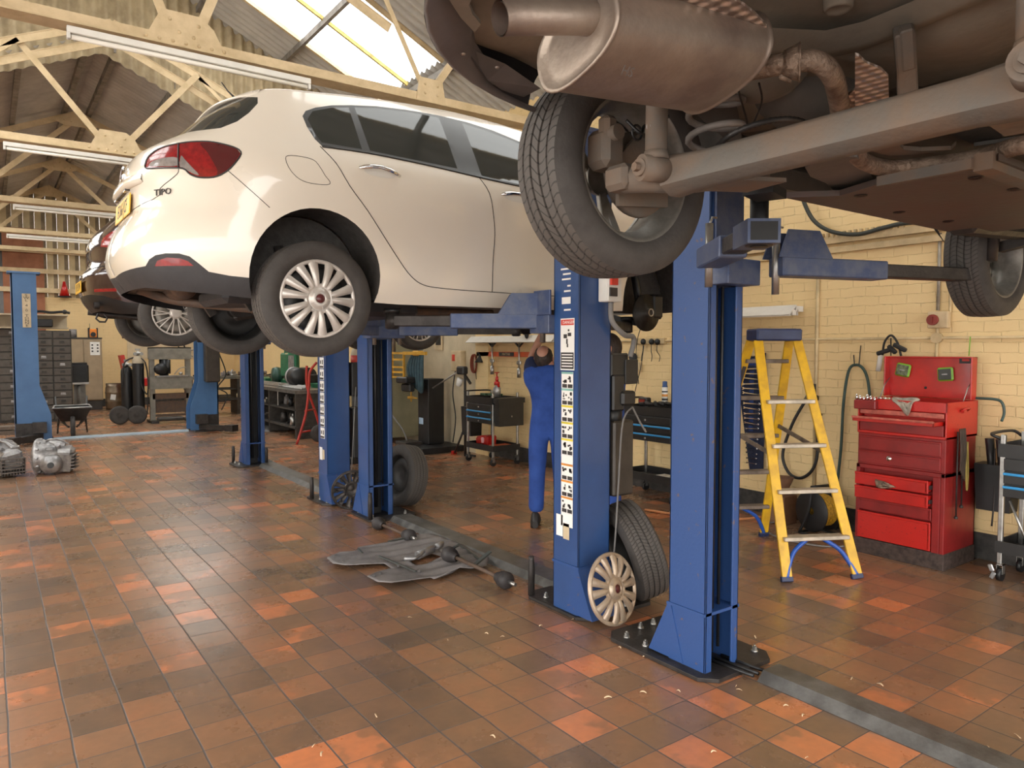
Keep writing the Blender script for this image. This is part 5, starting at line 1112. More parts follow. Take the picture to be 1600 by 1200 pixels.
# sockets, tray, rag, glove
sm_ = TH('socket_tray', 'small red magnetic tray of sockets clipped over the chest front edge', 'tray', 5.50, 2.97, 1.165)
b = MB(); b.box((0, 0, 0), (.05, .17, .07), bev=.006); b.obj('tray', REDD, sm_)
for k in range(6): b = MB(); b.cyl((-.005, -.07 + .028 * k, .03), (-.005, -.07 + .028 * k, .06 + .01 * (k % 3)), .010, n=10); b.obj('bit_shank', CHROME, sm_)
for k in range(9):
    b = MB(); b.cyl((0, 0, 0), (.03, 0, .0), .014, n=12); b.cyl((-.001, 0, 0), (.0, 0, 0), .008, n=8); o = b.obj('socket', CHROME, None, (5.56 + .01 * (k % 2), 2.62 + .035 * k, 1.214)); tag(o, 'chrome socket in the open top of the red chest', 'socket', 'sockets in the open chest top')
RAG = mat('grey_rag', (.42, .37, .30), .9, 0, .3, 30, .3, 40, col2=(.25, .22, .18))
def rag(name, pts, label, cat='rag', m=RAG, th=.006):
    n = len(pts); b = MB(); c = sum((Vector(p) for p in pts), Vector()) / n; P = []
    ring = bez([*pts, pts[0]], 3)[:-1]
    for f in (0.02, .25, .5, .75, 1.):
        r_ = [c + (p - c) * f + Vector((-1, 0, 0)) * (.010 * sin(7 * i + 5 * f) + .012 * (1 - f)) + Vector((0, 0, .004 * cos(5 * i * f))) for i, p in enumerate(ring)]; P.append(r_ + [r_[0]])
    b.grid(P); o = b.obj(name, m, None, thick=th); tag(o, label, cat); return o
fx = 5.505
rag('cleaning_rag', [(fx + .06, 2.80, 1.222), (fx + .05, 2.68, 1.235), (fx + .06, 2.60, 1.222), (fx, 2.62, 1.20), (fx - .008, 2.63, 1.14), (fx - .012, 2.65, 1.10), (fx - .008, 2.70, 1.15), (fx, 2.76, 1.20)], 'crumpled grey rag hanging over the open top of the red chest')
rag('work_glove', [(5.455, 2.86, .60), (5.45, 2.80, .605), (5.452, 2.74, .58), (5.452, 2.70, .565), (5.45, 2.76, .555), (5.445, 2.82, .545), (5.448, 2.85, .56)], 'dirty brown glove caught in the upper lower drawer of the red chest', 'glove', mat('dirty_glove', (.30, .21, .15), .9, 0, .4, 30, .3))
# wrenches and straps hanging on the chest side
for k, (xx, zt, ln, lab) in enumerate(((.12, 1.0, .62, 'longest thin steel bar hanging down the side of the red chest'), (.20, 1.0, .55, 'second steel bar hanging down the side of the red chest'))):
    b = MB(); b.tube([(5.52 + xx, 2.365, zt), (5.52 + xx, 2.362, zt - ln)], .006, 8); b.lathe([(.012, 0), (.014, .012), (.008, .02)], c=(5.52 + xx, 2.362, zt - ln - .01), n=10); tag(b.obj('pry_bar', DKS, None), lab, 'bar')
b = MB()
for k in range(5): b.tube(bez([(5.66 + .02 * k, 2.36, 1.02), (5.65 + .02 * k, 2.345, .85), (5.655 + .018 * k, 2.35, .72 - .02 * k), (5.67 + .016 * k, 2.355, .84), (5.665 + .02 * k, 2.36, 1.0)], 6), .005, 6)
tag(b.obj('cable_bundle', mat('brown_rubber_cable', (.07, .045, .03), .6), None), 'bundle of dark cables hung on the side of the red chest', 'cable')
b = MB(); b.tube(bez([(5.74, 2.35, .9), (5.73, 2.34, .70), (5.75, 2.34, .57), (5.77, 2.345, .7), (5.76, 2.35, .92)], 6), .007, 8); tag(b.obj('yellow_strap', mat('olive_strap', (.42, .32, .08), .7), None), 'olive yellow strap looped low on the side of the red chest', 'strap')
# black bin/bucket holding pipes between chest and trolley
t = TH('waste_bin', 'black plastic bin with black tubes sticking out, between red chest and right trolley', 'bin', 6.0, 2.24, .42)
b = MB(); b.box((0, 0, .16), (.14, .22, .34), taper=(1.1, 1.15)); b.obj('bin_body', BLK, t)
for dy in (-.05, .02): b = MB(); b.cyl((-.03, dy, .2), (-.05, dy + .02, .52), .02, .03, n=12); b.obj('tube', BLK, t)
b = MB(); b.tube(bez([(-.06, .0, .45), (-.07, -.01, .1), (-.07, .0, -.12)], 5), .006, 6); b.obj('rod', DKS, t)

# ---- trolleys: local x into the wall, y along it
SKYB = mat('sky_blue_trim', (.02, .28, .62), .35, 0, .05); TRB = mat('black_trolley_paint', (.018, .017, .017), .42, 0, .2, 8)
def trolley(label, x, y, w, d, group='black drawer trolleys along the wall', zt=.93, hang=None):
    t = TH('tool_trolley', label, 'tool trolley', x, y, 0, 0, group)
    for cx in (.015, d - .015):
        for cy in (.015, w - .015): b = MB(); b.span((cx - .015, cy - .015, .12), (cx + .015, cy + .015, zt + .06), bev=.004); b.obj('leg', STEEL, t)
    def bx(nm, a, c, m=TRB, par=t): b = MB(); b.span(a, c, bev=.003); return b.obj(nm, m, par)
    b = MB(); b.span((0.03, 0.0, zt - .09), (d - .03, w, zt - .085)); b.span((-.012, -.004, zt - .09), (0, w + .004, zt)); b.span((d, -.004, zt - .09), (d + .012, w + .004, zt)); b.span((0, -.012, zt - .09), (d, 0, zt)); b.span((0, w, zt - .09), (d, w + .012, zt)); b.obj('top_tray', TRB, t)
    bx('carcase', (.01, .03, zt - .34), (d - .01, w - .03, zt - .09))
    for k in range(3):
        z1 = zt - .10 - .09 * (k - 0) + (.0); z0 = z1 - .08; dr = bx('drawer', (-.012, .032, z0), (.008, w - .032, z1))
        if k > 0: bx('pull_strip', (-.030, .032, z1 - .02), (-.010, w - .032, z1 - .003), SKYB, dr)
        b = MB(); b.lathe([(0, -.008), (.010, -.007), (.011, 0)], c=(-.012, w * .5, (z0 + z1) / 2 + .012 * (k > 0) * -1), axis='X', n=12); b.obj('knob', STEEL, dr)
    b = MB(); b.span((0, 0, .20), (d, w, .21)); b.span((-.01, -.01, .2), (0, w + .01, .28)); b.span((d, -.01, .2), (d + .01, w + .01, .28)); b.span((0, -.01, .2), (d, 0, .28)); b.span((0, w, .2), (d, w + .01, .28)); b.obj('lower_tray', TRB, t)
    for cx in (.02, d - .02):
        for cy in (.02, w - .02):
            b = MB(); b.cyl((cx, cy - .014, .046), (cx, cy + .014, .046), .045, n=18); c = b.obj('castor', BLK, t); b = MB(); b.span((cx - .02, cy - .02, .05), (cx + .02, cy - .016, .12)); b.span((cx - .02, cy + .016, .05), (cx + .02, cy + .02, .12)); b.span((cx - .02, cy - .02, .11), (cx + .02, cy + .02, .12)); b.obj('castor_fork', STEEL, c)
    b = MB(); b.tube(bez([(.02, w + .0, zt + .03), (.02, w + .06, zt + .06), (d - .02, w + .06, zt + .06), (d - .02, w, zt + .03)], 5), .011, 8); b.obj('push_handle', TRB, t)
    return t
tr_r = trolley('black trolley with bright blue drawer pulls at the right edge, right of the red chest', 5.60, 1.40, .68, .38, zt=.95)
b = MB(); b.box((-.03, .69, .04), (.012, .03, .05), rot=(.4, 0, 0), bev=.005); b.box((-.03, .70, .09), (.012, .03, .05), rot=(-.4, 0, 0), bev=.005); b.obj('castor_brake', ALU, tr_r)
b = MB(); b.box((5.80, 1.62, 1.08), (.03, .3, .26), rot=(0, .15, 0), bev=.01); tag(b.obj('panel_case', BLK, None), 'dark upright case standing on the right trolley top', 'case')
b = MB(); b.span((5.66, 1.5, .215), (5.9, 1.86, .33), bev=.008); tag(b.obj('red_tool_case', REDD, None), 'dull red case on the lower tray of the right trolley', 'case')
b = MB(); b.tube([(5.63, 2.02, .56), (5.66, 1.90, .23)], .009, 8); b.lathe([(.012, 0), (.012, .03)], c=(5.66, 1.90, .222), n=10); tag(b.obj('breaker_bar', STEEL, None), 'shiny steel bar leaning in the lower tray of the right trolley', 'bar')
tr_c = trolley('black trolley with blue drawer pulls seen between the two near posts', 5.62, 5.02, .76, .40, zt=.985)
b = MB(); b.span((5.66, 5.16, .215), (5.8, 5.3, .27), bev=.004); tag(b.obj('white_box', WHT, None), 'small white and pink box on the lower tray of the middle trolley', 'box')
t = TH('battery_tester', 'small dark charger with red display on the middle trolley', 'charger', 5.70, 5.50, .985); b = MB(); b.box((0, 0, .045), (.08, .13, .09), bev=.012); b.obj('case_body', BLK, t); b = MB(); b.box((-.042, 0, .05), (.004, .08, .04)); b.obj('display', mat('dim_red_display', (.25, .03, .02), .3), t)
t = TH('spray_can', 'tall spray can with blue top standing on the middle trolley', 'spray can', 5.86, 5.36, .985); b = MB(); b.cyl((0, 0, 0), (0, 0, .2), .032, n=18); b.obj('can', WHT, t)
for z0, z1, mm in ((.06, .08, BLK), (.10, .125, STKO), (.145, .16, BLK)): b = MB(); b.cyl((0, 0, z0), (0, 0, z1), .0325, n=18, caps=False); b.obj('printed_band', mm, t)
b = MB(); b.lathe([(.032, .2), (.026, .215), (.026, .26), (0, .265)], n=18); b.obj('cap', BLUE, t)
random.seed(11)
for k in range(7):
    p = (5.68 + random.uniform(0, .22), 5.08 + .05 * k, .99); b = MB(); a = random.uniform(0, 3)
    b.cyl((0, 0, .02), (.09 * cos(a), .09 * sin(a), .03), .018, .022, n=10); b.cyl((.09 * cos(a), .09 * sin(a), .03), (.15 * cos(a), .15 * sin(a), .03), .010, n=8)
    tag(b.obj('power_tool', BLK if k % 2 else DKS, None, p), 'dark hand tool among the heap on the middle trolley', 'tool', 'tools heaped on the middle trolley')
tr_l = trolley('black trolley with side cupboard, red cases below, near the mechanic in blue', 5.50, 8.10, .66, .44, zt=.93)
b = MB(); b.span((.02, -.13, .55), (.42, -.015, .86)); b.span((.0, -.14, .86), (.44, -.015, .93)); sc = b.obj('side_cupboard', TRB, tr_l); b = MB(); b.box((.22, -.133, .68), (.02, .01, .02)); b.obj('cupboard_knob', STEEL, sc)
b = MB(); b.span((5.58, 8.16, .215), (5.86, 8.32, .27), bev=.006); tag(b.obj('orange_case', mat('orange_red_plastic', (.62, .09, .03), .45), None), 'flat orange case at the right of the lower tray, left trolley', 'case')
b = MB(); b.box((5.7, 8.46, .30), (.16, .10, .16), rot=(.15, 0, 0), bev=.015); tag(b.obj('red_case', RED, None), 'red case with pale side leaning in the lower tray of the left trolley', 'case')
b = MB(); b.box((5.7, 8.63, .29), (.16, .19, .14), rot=(-.2, 0, 0), bev=.03); tag(b.obj('red_case', RED, None), 'rounded red box at the left in the lower tray of the left trolley', 'case')
t = TH('pump_bottle', 'clear bottle with red trigger pump on the left trolley', 'bottle', 5.68, 8.26, .93); b = MB(); b.lathe([(0, 0), (.055, 0), (.055, .12), (.03, .15), (.028, .165)], n=18); b.obj('bottle', ALU, t); b = MB(); b.cyl((0, 0, .165), (0, 0, .21), .04, n=14); b.cyl((0, 0, .21), (0, 0, .28), .022, n=12); b.cyl((0, 0, .28), (0, 0, .33), .01, n=8); b.bar((0, -.0, .2), (0, -.05, .14), .03, .02); b.box((0, 0, .335), (.05, .05, .012)); b.obj('pump_head', RED, t)
GRN = mat('green_tray', (.05, .12, .06), .5, 0, .4, 20)
for k, (x_, y_) in enumerate(((5.72, 8.55), (5.75, 8.40))): b = MB(); b.box((0, 0, .02), (.18, .12, .03), rot=(0, .05, .2 * k), bev=.004); tag(b.obj('parts_tray', GRN, None, (x_, y_, .93)), 'dark green parts tray on the left trolley top', 'tray', 'green trays on the left trolley')
b = MB(); b.box((0, 0, .20), (.18, .24, .42), taper=(1.12, 1.12)); tag(b.obj('hanging_bin', BLK, None, (5.72, 8.97, .34)), 'black bin hung on the left side of the left trolley', 'bin')

# ---- yellow stepladder
t = TH('stepladder', 'yellow fibreglass stepladder with blue cap standing in front of the tool chest', 'ladder', 0, 0)
TOPZ = 1.745
fl_, fr_ = Vector((4.398, 2.895, 0)), Vector((4.856, 2.651, 0)); br_ = Vector((5.322, 3.737, 0)); bl_ = br_ + (fl_ - fr_) * 1.25
ctr = (fl_ + fr_ + br_ + bl_) / 4; u_ = (fr_ - fl_).normalized(); v_ = Vector((-u_.y, u_.x, 0)); 
def topc(su, sv): return ctr + u_ * (.155 * su) + v_ * (.06 * sv) + Vector((0, 0, TOPZ - .09))
rails = [(fl_, topc(-1, -1)), (fr_, topc(1, -1)), (bl_, topc(-1, 1)), (br_, topc(1, 1))]
for (p, q) in rails:
    b = MB(); b.bar(p + Vector((0, 0, .02)), q, .018, .072, up=u_, bev=.003); r_ = b.obj('rail', YEL, t)
    b = MB(); d = (q - p).normalized(); b.bar(p + Vector((0, 0, .003)), p + d * .04, .03, .085, up=u_, bev=.004); b.obj('rubber_foot', mat('navy_foot', (.015, .025, .08), .5), r_)
TREADS = mat('ladder_tread_alu', (.50, .44, .36), .45, .5, .2, 12); TREADD = mat('worn_tread', (.20, .155, .12), .6, .2, .3, 12)
def lvl(r_, z): p, q = r_; return p + (q - p) * ((z) / q.z)
for z in (.28, .59, .90, 1.21, 1.50):
    b = MB(); b.bar(lvl(rails[0], z), lvl(rails[1], z), .085, .028, up=(0, 0, 1), bev=.004) if z < 1.45 else None
    if z < 1.45: b.obj('step', TREADS, t)
    else: b.bm.free()
    b = MB(); b.bar(lvl(rails[2], z), lvl(rails[3], z), .085, .030, up=(0, 0, 1), bev=.004); b.obj('step', TREADD, t)
b = MB(); M_ = Matrix((u_, v_, Vector((0, 0, 1)))).transposed().to_4x4(); M_.translation = ctr + Vector((0, 0, TOPZ)); q = MB(); q.box((0, 0, -.045), (.36, .19, .09), bev=.012); q.box((0, 0, -.004), (.30, .12, .012), bev=.004); q.bm.transform(M_); q.obj('top_cap', mat('navy_plastic', (.018, .035, .12), .45, 0, .2, 10), t); b.bm.free()
BLB = mat('blue_brace_plastic', (.02, .09, .42), .4)
for r0, r1 in ((rails[0], rails[1]), (rails[1], rails[0]), (rails[3], rails[2])):
    b = MB(); a = lvl(r0, .02); c = lvl(r0, .27) + (lvl(r1, .27) - lvl(r0, .27)) * .38; b.tube(bez([a + Vector((0, 0, .01)), lvl(r0, .12) + (lvl(r1, .12) - lvl(r0, .12)) * .07, lvl(r0, .20) + (lvl(r1, .2) - lvl(r0, .2)) * .17, c], 5), .016, 8); b.obj('corner_brace', BLB, t)
b = MB(); b.bar(lvl(rails[1], .84), lvl(rails[3], .98), .012, .03); b.obj('spreader', TREADD, t); b = MB(); b.bar(lvl(rails[0], .84), lvl(rails[2], .98), .012, .03); b.obj('spreader', TREADD, t)
b = MB(); p = lvl(rails[2], 1.24); q = lvl(rails[2], 1.46); dd = Vector((-.58, -.81, 0)) * .040; b.bar(p + dd, q + dd, .004, .03, up=u_); b.obj('warning_label', STKD, t)
# ---- cable reel
t = TH('cable_reel', 'black cable reel wound with yellow cable behind the stepladder', 'cable reel', 5.76, 3.50, 0, R(-102))
YC = mat('yellow_cable', (.75, .42, .03), .5, 0, .3, 60)
for y in (-.085, .085): b = MB(); b.lathe([(.03, y - .006), (.17, y - .006), (.178, y), (.17, y + .006), (.03, y + .006)], c=(0, 0, .21), axis='Y', n=40); b.obj('flange', BLK, t)
b = MB()
random.seed(3)
for k in range(11):
    y = -.07 + .014 * k
    for r_ in (.115, .13): b.tube([((r_ + random.uniform(-.004, .004)) * cos(a * pi / 12), y + random.uniform(-.004, .004), .21 + r_ * sin(a * pi / 12)) for a in range(24)], .0075, 6, closed=True)
b.obj('wound_cable', YC, t)
b = MB(); b.tube(bez([(-.10, -.12, .01), (0, -.12, .21), (.03, -.12, .42)], 4), .012, 8); b.tube([(-.10, -.12, .012), (.16, -.12, .012), (.16, .12, .012), (-.10, .12, .012)], .012, 8, closed=True); b.tube([(.03, -.12, .42), (.03, .12, .42)], .017, 10); b.tube(bez([(.16, .12, .01), (.05, .12, .21), (.03, .12, .42)], 4), .012, 8); b.obj('stand', BLK, t)
b = MB(); b.tube(bez([(6.0, 3.9, .02), (5.6, 3.95, .012), (5.35, 3.6, .012), (5.4, 3.25, .012), (5.65, 3.12, .012), (5.95, 3.2, .03), (6.02, 3.25, .2)], 10), .007, 6); tag(b.obj('loose_hose', GREYT, None), 'thin grey hose trailing on the floor round the cable reel', 'hose')
b = MB(); b.box((0, 0, .13), (.2, .2, .26), bev=.004); b.lathe([(.05, .26), (.06, .3), (.11, .42), (.105, .42), (.05, .30)], n=20); tag(b.obj('cardboard_box', mat('brown_cardboard', (.20, .10, .055), .8, 0, .2, 6), None, (5.88, 3.95, 0)), 'brown box with an amber funnel on it, behind the stepladder', 'box')
b = MB(); b.tube(bez([(5.2, 5.0, .015), (5.35, 4.5, .02), (5.6, 4.2, .02), (5.95, 4.1, .03)], 8), .012, 8); tag(b.obj('air_hose', mat('orange_hose', (.55, .22, .08), .5), None), 'pale orange hose on the floor behind the near posts', 'hose')

# ---- on the wall
XP = 6.085
def wpx(u, v, x=XP): return px(u, v, x)
HOSE = mat('dark_green_hose', (.035, .075, .065), .45, 0, .2, 10)
t = TH('air_hose', 'dark green hose looped over a wall hook left of the red chest', 'hose', 0, 0)
b = MB(); b.tube(bez([wpx(1310, 890, 6.0), wpx(1305, 800, 6.05), wpx(1314, 700, 6.05), wpx(1318, 630, 6.05), wpx(1326, 580, 6.05), wpx(1338, 570, 6.05), wpx(1350, 578, 6.05), wpx(1357, 600, 6.05), wpx(1360, 640, 6.06)], 8), .012, 10); b.obj('hose', HOSE, t)
b = MB(); b.tube([wpx(1334, 555), wpx(1335, 572, 6.04), wpx(1342, 572, 6.04), wpx(1345, 540)], .005, 6); b.obj('wall_hook', DKS, t)
t = TH('air_line', 'black rubber hose hanging in a U from a wall valve behind the stepladder', 'hose', 0, 0)
b = MB(); b.tube(bez([wpx(1270, 610, 6.05), wpx(1250, 640, 6.03), wpx(1235, 670, 6.03), wpx(1223, 710, 6.03), wpx(1232, 738, 6.03), wpx(1250, 747, 6.03), wpx(1268, 736, 6.03), wpx(1277, 710, 6.03), wpx(1276, 660, 6.03), wpx(1274, 645, 6.04)], 8), .014, 10); b.obj('hose', BLK, t)
b = MB(); b.tube([wpx(1274, 650, 6.05), wpx(1273, 600, 6.06)], .012, 8); b.box(wpx(1274, 622, 6.05), (.05, .05, .05), bev=.01); b.box(wpx(1278, 648, 6.04), (.06, .05, .02)); b.obj('valve', DKS, t)
b = MB(); b.cyl(wpx(1268, 608, 6.045), wpx(1258, 626, 6.04), .02, .017, n=12); b.obj('hose_coupling', STEEL, t)
PIPC = mat('painted_pipe_cream', (.62, .47, .26), .5, 0, .2, 6)
def pipe(name, pts, r_, lab, cat='pipe', m=PIPC, group=None): b = MB(); b.tube(pts, r_, 8); return tag(b.obj(name, m, None), lab, cat, group)
yv = wpx(1275, 600).y
pipe('wall_pipe', [(XP, yv, 0.2), (XP, yv, 2.6)], .016, 'cream painted pipe running up the wall behind the stepladder')
yy = wpx(1465, 500).y; zz = wpx(1465, 528).z
t = TH('cable_conduit', 'cream conduit run along the wall with a round junction box above the red chest', 'conduit', 0, 0)
b = MB(); b.tube([(XP, 9.0, zz), (XP, 1.64, zz)], .011, 8); b.tube([(5.99 - .01, 1.62, zz), (5.99 - .01, -3, zz)], .011, 8); b.tube([(XP, yy, zz), (XP, yy, 1.2)], .013, 8); b.tube([(XP, yy, zz), (XP, yy, zz + .12)], .013, 8); b.obj('conduit', PIPC, t)
for y in (yy, wpx(1165, 533).y): b = MB(); b.cyl((XP - .02, y, zz), (XP + .012, y, zz), .042, n=20); b.obj('junction_box', PIPC, t)
t = TH('isolator_switch', 'grey wall isolator with a round dark red knob above the red chest', 'switch', XP, yy - .01, wpx(1465, 500).z)
b = MB(); b.box((-.02, -.01, 0), (.06, .15, .13), bev=.006); b.obj('switch_box', CREAMM, t); b = MB(); b.cyl((-.05, .02, 0), (-.075, .02, 0), .042, n=20); b.box((-.08, .02, 0), (.01, .012, .05)); b.obj('knob', mat('dark_red_plastic', (.25, .03, .02), .4), t)
GALV = mat('grey_conduit_steel', (.42, .38, .32), .4, .4, .2, 10)
pipe('metal_conduit', [(XP, yy, wpx(1465, 485).z), (XP, yy, wpx(1465, 365).z)], .013, 'grey steel conduit dropping to the isolator with the red knob', 'conduit', GALV)
pipe('wall_pipe', bez([(XP, yy - .09, wpx(1480, 490).z), (XP, yy - .09, 2.1), (XP, yy - .12, 2.3), (XP, yy - .12, 2.5)], 5), .010, 'thin cream pipe just right of the steel conduit')
t = TH('cable_trunking', 'old cream slotted trunking fixed high on the wall under the raised car', 'trunking', 0, 0)
b = MB(); p, q = wpx(1290, 388, 6.08), wpx(1475, 366, 6.08); z0 = (p.z + q.z) / 2; b.span((6.06, q.y - .02, z0 - .05), (6.10, 5.2, z0)); b.span((6.04, q.y - .02, z0 + .03), (6.10, 5.2, z0 + .09)); b.obj('trunking', PIPC, t)
for k in range(30): b = MB(); y = q.y + .05 * k + .3; b.box((6.05, y, z0 + .10), (.03, .018, .05)); b.obj('tooth', PIPC, t)
t = TH('power_cable', 'thick dark cable sagging across the wall beneath the raised car sill', 'cable', 0, 0); b = MB(); b.tube(bez([wpx(1256, 300, 6.0), wpx(1256, 315, 6.0), wpx(1272, 345, 6.0), wpx(1300, 362, 6.0), wpx(1340, 366, 6.0), wpx(1380, 356, 6.02), wpx(1420, 348, 6.03), wpx(1500, 345, 6.03)], 8), .018, 10); b.obj('cable', mat('dark_cable', (.03, .035, .03), .5), t)
def wlight(ua, ub, v, lab, zoff=0.):
    p, q = wpx(ua, v, 5.98), wpx(ub, v, 5.98); t = thing('wall_strip_light', lab, 'strip light', (5.98, (p.y + q.y) / 2, p.z), 0, 'white strip lights on the cream wall'); h = abs(p.y - q.y) / 2
    b = MB(); b.span((-.02, -h, -.02), (.09, h, .03)); b.prism([(-.13, -.05), (-.12, -.055), (-.015, .03), (-.02, .04)], -h, h, 'XZ'); b.span((.0, -h, -.055), (.01, h, -.0)); b.obj('reflector', WHT, t)
    b = MB(); b.cyl((-.05, -h + .04, -.045), (-.05, h - .04, -.045), .016, n=12); b.obj('tube', TUBEM, t); [(lambda q: q.obj('tube_holder', WHT, t))(MB().box((-.04, s_ * (h - .02), -.03), (.06, .03, .05))) for s_ in (-1, 1)]; return t
wlight(1062, 1246, 492, 'white strip light on the wall above the yellow stepladder'); wlight(738, 872, 530, 'white strip light on the wall over the orange clamp rail')
b = MB(); b.sph((0, 0, 0), .07, sc=(.6, 1, .8)); b.sph((-.02, -.07, -.05), .05, sc=(.6, .7, 1.2)); b.sph((.0, .1, -.02), .04, sc=(.5, 1.4, .6)); tag(b.obj('black_gloves', BLK, None, tuple(wpx(820, 518, 5.9) + Vector((0, 0, .01)))), 'black gloves lying on the strip light above the orange rail', 'gloves')
# plug adapters
t = TH('socket_strip', 'pale socket strip on the wall between the posts', 'socket strip', 0, 0); p, q = wpx(990, 533), wpx(1040, 535); b = MB(); b.span((6.06, q.y, p.z - .03), (6.10, p.y, p.z + .03)); b.obj('strip', PIPC, t)
for k, u in enumerate((1005, 1018, 1027)):
    c = wpx(u, 534, 6.05); tt = thing('black_plug', 'black plug with a dangling lead, %s of three in the socket strip' % ('left', 'middle', 'right')[k], 'plug', tuple(c), 0, 'black plugs in the socket strip'); b = MB(); b.sph((0, 0, 0), .035, sc=(.8, 1, 1)); b.obj('plug_body', BLK, tt); b = MB(); b.tube(bez([(0, 0, -.03), (0, .005, -.10), (-.0, .02 - .03 * k, -.16), (0, .03 * (1 - k), -.22)], 5), .004, 5); b.obj('lead', BLK, tt)
b = MB(); b.tube(bez([wpx(1006, 540, 6.05), wpx(1002, 570, 6.05), wpx(995, 600, 6.05), wpx(990, 620, 6.0)], 6), .005, 6); b.tube(bez([wpx(1004, 505, 6.05), wpx(996, 530, 6.05), wpx(994, 560, 6.05), wpx(998, 600, 6.0)], 6), .005, 6); tag(b.obj('wall_cable', BLK, None), 'thin black cables hanging on the wall between the posts', 'cable')
b = MB(); b.cyl(wpx(989, 558, 6.05), wpx(989, 558, 6.09), .05, n=18); b.cyl(wpx(989, 558, 6.04), wpx(989, 558, 6.05), .02, n=12); tag(b.obj('wall_socket', BLK, None), 'round black wall plug beside the lift motor', 'socket')
b = MB(); b.box(wpx(996, 572, 6.07), (.05, .11, .09), bev=.005); tag(b.obj('switch_box', CREAMM, None), 'cream switch box low on the wall beside the lift motor', 'switch')
# charger clamps over the chest
t = TH('jump_leads', 'black battery clamps and leads hanging on the wall above the red chest', 'leads', 0, 0)
b = MB(); b.tube(bez([wpx(1379, 555, 6.03), wpx(1382, 535, 6.02), wpx(1392, 524, 6.02), wpx(1402, 535, 6.02), wpx(1408, 556, 6.02)], 6), .009, 8); b.tube([wpx(1392, 528, 6.04), wpx(1392, 556, 6.04)], .005, 6); b.obj('lead', BLK, t)
for u0, v0, u1, v1 in ((1370, 553, 1392, 546), (1388, 540, 1400, 552), (1396, 538, 1416, 548)): b = MB(); b.bar(wpx(u0, v0, 6.0), wpx(u1, v1, 6.0), .03, .035, bev=.008); b.obj('clamp', BLK, t)
b = MB(); b.tube([wpx(1376, 555, 6.06), wpx(1372, 580, 6.06)], .02, 8); b.obj('grip', WHT, t)
b = MB(); b.tube([wpx(1514, 556, 6.06), wpx(1516, 526, 6.06)], .004, 6); tag(b.obj('green_string', LIME, None), 'thin green string hanging from the conduit beside the lid', 'string')
b = MB(); b.tube(bez([wpx(1522, 622, 5.98), wpx(1555, 624, 5.98), wpx(1566, 630, 5.98), wpx(1569, 645, 5.98), wpx(1565, 658, 5.95)], 6), .010, 8); tag(b.obj('air_hose', HOSE, None), 'short dark green hose end between red chest and right trolley', 'hose')
# spanner roll
t = TH('spanner_roll', 'dark blue tool roll full of spanners hanging on the wall left of the stepladder', 'tool roll', 6.06, 0, 0)
NAV = mat('navy_canvas', (.012, .018, .05), .85, 0, .3, 12, .3); NAVB = mat('blue_canvas', (.015, .04, .16), .85, 0, .2, 12)
a_, c_ = wpx(1157, 552, 6.06), wpx(1197, 552, 6.06); z0 = wpx(1170, 552, 6.06).z; z1 = wpx(1170, 735, 6.06).z
b = MB(); yl, yr = a_.y + .0, c_.y; yb0, yb1 = wpx(1172, 735, 6.06).y, wpx(1193, 735, 6.06).y
b.prism([(yl, z0), ((yl + yr) / 2, z0 - .03), (yr, z0 + .005), (yr + .005, z0 - .5), (yb1, z1), (yb0, z1), (yl - .02, z0 - .5)], -.008, 0, 'YZ'); b.obj('canvas', NAV, t)
for k in range(8):
    f = k / 8; b = MB(); yc = (yl + yr) / 2 - .0; b.span((-.011, yc - .02, z0 - .22 - k * .09), (-.007, yc + .03, z0 - .17 - k * .09)); b.obj('blue_pocket', NAVB, t)
b = MB(); b.span((-.011, yr + .01, z0 - .12), (-.007, yl - .01, z0 - .05)); b.obj('blue_flap', NAVB, t)
text('roll_print', 'US', .055, STK, t, (-.012, (yl + yr) / 2, z0 - .075), (pi / 2, 0, -pi / 2), .0005)
def spanner(ln, sc):
    b = MB(); b.bar((0, -ln / 2, 0), (0, ln / 2, 0), .006, .010 * sc); b.lathe([(.008 * sc, -.004), (.014 * sc, -.004), (.014 * sc, .004), (.008 * sc, .004), (.008 * sc, -.004)], c=(0, -ln / 2, 0), axis='X', n=12)
    b.prism([(ln / 2 - .005, -.006 * sc), (ln / 2 + .008, -.014 * sc), (ln / 2 + .022, -.012 * sc), (ln / 2 + .012, 0), (ln / 2 + .022, .012 * sc), (ln / 2 + .008, .014 * sc), (ln / 2 - .005, .006 * sc)], -.004, .004, 'YZ'); return b
sp0 = None
for k in range(20):
    z = z0 - .15 - k * (z0 - z1 - .18) / 20; f = max(.45, 1 - k * .03); wdt = (yl - yr) * f * .72
    b = spanner(wdt, 1.15 * f); tag(b.obj('spanner', CHROME, None, (6.043, (yl + yr) / 2 - .005 - .0008 * k, z), (.06 * (k % 3 - 1), 0, 0)), 'steel ring spanner in the blue tool roll on the wall', 'spanner', 'spanners in the hanging tool roll')
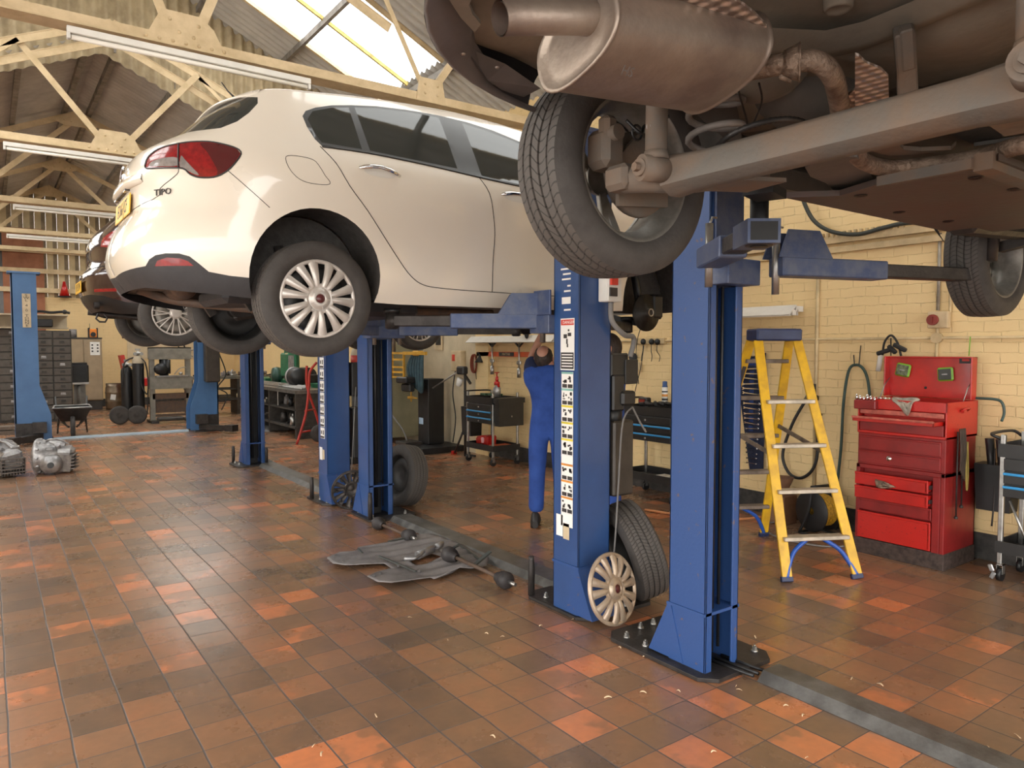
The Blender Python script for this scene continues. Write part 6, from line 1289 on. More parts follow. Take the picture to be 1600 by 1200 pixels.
# clamp rail
t = TH('clamp_rail', 'orange steel rail with black lettering on the wall below the left strip light', 'rail', 0, 0)
ORG = mat('orange_paint', (.72, .12, .03), .4, 0, .15, 8); p, q = wpx(746, 553, 6.02), wpx(848, 553, 6.02)
b = MB(); b.span((6.0, q.y, p.z - .035), (6.03, p.y, p.z + .035), bev=.004); b.obj('bar', ORG, t); b = MB(); r0, r1 = wpx(780, 553, 6.0), wpx(803, 553, 6.0); b.span((5.994, r1.y, p.z - .028), (6.0, r0.y, p.z + .028)); sp_ = b.obj('lettering_panel', BLK, t); text('rail_lettering', 'MATTAR', .05, CREAMM, sp_, (5.992, (r0.y + r1.y) / 2, p.z), (pi / 2, 0, -pi / 2), .0005)
b = MB(); b.span((6.03, p.y - .1, p.z - .02), (6.1, p.y - .06, p.z + .02)); b.span((6.03, q.y + .1, p.z - .02), (6.1, q.y + .14, p.z + .02)); b.obj('bracket', DKS, t)
for k, (u, v0, v1) in enumerate(((769, 532, 585), (811, 532, 590))):
    c0, c1 = wpx(u, v0, 5.97), wpx(u, v1, 5.97); tt = thing('screw_clamp', 'steel screw clamp hanging on the orange rail, %s one' % ('left', 'right')[k], 'clamp', tuple(c0), 0, 'screw clamps on the orange rail')
    L_ = c0.z - c1.z; b = MB(); b.cyl((0, 0, 0), (0, 0, -L_), .012, n=10); b.cyl((0, 0, -L_ * .75), (0, 0, -L_), .028, n=12); b.box((0, 0, -L_ * .6), (.03, .09, .05), bev=.008); b.obj('screw', STEEL, tt); b = MB(); b.bar((0, 0, -.09), (0, .10, -.02), .02, .02); b.bar((0, 0, -.09), (0, -.10, -.02), .02, .02); b.obj('jaw', DKS, tt)
t = TH('work_lamp', 'black bell shaped lamp hanging left on the orange rail', 'lamp', *wpx(750, 562, 6.0)); b = MB(); b.lathe([(.02, .07), (.03, .04), (.085, -.04), (.08, -.04), (.02, .03)], n=20); b.obj('lamp_shade', BLK, t); b = MB(); b.tube(bez([(0, 0, .06), (0, .04, .1), (0, .1, .02), (0, .12, -.1), (0, .1, -.3)], 5), .007, 6); b.obj('flex', BLK, t)
b = MB(); p = wpx(742, 568, 6.0)
for k in range(4): b.tube([(p.x - .01 * k, p.y + (.05 + .01 * k) * cos(a), p.z + .14 * sin(a)) for a in [i * pi / 8 for i in range(16)]], .008, 6, closed=True)
tag(b.obj('cable_coil', mat('red_brown_cable', (.28, .05, .02), .5), None), 'coil of red brown cable hanging left of the orange rail', 'cable')

# ---- wheels and trims on the floor
def loose(name, label, cat, loc, rot, fn, group=None): t = thing(name, label, cat, loc, 0, group, rot); fn(t); return t
def f1(t): tyre_mb(.312, .205, .205).obj('tyre', [RUB, TREADB], t, recalc=False); rim_mb(.205, .205, -1).obj('rim', BLKW, t, recalc=False)
loose('road_wheel', 'wheel with worn tyre leaning between the two near blue posts, trim before it', 'wheel', (3.27, 3.24, .335), (R(-18), 0, R(66)), f1, 'loose wheels on the floor')
loose('road_wheel', 'wheel with worn tyre standing behind the middle blue post', 'wheel', (3.42, 6.64, .308), (R(-8), 0, R(-85)), f1, 'loose wheels on the floor')
def f2(t): trim_mb(.205, -1).obj('trim', SILVD, t, recalc=False); b = MB(); b.lathe([(.024, 0), (.023, -.003), (.0, -.004)], axis='Y', n=20); b.obj('centre_badge', LOGO, t, (0, -.031, 0))
loose('wheel_trim', 'silver wheel trim leaning on the near blue post, face out', 'wheel trim', (2.87, 3.00, .225), (R(-14), 0, R(8)), f2, 'loose wheel trims')
def f3(t): b = trim_mb(.205, 1); b.obj('trim', mat('dark_trim_back', (.10, .085, .075), .5, .3, .3, 20), t, recalc=False); b = MB(); [b.box((.15 * cos(a), -.006, .15 * sin(a)), (.02, .03, .02), rot=(0, -a, 0)) for a in [k * pi / 4 for k in range(8)]]; b.obj('clip_ring', BLKW, t)
loose('wheel_trim', 'dark back of a wheel trim leaning behind the middle blue post', 'wheel trim', (2.86, 6.66, .217), (R(12), 0, R(-10)), f3, 'loose wheel trims')

# ---- engine undertray with the drive shafts
GP = mat('grey_dusty_plastic', (.22, .20, .195), .55, 0, .2, 8, .2, 30)
t = TH('engine_undertray', 'grey plastic engine undertray with a round hole lying on the tiles', 'undertray', 0, 0)
pl = [(511, 872), (530, 862), (556, 858), (560, 851), (608, 844), (622, 838), (655, 834), (690, 836), (722, 852), (745, 862), (764, 873), (760, 882), (742, 886), (718, 884), (678, 900), (672, 897), (640, 903), (612, 909), (590, 908), (574, 900), (590, 892), (612, 884), (600, 876), (582, 878), (540, 882), (520, 880)]
hole = [(640, 874), (660, 864), (676, 862), (690, 868), (668, 876), (650, 880)]
P2 = [pz(u, v, .045) for u, v in pl]; H2 = [pz(u, v, .045) for u, v in hole]
V = [Vector((p.x, p.y)) for p in P2 + H2]; n1, n2 = len(P2), len(H2); E_ = [(i, (i + 1) % n1) for i in range(n1)] + [(n1 + i, n1 + (i + 1) % n2) for i in range(n2)]
xs = [v.x for v in V]; ys = [v.y for v in V]; x = min(xs)
while x < max(xs):
    y = min(ys)
    while y < max(ys): V.append(Vector((x + 1e-4, y))); y += .035
    x += .035
vo, eo, fo, *_r = geometry.delaunay_2d_cdt(V, E_, [], 0, 1e-5, False); po = [(p.x, p.y) for p in P2]; ph = [(p.x, p.y) for p in H2]
fs = []
for f in fo:
    cx = sum(vo[i][0] for i in f) / 3; cy = sum(vo[i][1] for i in f) / 3
    if inpoly(cx, cy, po) and not inpoly(cx, cy, ph): fs.append(f)
b = MB(); b._add([(v[0], v[1], .035 + .009 * sin(v[1] * 42 + v[0] * 6) * (1 if v[0] > 2.4 else .2) + .012 * sin(v[0] * 7)) for v in vo], fs, None, True); b.obj('tray_panel', GP, t, thick=.006)
for (a0, a1) in (((592, 869), (650, 893)), ((606, 846), (650, 838)), ((700, 856), (736, 884)), ((716, 850), (752, 876)), ((560, 858), (566, 864))): b = MB(); b.bar(pz(*a0, .05), pz(*a1, .05), .018, .012, bev=.003); b.obj('rib', DGR, t)
b = MB()
b.bar(pz(740, 884, .05), pz(766, 862, .12), .03, .012); b.obj('mounting_lug', DGR, t); b = MB(); b.bar(pz(706, 857, .05), pz(716, 852, .10), .03, .012); b.obj('mounting_lug', DGR, t)
for (u, v) in ((525, 868), (536, 876), (584, 900), (594, 896), (622, 884), (655, 892)): b = MB(); b.cyl(pz(u, v, .03), pz(u, v, .052), .010, n=10); b.obj('fixing', DKS, t)
b = MB(); q = bez([pz(632, 873, .06), pz(648, 872, .07), pz(660, 864, .08), pz(668, 858, .07), pz(684, 852, .07), pz(692, 848, .07)], 5); b.tube(q, .014, 8); b.cyl(pz(652, 868, .06), pz(676, 858, .075), .03, n=16); b.cyl(pz(682, 854, .07), pz(690, 850, .07), .022, n=10); tag(b.obj('exhaust_bracket', ALU, None), 'shiny metal bracket lying over the hole of the undertray', 'bracket')
BOOT = mat('rubber_boot_black', (.035, .03, .03), .6, 0, .2, 20)
def shaft(label, p, q, ends):
    t = thing('drive_shaft', label, 'drive shaft', tuple(p), 0, 'drive shafts removed from the car'); d = (q - p); L_ = d.length; z = d.normalized(); x = z.orthogonal().normalized(); M = Matrix((x, z.cross(x), z)).transposed().to_4x4()
    b = MB(); b.cyl((0, 0, 0), (0, 0, L_), .014, n=12); b.bm.transform(M); b.obj('shaft', RUST, t)
    for k, z0 in enumerate(ends):
        b = MB(); sg = -1 if k == 0 else 1; c0 = z0 * L_
        b.lathe([(.022, c0 - .075 * -sg * -1 - .0), (.022, c0 - sg * .07), (.034, c0 - sg * .06), (.026, c0 - sg * .052), (.042, c0 - sg * .040), (.034, c0 - sg * .030), (.052, c0 - sg * .018), (.046, c0 - sg * .008), (.056, c0), (.058, c0 + sg * .04), (.048, c0 + sg * .06), (.02, c0 + sg * .065), (0, c0 + sg * .065)], n=24); b.bm.transform(M); j = b.obj('joint_boot', BOOT, t)
        b = MB(); b.cyl((0, 0, c0 + sg * .06), (0, 0, c0 + sg * .13), .016, .013, n=14); b.bm.transform(M); b.obj('spline', STEEL, j)
    return t
p = pz(592, 818, .056); q = pz(640, 838, .056); d = (q - p).normalized(); shaft('shorter drive shaft lying by the foot of the middle blue post', p - d * .0, q + d * .0, (.02, .95))
p = pz(706, 868, .085); q = pz(782, 903, .058); d = (q - p).normalized(); shaft('longer drive shaft with black boots lying across the undertray edge', p - d * .03, q + d * .06, (.03, .95))
# ---- gearboxes on the floor
def gearbox(label, loc, rz, s=1.):
    t = thing('gearbox', label, 'gearbox', loc, rz, 'removed aluminium gearboxes'); random.seed(int(loc[0] * 100))
    b = MB(); b.lathe([(0, -.13), (.20, -.13), (.215, -.11), (.215, -.09), (.17, .0), (.13, .08), (.12, .12), (0, .12)], c=(-.02, 0, .215), axis='X', n=26); b.obj('bell_housing', ALU, t)
    b = MB(); b.box((.14, .02, .20), (.22, .22, .24), rot=(.2, .1, .1), bev=.04); b.lathe([(0, -.1), (.10, -.09), (.115, -.04), (.115, .05), (.09, .1), (0, .12)], c=(.04, -.13, .13), axis='Y', n=20)
    for k in range(12): a = k * pi / 6; b.box((-.10, .2 * cos(a), .215 + .2 * sin(a)), (.05, .035, .035), rot=(a, 0, 0), bev=.01)
    b.obj('casing', ALU, t)
    b = MB()
    for k in range(9): b.box((.14 + .0 * k, -.10 + .03 * k, .13), (.20, .008, .20), rot=(0, .12, 0))
    for k in range(5): b.box((.25, 0, .06 + .04 * k), (.06, .24, .010))
    b.obj('cooling_rib', mat('dirty_aluminium', (.22, .19, .17), .6, .5, .3, 20, .3), t)
    b = MB(); b.box((.06, .05, .36), (.2, .07, .06), rot=(0, .3, .2), bev=.015); b.tube(bez([(-.05, .0, .38), (.02, -.06, .42), (.12, -.02, .40), (.2, .02, .34)], 5), .012, 8); b.cyl((.1, -.04, .3), (.1, -.10, .36), .03, n=12); b.box((.02, -.12, .3), (.08, .05, .05), rot=(.4, 0, .3), bev=.01); b.obj('linkage', ALU, t)
    b = MB(); b.cyl((.06, -.24, .13), (.06, -.26, .13), .035, n=14); b.obj('output_seal', BLK, t); t.scale = (s, s, s); return t
gearbox('silver gearbox on the tiles, the whole one right of its neighbour', (.62, 11.0, 0), -.3, 1.05); gearbox('silver gearbox on the tiles cut off by the left picture edge', (.14, 11.15, 0), -1.3, 1.05)
b = MB(); b.cyl((.36, 11.35, .24), (.44, 11.5, .24), .03, n=12); b.cyl((.42, 11.46, .24), (.52, 11.65, .24), .016, n=10); b.bm.free()
# ---- wood shavings on the tiles
random.seed(21); SHV = mat('pale_flake', (.66, .48, .30), .8, 0, .2, 10)
spots = [(503, 1178), (490, 1165), (588, 1118), (770, 1151), (895, 968), (845, 978), (1150, 1072), (1060, 1080), (1090, 1062), (1170, 1048), (1005, 1082), (1255, 1118), (1260, 1184), (1228, 1103), (1590, 1150), (1180, 995), (905, 968), (1155, 1078), (700, 1000), (760, 990), (968, 1012), (950, 1090), (1375, 1070), (1330, 1060), (1545, 1168), (880, 950), (1010, 1026), (640, 965), (785, 995), (1115, 1175)]
for k, (u, v) in enumerate(spots):
    p = pz(u, v, .004); a = random.uniform(0, 6); s = random.uniform(.008, .020); q = []
    for i in range(9): t_ = i / 8; q.append([(s * (t_ * 2 - 1), -s * .35 * sin(pi * (.15 + .7 * t_)) + .3 * s * sin(3 * t_), .004 * sin(pi * t_)), (s * (t_ * 2 - 1), s * .35 * sin(pi * (.15 + .7 * t_)), .002 + .006 * sin(pi * t_))])
    b = MB(); b.grid(q); tag(b.obj('paper_flake', SHV, None, tuple(p), (0, 0, a), thick=.0015), 'small pale flake lying on the orange tiles', 'flake', 'pale flakes scattered on the tiles')
# ================================================================ PEOPLE
SKIN = mat('skin', (.50, .26, .18), .5, 0, .12, 12, .05, col2=(.44, .20, .14)); HAIR = mat('dark_brown_hair', (.045, .028, .02), .6, 0, .4, 40, .6, 90, stretch=(1, 1, .2)); OVER = mat('royal_blue_cotton', (.020, .068, .30), .85, 0, .2, 5, .8, 9, col2=(.013, .045, .21)); NAVY = mat('navy_cotton', (.012, .02, .07), .85, 0, .2, 8, .5, 12); SHOE = mat('black_boot_leather', (.018, .015, .014), .5, 0, .2, 8); FAW = mat('eye_white', (.7, .66, .6), .3); FAD = mat('eye_dark', (.04, .025, .02), .3)
def skinned(chains, name, m, par, sub=2, extra=None):
    """chains: list of [(x,y,z,r or (rx,ry))...]; chains may start with an index tuple into the first chain: ('j', i)"""
    vs, es, rr = [], [], []; starts = {}
    for ch in chains:
        prev = None
        for p in ch:
            if p[0] == 'j': prev = p[1]; continue
            vs.append(Vector(p[:3])); r_ = p[3]; rr.append(r_ if isinstance(r_, tuple) else (r_, r_)); i = len(vs) - 1
            if prev is not None: es.append((prev, i))
            prev = i
    me = bpy.data.meshes.new(name); me.from_pydata([tuple(v) for v in vs], es, []); o = bpy.data.objects.new(name, me); COL.objects.link(o)
    k = o.modifiers.new('k', 'SKIN'); k.use_smooth_shade = True
    for i, d in enumerate(me.skin_vertices[0].data): d.radius = rr[i]; d.use_root = (i == 0)
    u = o.modifiers.new('u', 'SUBSURF'); u.levels = sub; u.render_levels = sub
    dg = bpy.context.evaluated_depsgraph_get(); e = o.evaluated_get(dg); m2 = bpy.data.meshes.new_from_object(e); bpy.data.objects.remove(o)
    if extra:
        bb = bmesh.new(); bb.from_mesh(m2); bb2 = extra(); bb2.bm.verts.index_update(); V = [bb.verts.new(v.co) for v in bb2.bm.verts]
        for f in bb2.bm.faces:
            q = bb.faces.new([V[v.index] for v in f.verts]); q.smooth = True
        bb2.bm.free(); bb.to_mesh(m2); bb.free()
    for p in m2.polygons: p.use_smooth = True
    m2.materials.clear(); m2.materials.append(m); o = bpy.data.objects.new(name, m2); COL.objects.link(o)
    if par: o.parent = par
    return o
def headmesh(c, yaw, tilt, r=.1):
    """skull with brow, nose, mouth, chin and ears; face towards +y before turning"""
    b = MB(); M = Matrix.Translation(c) @ Matrix.Rotation(yaw, 4, 'Z') @ Matrix.Rotation(tilt, 4, 'X')
    P = []; n, m_ = 22, 28
    for i in range(n + 1):
        th = pi * i / n; z = cos(th); row = []
        for j in range(m_ + 1):
            ph = 2 * pi * j / m_; x = sin(th) * sin(ph); y = sin(th) * cos(ph)
            X, Y, Z = x * .078, y * .098, z * .118
            if Z < 0: k = 1 - .35 * (-z) ** 1.5; X *= k; Y = Y * (1 - .15 * (-z)) + .012 * (-z)
            f = max(0, y)
            Y += .024 * math.exp(-((X / .012) ** 2 + ((Z + .018) / .022) ** 2)) * f; Y += .007 * math.exp(-((Z - .018) / .012) ** 2) * f * math.exp(-(X / .05) ** 2)
            Y -= .009 * math.exp(-(((abs(X) - .032) / .014) ** 2 + ((Z - .002) / .012) ** 2)) * f
            Y += .006 * math.exp(-((X / .022) ** 2 + ((Z + .058) / .008) ** 2)) * f; Y += .008 * math.exp(-((X / .025) ** 2 + ((Z + .095) / .016) ** 2)) * f
            row.append(M @ Vector((X, Y, Z)))
        P.append(row)
    b.grid(P)
    for s in (-1, 1): b.sph((s * .080, -.008, -.005), .03, sc=(.35, .62, 1.0), n=10, m=8, M=M)
    bmesh.ops.remove_doubles(b.bm, verts=b.bm.verts, dist=1e-5)
    return b, M
def hand(root, d, up, side, s=1., curl=.5, base=0):
    """palm and five fingers as skin chains joined to wrist vertex index base"""
    d, up = Vector(d).normalized(), Vector(up).normalized(); w_ = d.cross(up) * side; r0 = Vector(root); ch = []
    palm = r0 + d * .05 * s; ch.append([('j', base), (*palm, (.036 * s, .016 * s)), (*(r0 + d * .085 * s), (.038 * s, .013 * s))]); return ch, palm, w_, up, d
def fingers(idx, root, d, w_, up, s, curl):
    out = []
    for k, (off, ln) in enumerate(((-.030, .072), (-.010, .082), (.010, .078), (.029, .062))):
        p = root + w_ * off * s + d * .035 * s; dd = d.copy(); c = [('j', idx)]
        c.append((*p, .0088 * s))
        for j in range(3): dd = (dd - up * curl * .55).normalized(); p = p + dd * ln * s * (.42, .32, .26)[j]; c.append((*p, (.0082, .0076, .0066)[j] * s))
        out.append(c)
    p = root - w_ * .038 * s - d * .03 * s; c = [('j', idx), (*p, .0105 * s)]; dd = (d * .6 - w_ * .7 - up * .2).normalized()
    for j in range(2): p = p + dd * (.034, .028)[j] * s; dd = (dd + w_ * .4 + d * .2).normalized(); c.append((*p, (.0098, .008)[j] * s))
    out.append(c); return out
def person(label, loc, rz, head_yaw, head_tilt, armsUp, hairm, bald, beard, lean=0., hoff=0., hdrop=0.):
    t = thing('person', label, 'person', loc, rz)
    ch = [[(0, 0, .93, (.15, .10)), (0, .0, 1.06, (.135, .095)), (0, lean * .3, 1.22, (.155, .10)), (0, lean * .5, 1.36, (.15, .085)), (0, lean * .6, 1.43, .055), (0, lean * .7, 1.50, .052)]]
    n = 6; W_ = []
    def add(c):
        nonlocal n; ch.append(c); k = sum(1 for p in c if p[0] != 'j'); i0 = n; n += k; return i0
    for s in (-1, 1): add([('j', 0), (s * .09, 0, .88, .085), (s * .10, .005, .68, .078), (s * .105, .01, .50, .056), (s * .11, -.01, .32, .052), (s * .115, -.015, .12, .038), (s * .117, .0, .05, .04), (s * .12, .12, .03, (.042, .028))])
    fing = []
    for k, s in enumerate((-1, 1)):
        el, wr = armsUp[k]; sh = Vector((s * .185, lean * .5, 1.385)); el = Vector(el); wr = Vector(wr); d = (wr - el).normalized(); up = Vector((0, 1, 0)) - d * d.y; up.normalize(); w_ = d.cross(up).normalized() * s
        i0 = add([('j', 3), (*sh, .058), (*((sh + el) / 2), .047), (*el, .042), (*((el + wr) / 2), .038), (*wr, .027), (*(wr + d * .05), (.036, .016)), (*(wr + d * .085), (.036, .013))])
        for c in fingers(i0 + 6, wr + d * .06, d, w_, up, 1., .5): add(c)
    hc = Vector((hoff, lean * .8 + .02, 1.60 - hdrop)); hb = {}
    def ex(): b, hb['M'] = headmesh(hc, head_yaw, head_tilt); return b
    body = skinned(ch, 'body', SKIN, t, 2, ex); M = hb['M']
    # clothes: same joints, a little wider
    ov = [[(0, 0, .93, (.172, .122)), (0, .0, 1.06, (.158, .115)), (0, lean * .3, 1.22, (.188, .128)), (0, lean * .5, 1.35, (.20, .120)), (0, lean * .55, 1.41, (.16, .10)), (0, lean * .6, 1.46, (.075, .07))]]
    for s in (-1, 1): ov.append([('j', 0), (s * .092, 0, .86, .104), (s * .102, .005, .68, .094), (s * .107, .008, .50, .080), (s * .112, -.008, .30, .075), (s * .116, -.01, .12, .074)])
    for k, s in enumerate((-1, 1)): e0 = Vector(armsUp[k][0]); s0 = Vector((s * .165, lean * .5, 1.375)); a0 = s0 + (e0 - s0) * .3; ov.append([('j', 3), (*s0, .092), (*a0, .082)])
    skinned(ov, 'overalls', OVER, t)
    for k, s in enumerate((-1, 1)):
        el = Vector(armsUp[k][0]); sh = Vector((s * .165, lean * .5, 1.385)); a = sh + (el - sh) * .35; c = sh + (el - sh) * .85
        skinned([[(*(sh - Vector((s * .03, 0, .03))), .10), (*a, .080), (*c, .066)]], 'sleeve', NAVY, t)
        b = MB(); P = []
        sx = s * .12
        for i, (y, w0, h) in enumerate(((-.09, .030, .06), (-.06, .042, .11), (0, .045, .14), (.05, .045, .10), (.10, .048, .075), (.15, .045, .06), (.185, .025, .04))):
            P.append([(sx + w0 * cos(q * pi / 6 + pi), y, max(0.0, h * sin(q * pi / 6)) if q <= 6 else 0) for q in range(0, 7)])
        P = [[(sx - w0, y, 0), (sx - w0, y, h * .6), (sx - w0 * .5, y, h), (sx + w0 * .5, y, h), (sx + w0, y, h * .6), (sx + w0, y, 0), (sx - w0, y, 0)] for (y, w0, h) in ((-.10, .028, .07), (-.07, .044, .14), (-.01, .048, .17), (.04, .046, .12), (.10, .050, .085), (.15, .046, .065), (.19, .022, .04))]
        b.grid(P); b._add(P[0][:-1], [tuple(range(6))]); b._add(P[-1][:-1], [tuple(range(6))]); b.obj('boot', SHOE, t, sub=1)
    # hair: shell over the skull, thin on top when bald
    b = MB(); P = []
    for i in range(15):
        th = pi * .72 * i / 14; row = []
        for j in range(31):
            ph = pi * (.32 + 1.36 * j / 30) if i > 4 or bald else 2 * pi * j / 30; z = cos(th); rr = 1.07 + .02 * sin(j * 2.1 + i) 
            if bald and i <= 4: rr = .9
            X, Y, Z = sin(th) * sin(ph) * .078 * rr, sin(th) * cos(ph) * .098 * rr, z * .118 * (rr if not (bald and i <= 4) else .9)
            row.append(M @ Vector((X, Y - .004, Z + .004)))
        P.append(row)
    b.grid(P); b.obj('hair', hairm, t, thick=.004)
    if beard:
        b = MB(); P = []
        for i in range(8):
            th = pi * (.60 + .33 * i / 7); row = []
            for j in range(17): ph = -pi * .42 + pi * .84 * j / 16; k = 1 - .33 * (-cos(th)) ** 1.5; row.append(M @ Vector((sin(th) * sin(ph) * .078 * 1.08 * k, sin(th) * cos(ph) * .098 * 1.06 * (1 - .15 * -cos(th)) + .014, cos(th) * .118 * 1.05)))
            P.append(row)
        b.grid(P); b.obj('beard', hairm, t, thick=.006)
    for s in (-1, 1): b = MB(); b.sph((s * .031, .086, .002), .011, M=M, n=10, m=8); e = b.obj('eye', FAW, t); b = MB(); b.sph((s * .031, .0935, .002), .0052, M=M, n=8, m=6); b.obj('iris', FAD, e)
    return t
# mechanic in blue overalls reaching up under the white car, back to the camera
person('mechanic in blue overalls reaching up under the white car, head tipped back', (4.06, 5.08, 0), R(-40), R(-8), R(50), (((-.15, .12, 1.54), (-.09, .17, 1.70)), ((.20, .12, 1.53), (.10, .2, 1.70))), HAIR, True, False, -.02, -.05, .085)
person('second worker, dark haired and bearded, only the head showing beside the pump unit', (4.38, 4.62, 0), R(54), R(-10), R(0), (((-.24, .0, 1.10), (-.16, .10, .90)), ((.24, .0, 1.10), (.16, .10, .90))), HAIR, False, True)
# ================================================================ FAR END
def bx3(nm, a, c, m, par, bev=.004): b = MB(); b.span(a, c, bev=bev); return b.obj(nm, m, par)
CABG = mat('dark_cabinet_steel', (.055, .050, .045), .5, .3, .2, 8); DRW = mat('grey_drawer_steel', (.095, .083, .070), .5, .3, .3, 12, col2=(.08, .07, .06)); LOCK = mat('beige_locker_paint', (.36, .27, .17), .5, 0, .15, 3)
def drawers(label, x, y, w, cols, rows, h, shelf):
    t = thing('drawer_cabinet', label, 'drawer cabinet', (x, y, 0), 0, 'dark steel drawer cabinets by the back wall'); random.seed(int(x * 50) + 3)
    bx3('frame', (0, 0, 0), (w, .6, h), CABG, t); cw = (w - .02) / cols; rh = (h - .06) / rows
    for c in range(cols):
        for r_ in range(rows):
            x0 = .01 + c * cw; z0 = .04 + r_ * rh; d_ = bx3('drawer', (x0 + .012, -.018, z0 + .018), (x0 + cw - .012, .0, z0 + rh - .006), DRW, t)
            b = MB(); xc = x0 + cw / 2; b.span((xc - .05, -.032, z0 + rh * .40), (xc + .05, -.018, z0 + rh * .48)); b.span((xc - .045, -.026, z0 + rh * .52), (xc + .045, -.018, z0 + rh * .72)); b.obj('handle', ALU if random.random() < .25 else CABG, d_)
    return t
drawers('tall dark drawer cabinet at the left picture edge, left of the pale blue lift post', -.30, 18.9, .98, 2, 12, 2.02, None)
c2 = drawers('dark drawer cabinet right of the pale blue lift post, black parts on top', .80, 18.6, .70, 2, 12, 1.98, None)
SHF = mat('cream_shelf_board', (.46, .38, .27), .6, 0, .1, 5)
t = thing('shelf_box', 'cream box shelf on top of the drawer cabinets', 'shelf', (.0, 18.75, 2.02)); b = MB(); b.span((-.3, -.1, .0), (1.46, .3, .03)); b.span((-.3, .28, .03), (1.46, .3, .30)); b.span((-.3, -.1, .28), (1.46, .3, .31)); b.obj('shelf_boards', SHF, t)
b = MB(); b.box((0, 0, .08), (.30, .24, .17), bev=.02); tag(b.obj('black_part', BLK, None, (1.02, 18.68, 2.056)), 'black lump sitting in the cream shelf on the drawer cabinets', 'part')
b = MB(); b.tube(bez([(-.35, 0, .03), (-.1, 0, .05), (.1, 0, .03), (.3, 0, .05), (.45, 0, .03)], 5), .028, 8); b.sph((.35, 0, .05), .05); b.sph((-.25, 0, .04), .04); tag(b.obj('black_bar', BLK, None, (1.05, 18.72, 2.34)), 'long black bar lying on top of the cream shelf', 'bar')
t = thing('locker', 'beige double door metal locker with a notice sheet on its right door', 'locker', (1.60, 21.6, 0))
bx3('cabinet_body', (0, 0, .25), (.82, .5, 1.84), LOCK, t); bx3('plinth', (.02, .02, 0), (.8, .48, .25), CABG, t)
for k in range(2): d_ = bx3('door', (.01 + .40 * k, -.018, .27), (.395 + .41 * k, 0, 1.82), LOCK, t); bx3('door_handle', (.36 + .07 * k, -.03, 1.1), (.375 + .07 * k, -.018, 1.2), DKS, d_)
bx3('top_edge', (-.01, -.02, 1.84), (.83, .5, 1.875), CABG, t)
b = MB(); b.span((1.60 + .55, 21.572, 1.42), (1.60 + .77, 21.578, 1.76)); o = tag(b.obj('notice_sheet', PAPER, None), 'white notice sheet with dark marks on the beige locker door', 'notice')
for k in range(3):
    for j in range(2): b = MB(); b.span((2.18 + j * .12, 21.568, 1.50 + .08 * k), (2.22 + j * .12, 21.571, 1.54 + .08 * k)); b.obj('print', STKD, o)
t = thing('paint_tin', 'grey tin on top of the beige locker', 'tin', (1.80, 21.8, 1.875)); b = MB(); b.cyl((0, 0, 0), (0, 0, .20), .085, n=20); b.obj('tin', GP, t); b = MB(); b.cyl((0, 0, .2), (0, 0, .21), .088, n=20); b.obj('rim', ALU, t)
t = thing('site_radio', 'orange and black radio on top of the beige locker', 'radio', (2.24, 21.75, 1.875)); b = MB(); b.box((0, 0, .11), (.20, .13, .22), bev=.02); b.obj('radio_body', mat('orange_plastic', (.75, .22, .02), .4), t)
for s in (-1, 1): b = MB(); b.box((s * .095, 0, .12), (.03, .15, .26), bev=.01); b.obj('bumper', BLK, t)
b = MB(); b.cyl((0, -.065, .08), (0, -.075, .08), .06, n=18); b.obj('speaker', BLK, t); b = MB(); b.cyl((-.07, 0, .22), (-.07, 0, .36), .006, n=6); b.obj('aerial', BLK, t)
# keg
t = thing('beer_keg', 'dull steel keg with a paper label standing by the locker', 'keg', (2.68, 21.6, 0)); b = MB(); b.lathe([(0, .02), (.19, .02), (.2, 0), (.205, .06), (.22, .10), (.215, .20), (.225, .22), (.215, .24), (.215, .42), (.225, .44), (.215, .46), (.21, .56), (.195, .60), (.2, .68), (.19, .68), (.18, .62), (0, .60)], n=28); b.obj('keg_body', mat('brown_steel', (.26, .20, .14), .35, .7, .2, 6), t); b = MB(); b.box((-.06, -.215, .33), (.12, .012, .14), rot=(0, .15, 0)); b.obj('paper_label', PAPER, t)
# black pedestal machine with vice
t = thing('grinder_pedestal', 'black machine on a grey pedestal between drawer cabinet and locker', 'machine', (1.72, 19.9, 0)); b = MB(); b.box((0, 0, 1.0), (.42, .3, .44), bev=.03); b.box((0, 0, 1.24), (.36, .26, .04)); b.obj('machine_head', BLK, t); b = MB(); b.box((.02, 0, .4), (.28, .25, .8), taper=(.8, .8)); b.cyl((.0, -.13, .1), (.0, -.13, .75), .035, n=10); b.obj('pedestal', mat('grey_casting', (.20, .19, .17), .5, .3), t); b = MB(); b.box((0, -.05, .78), (.40, .30, .04)); b.obj('tray', STEEL, t)
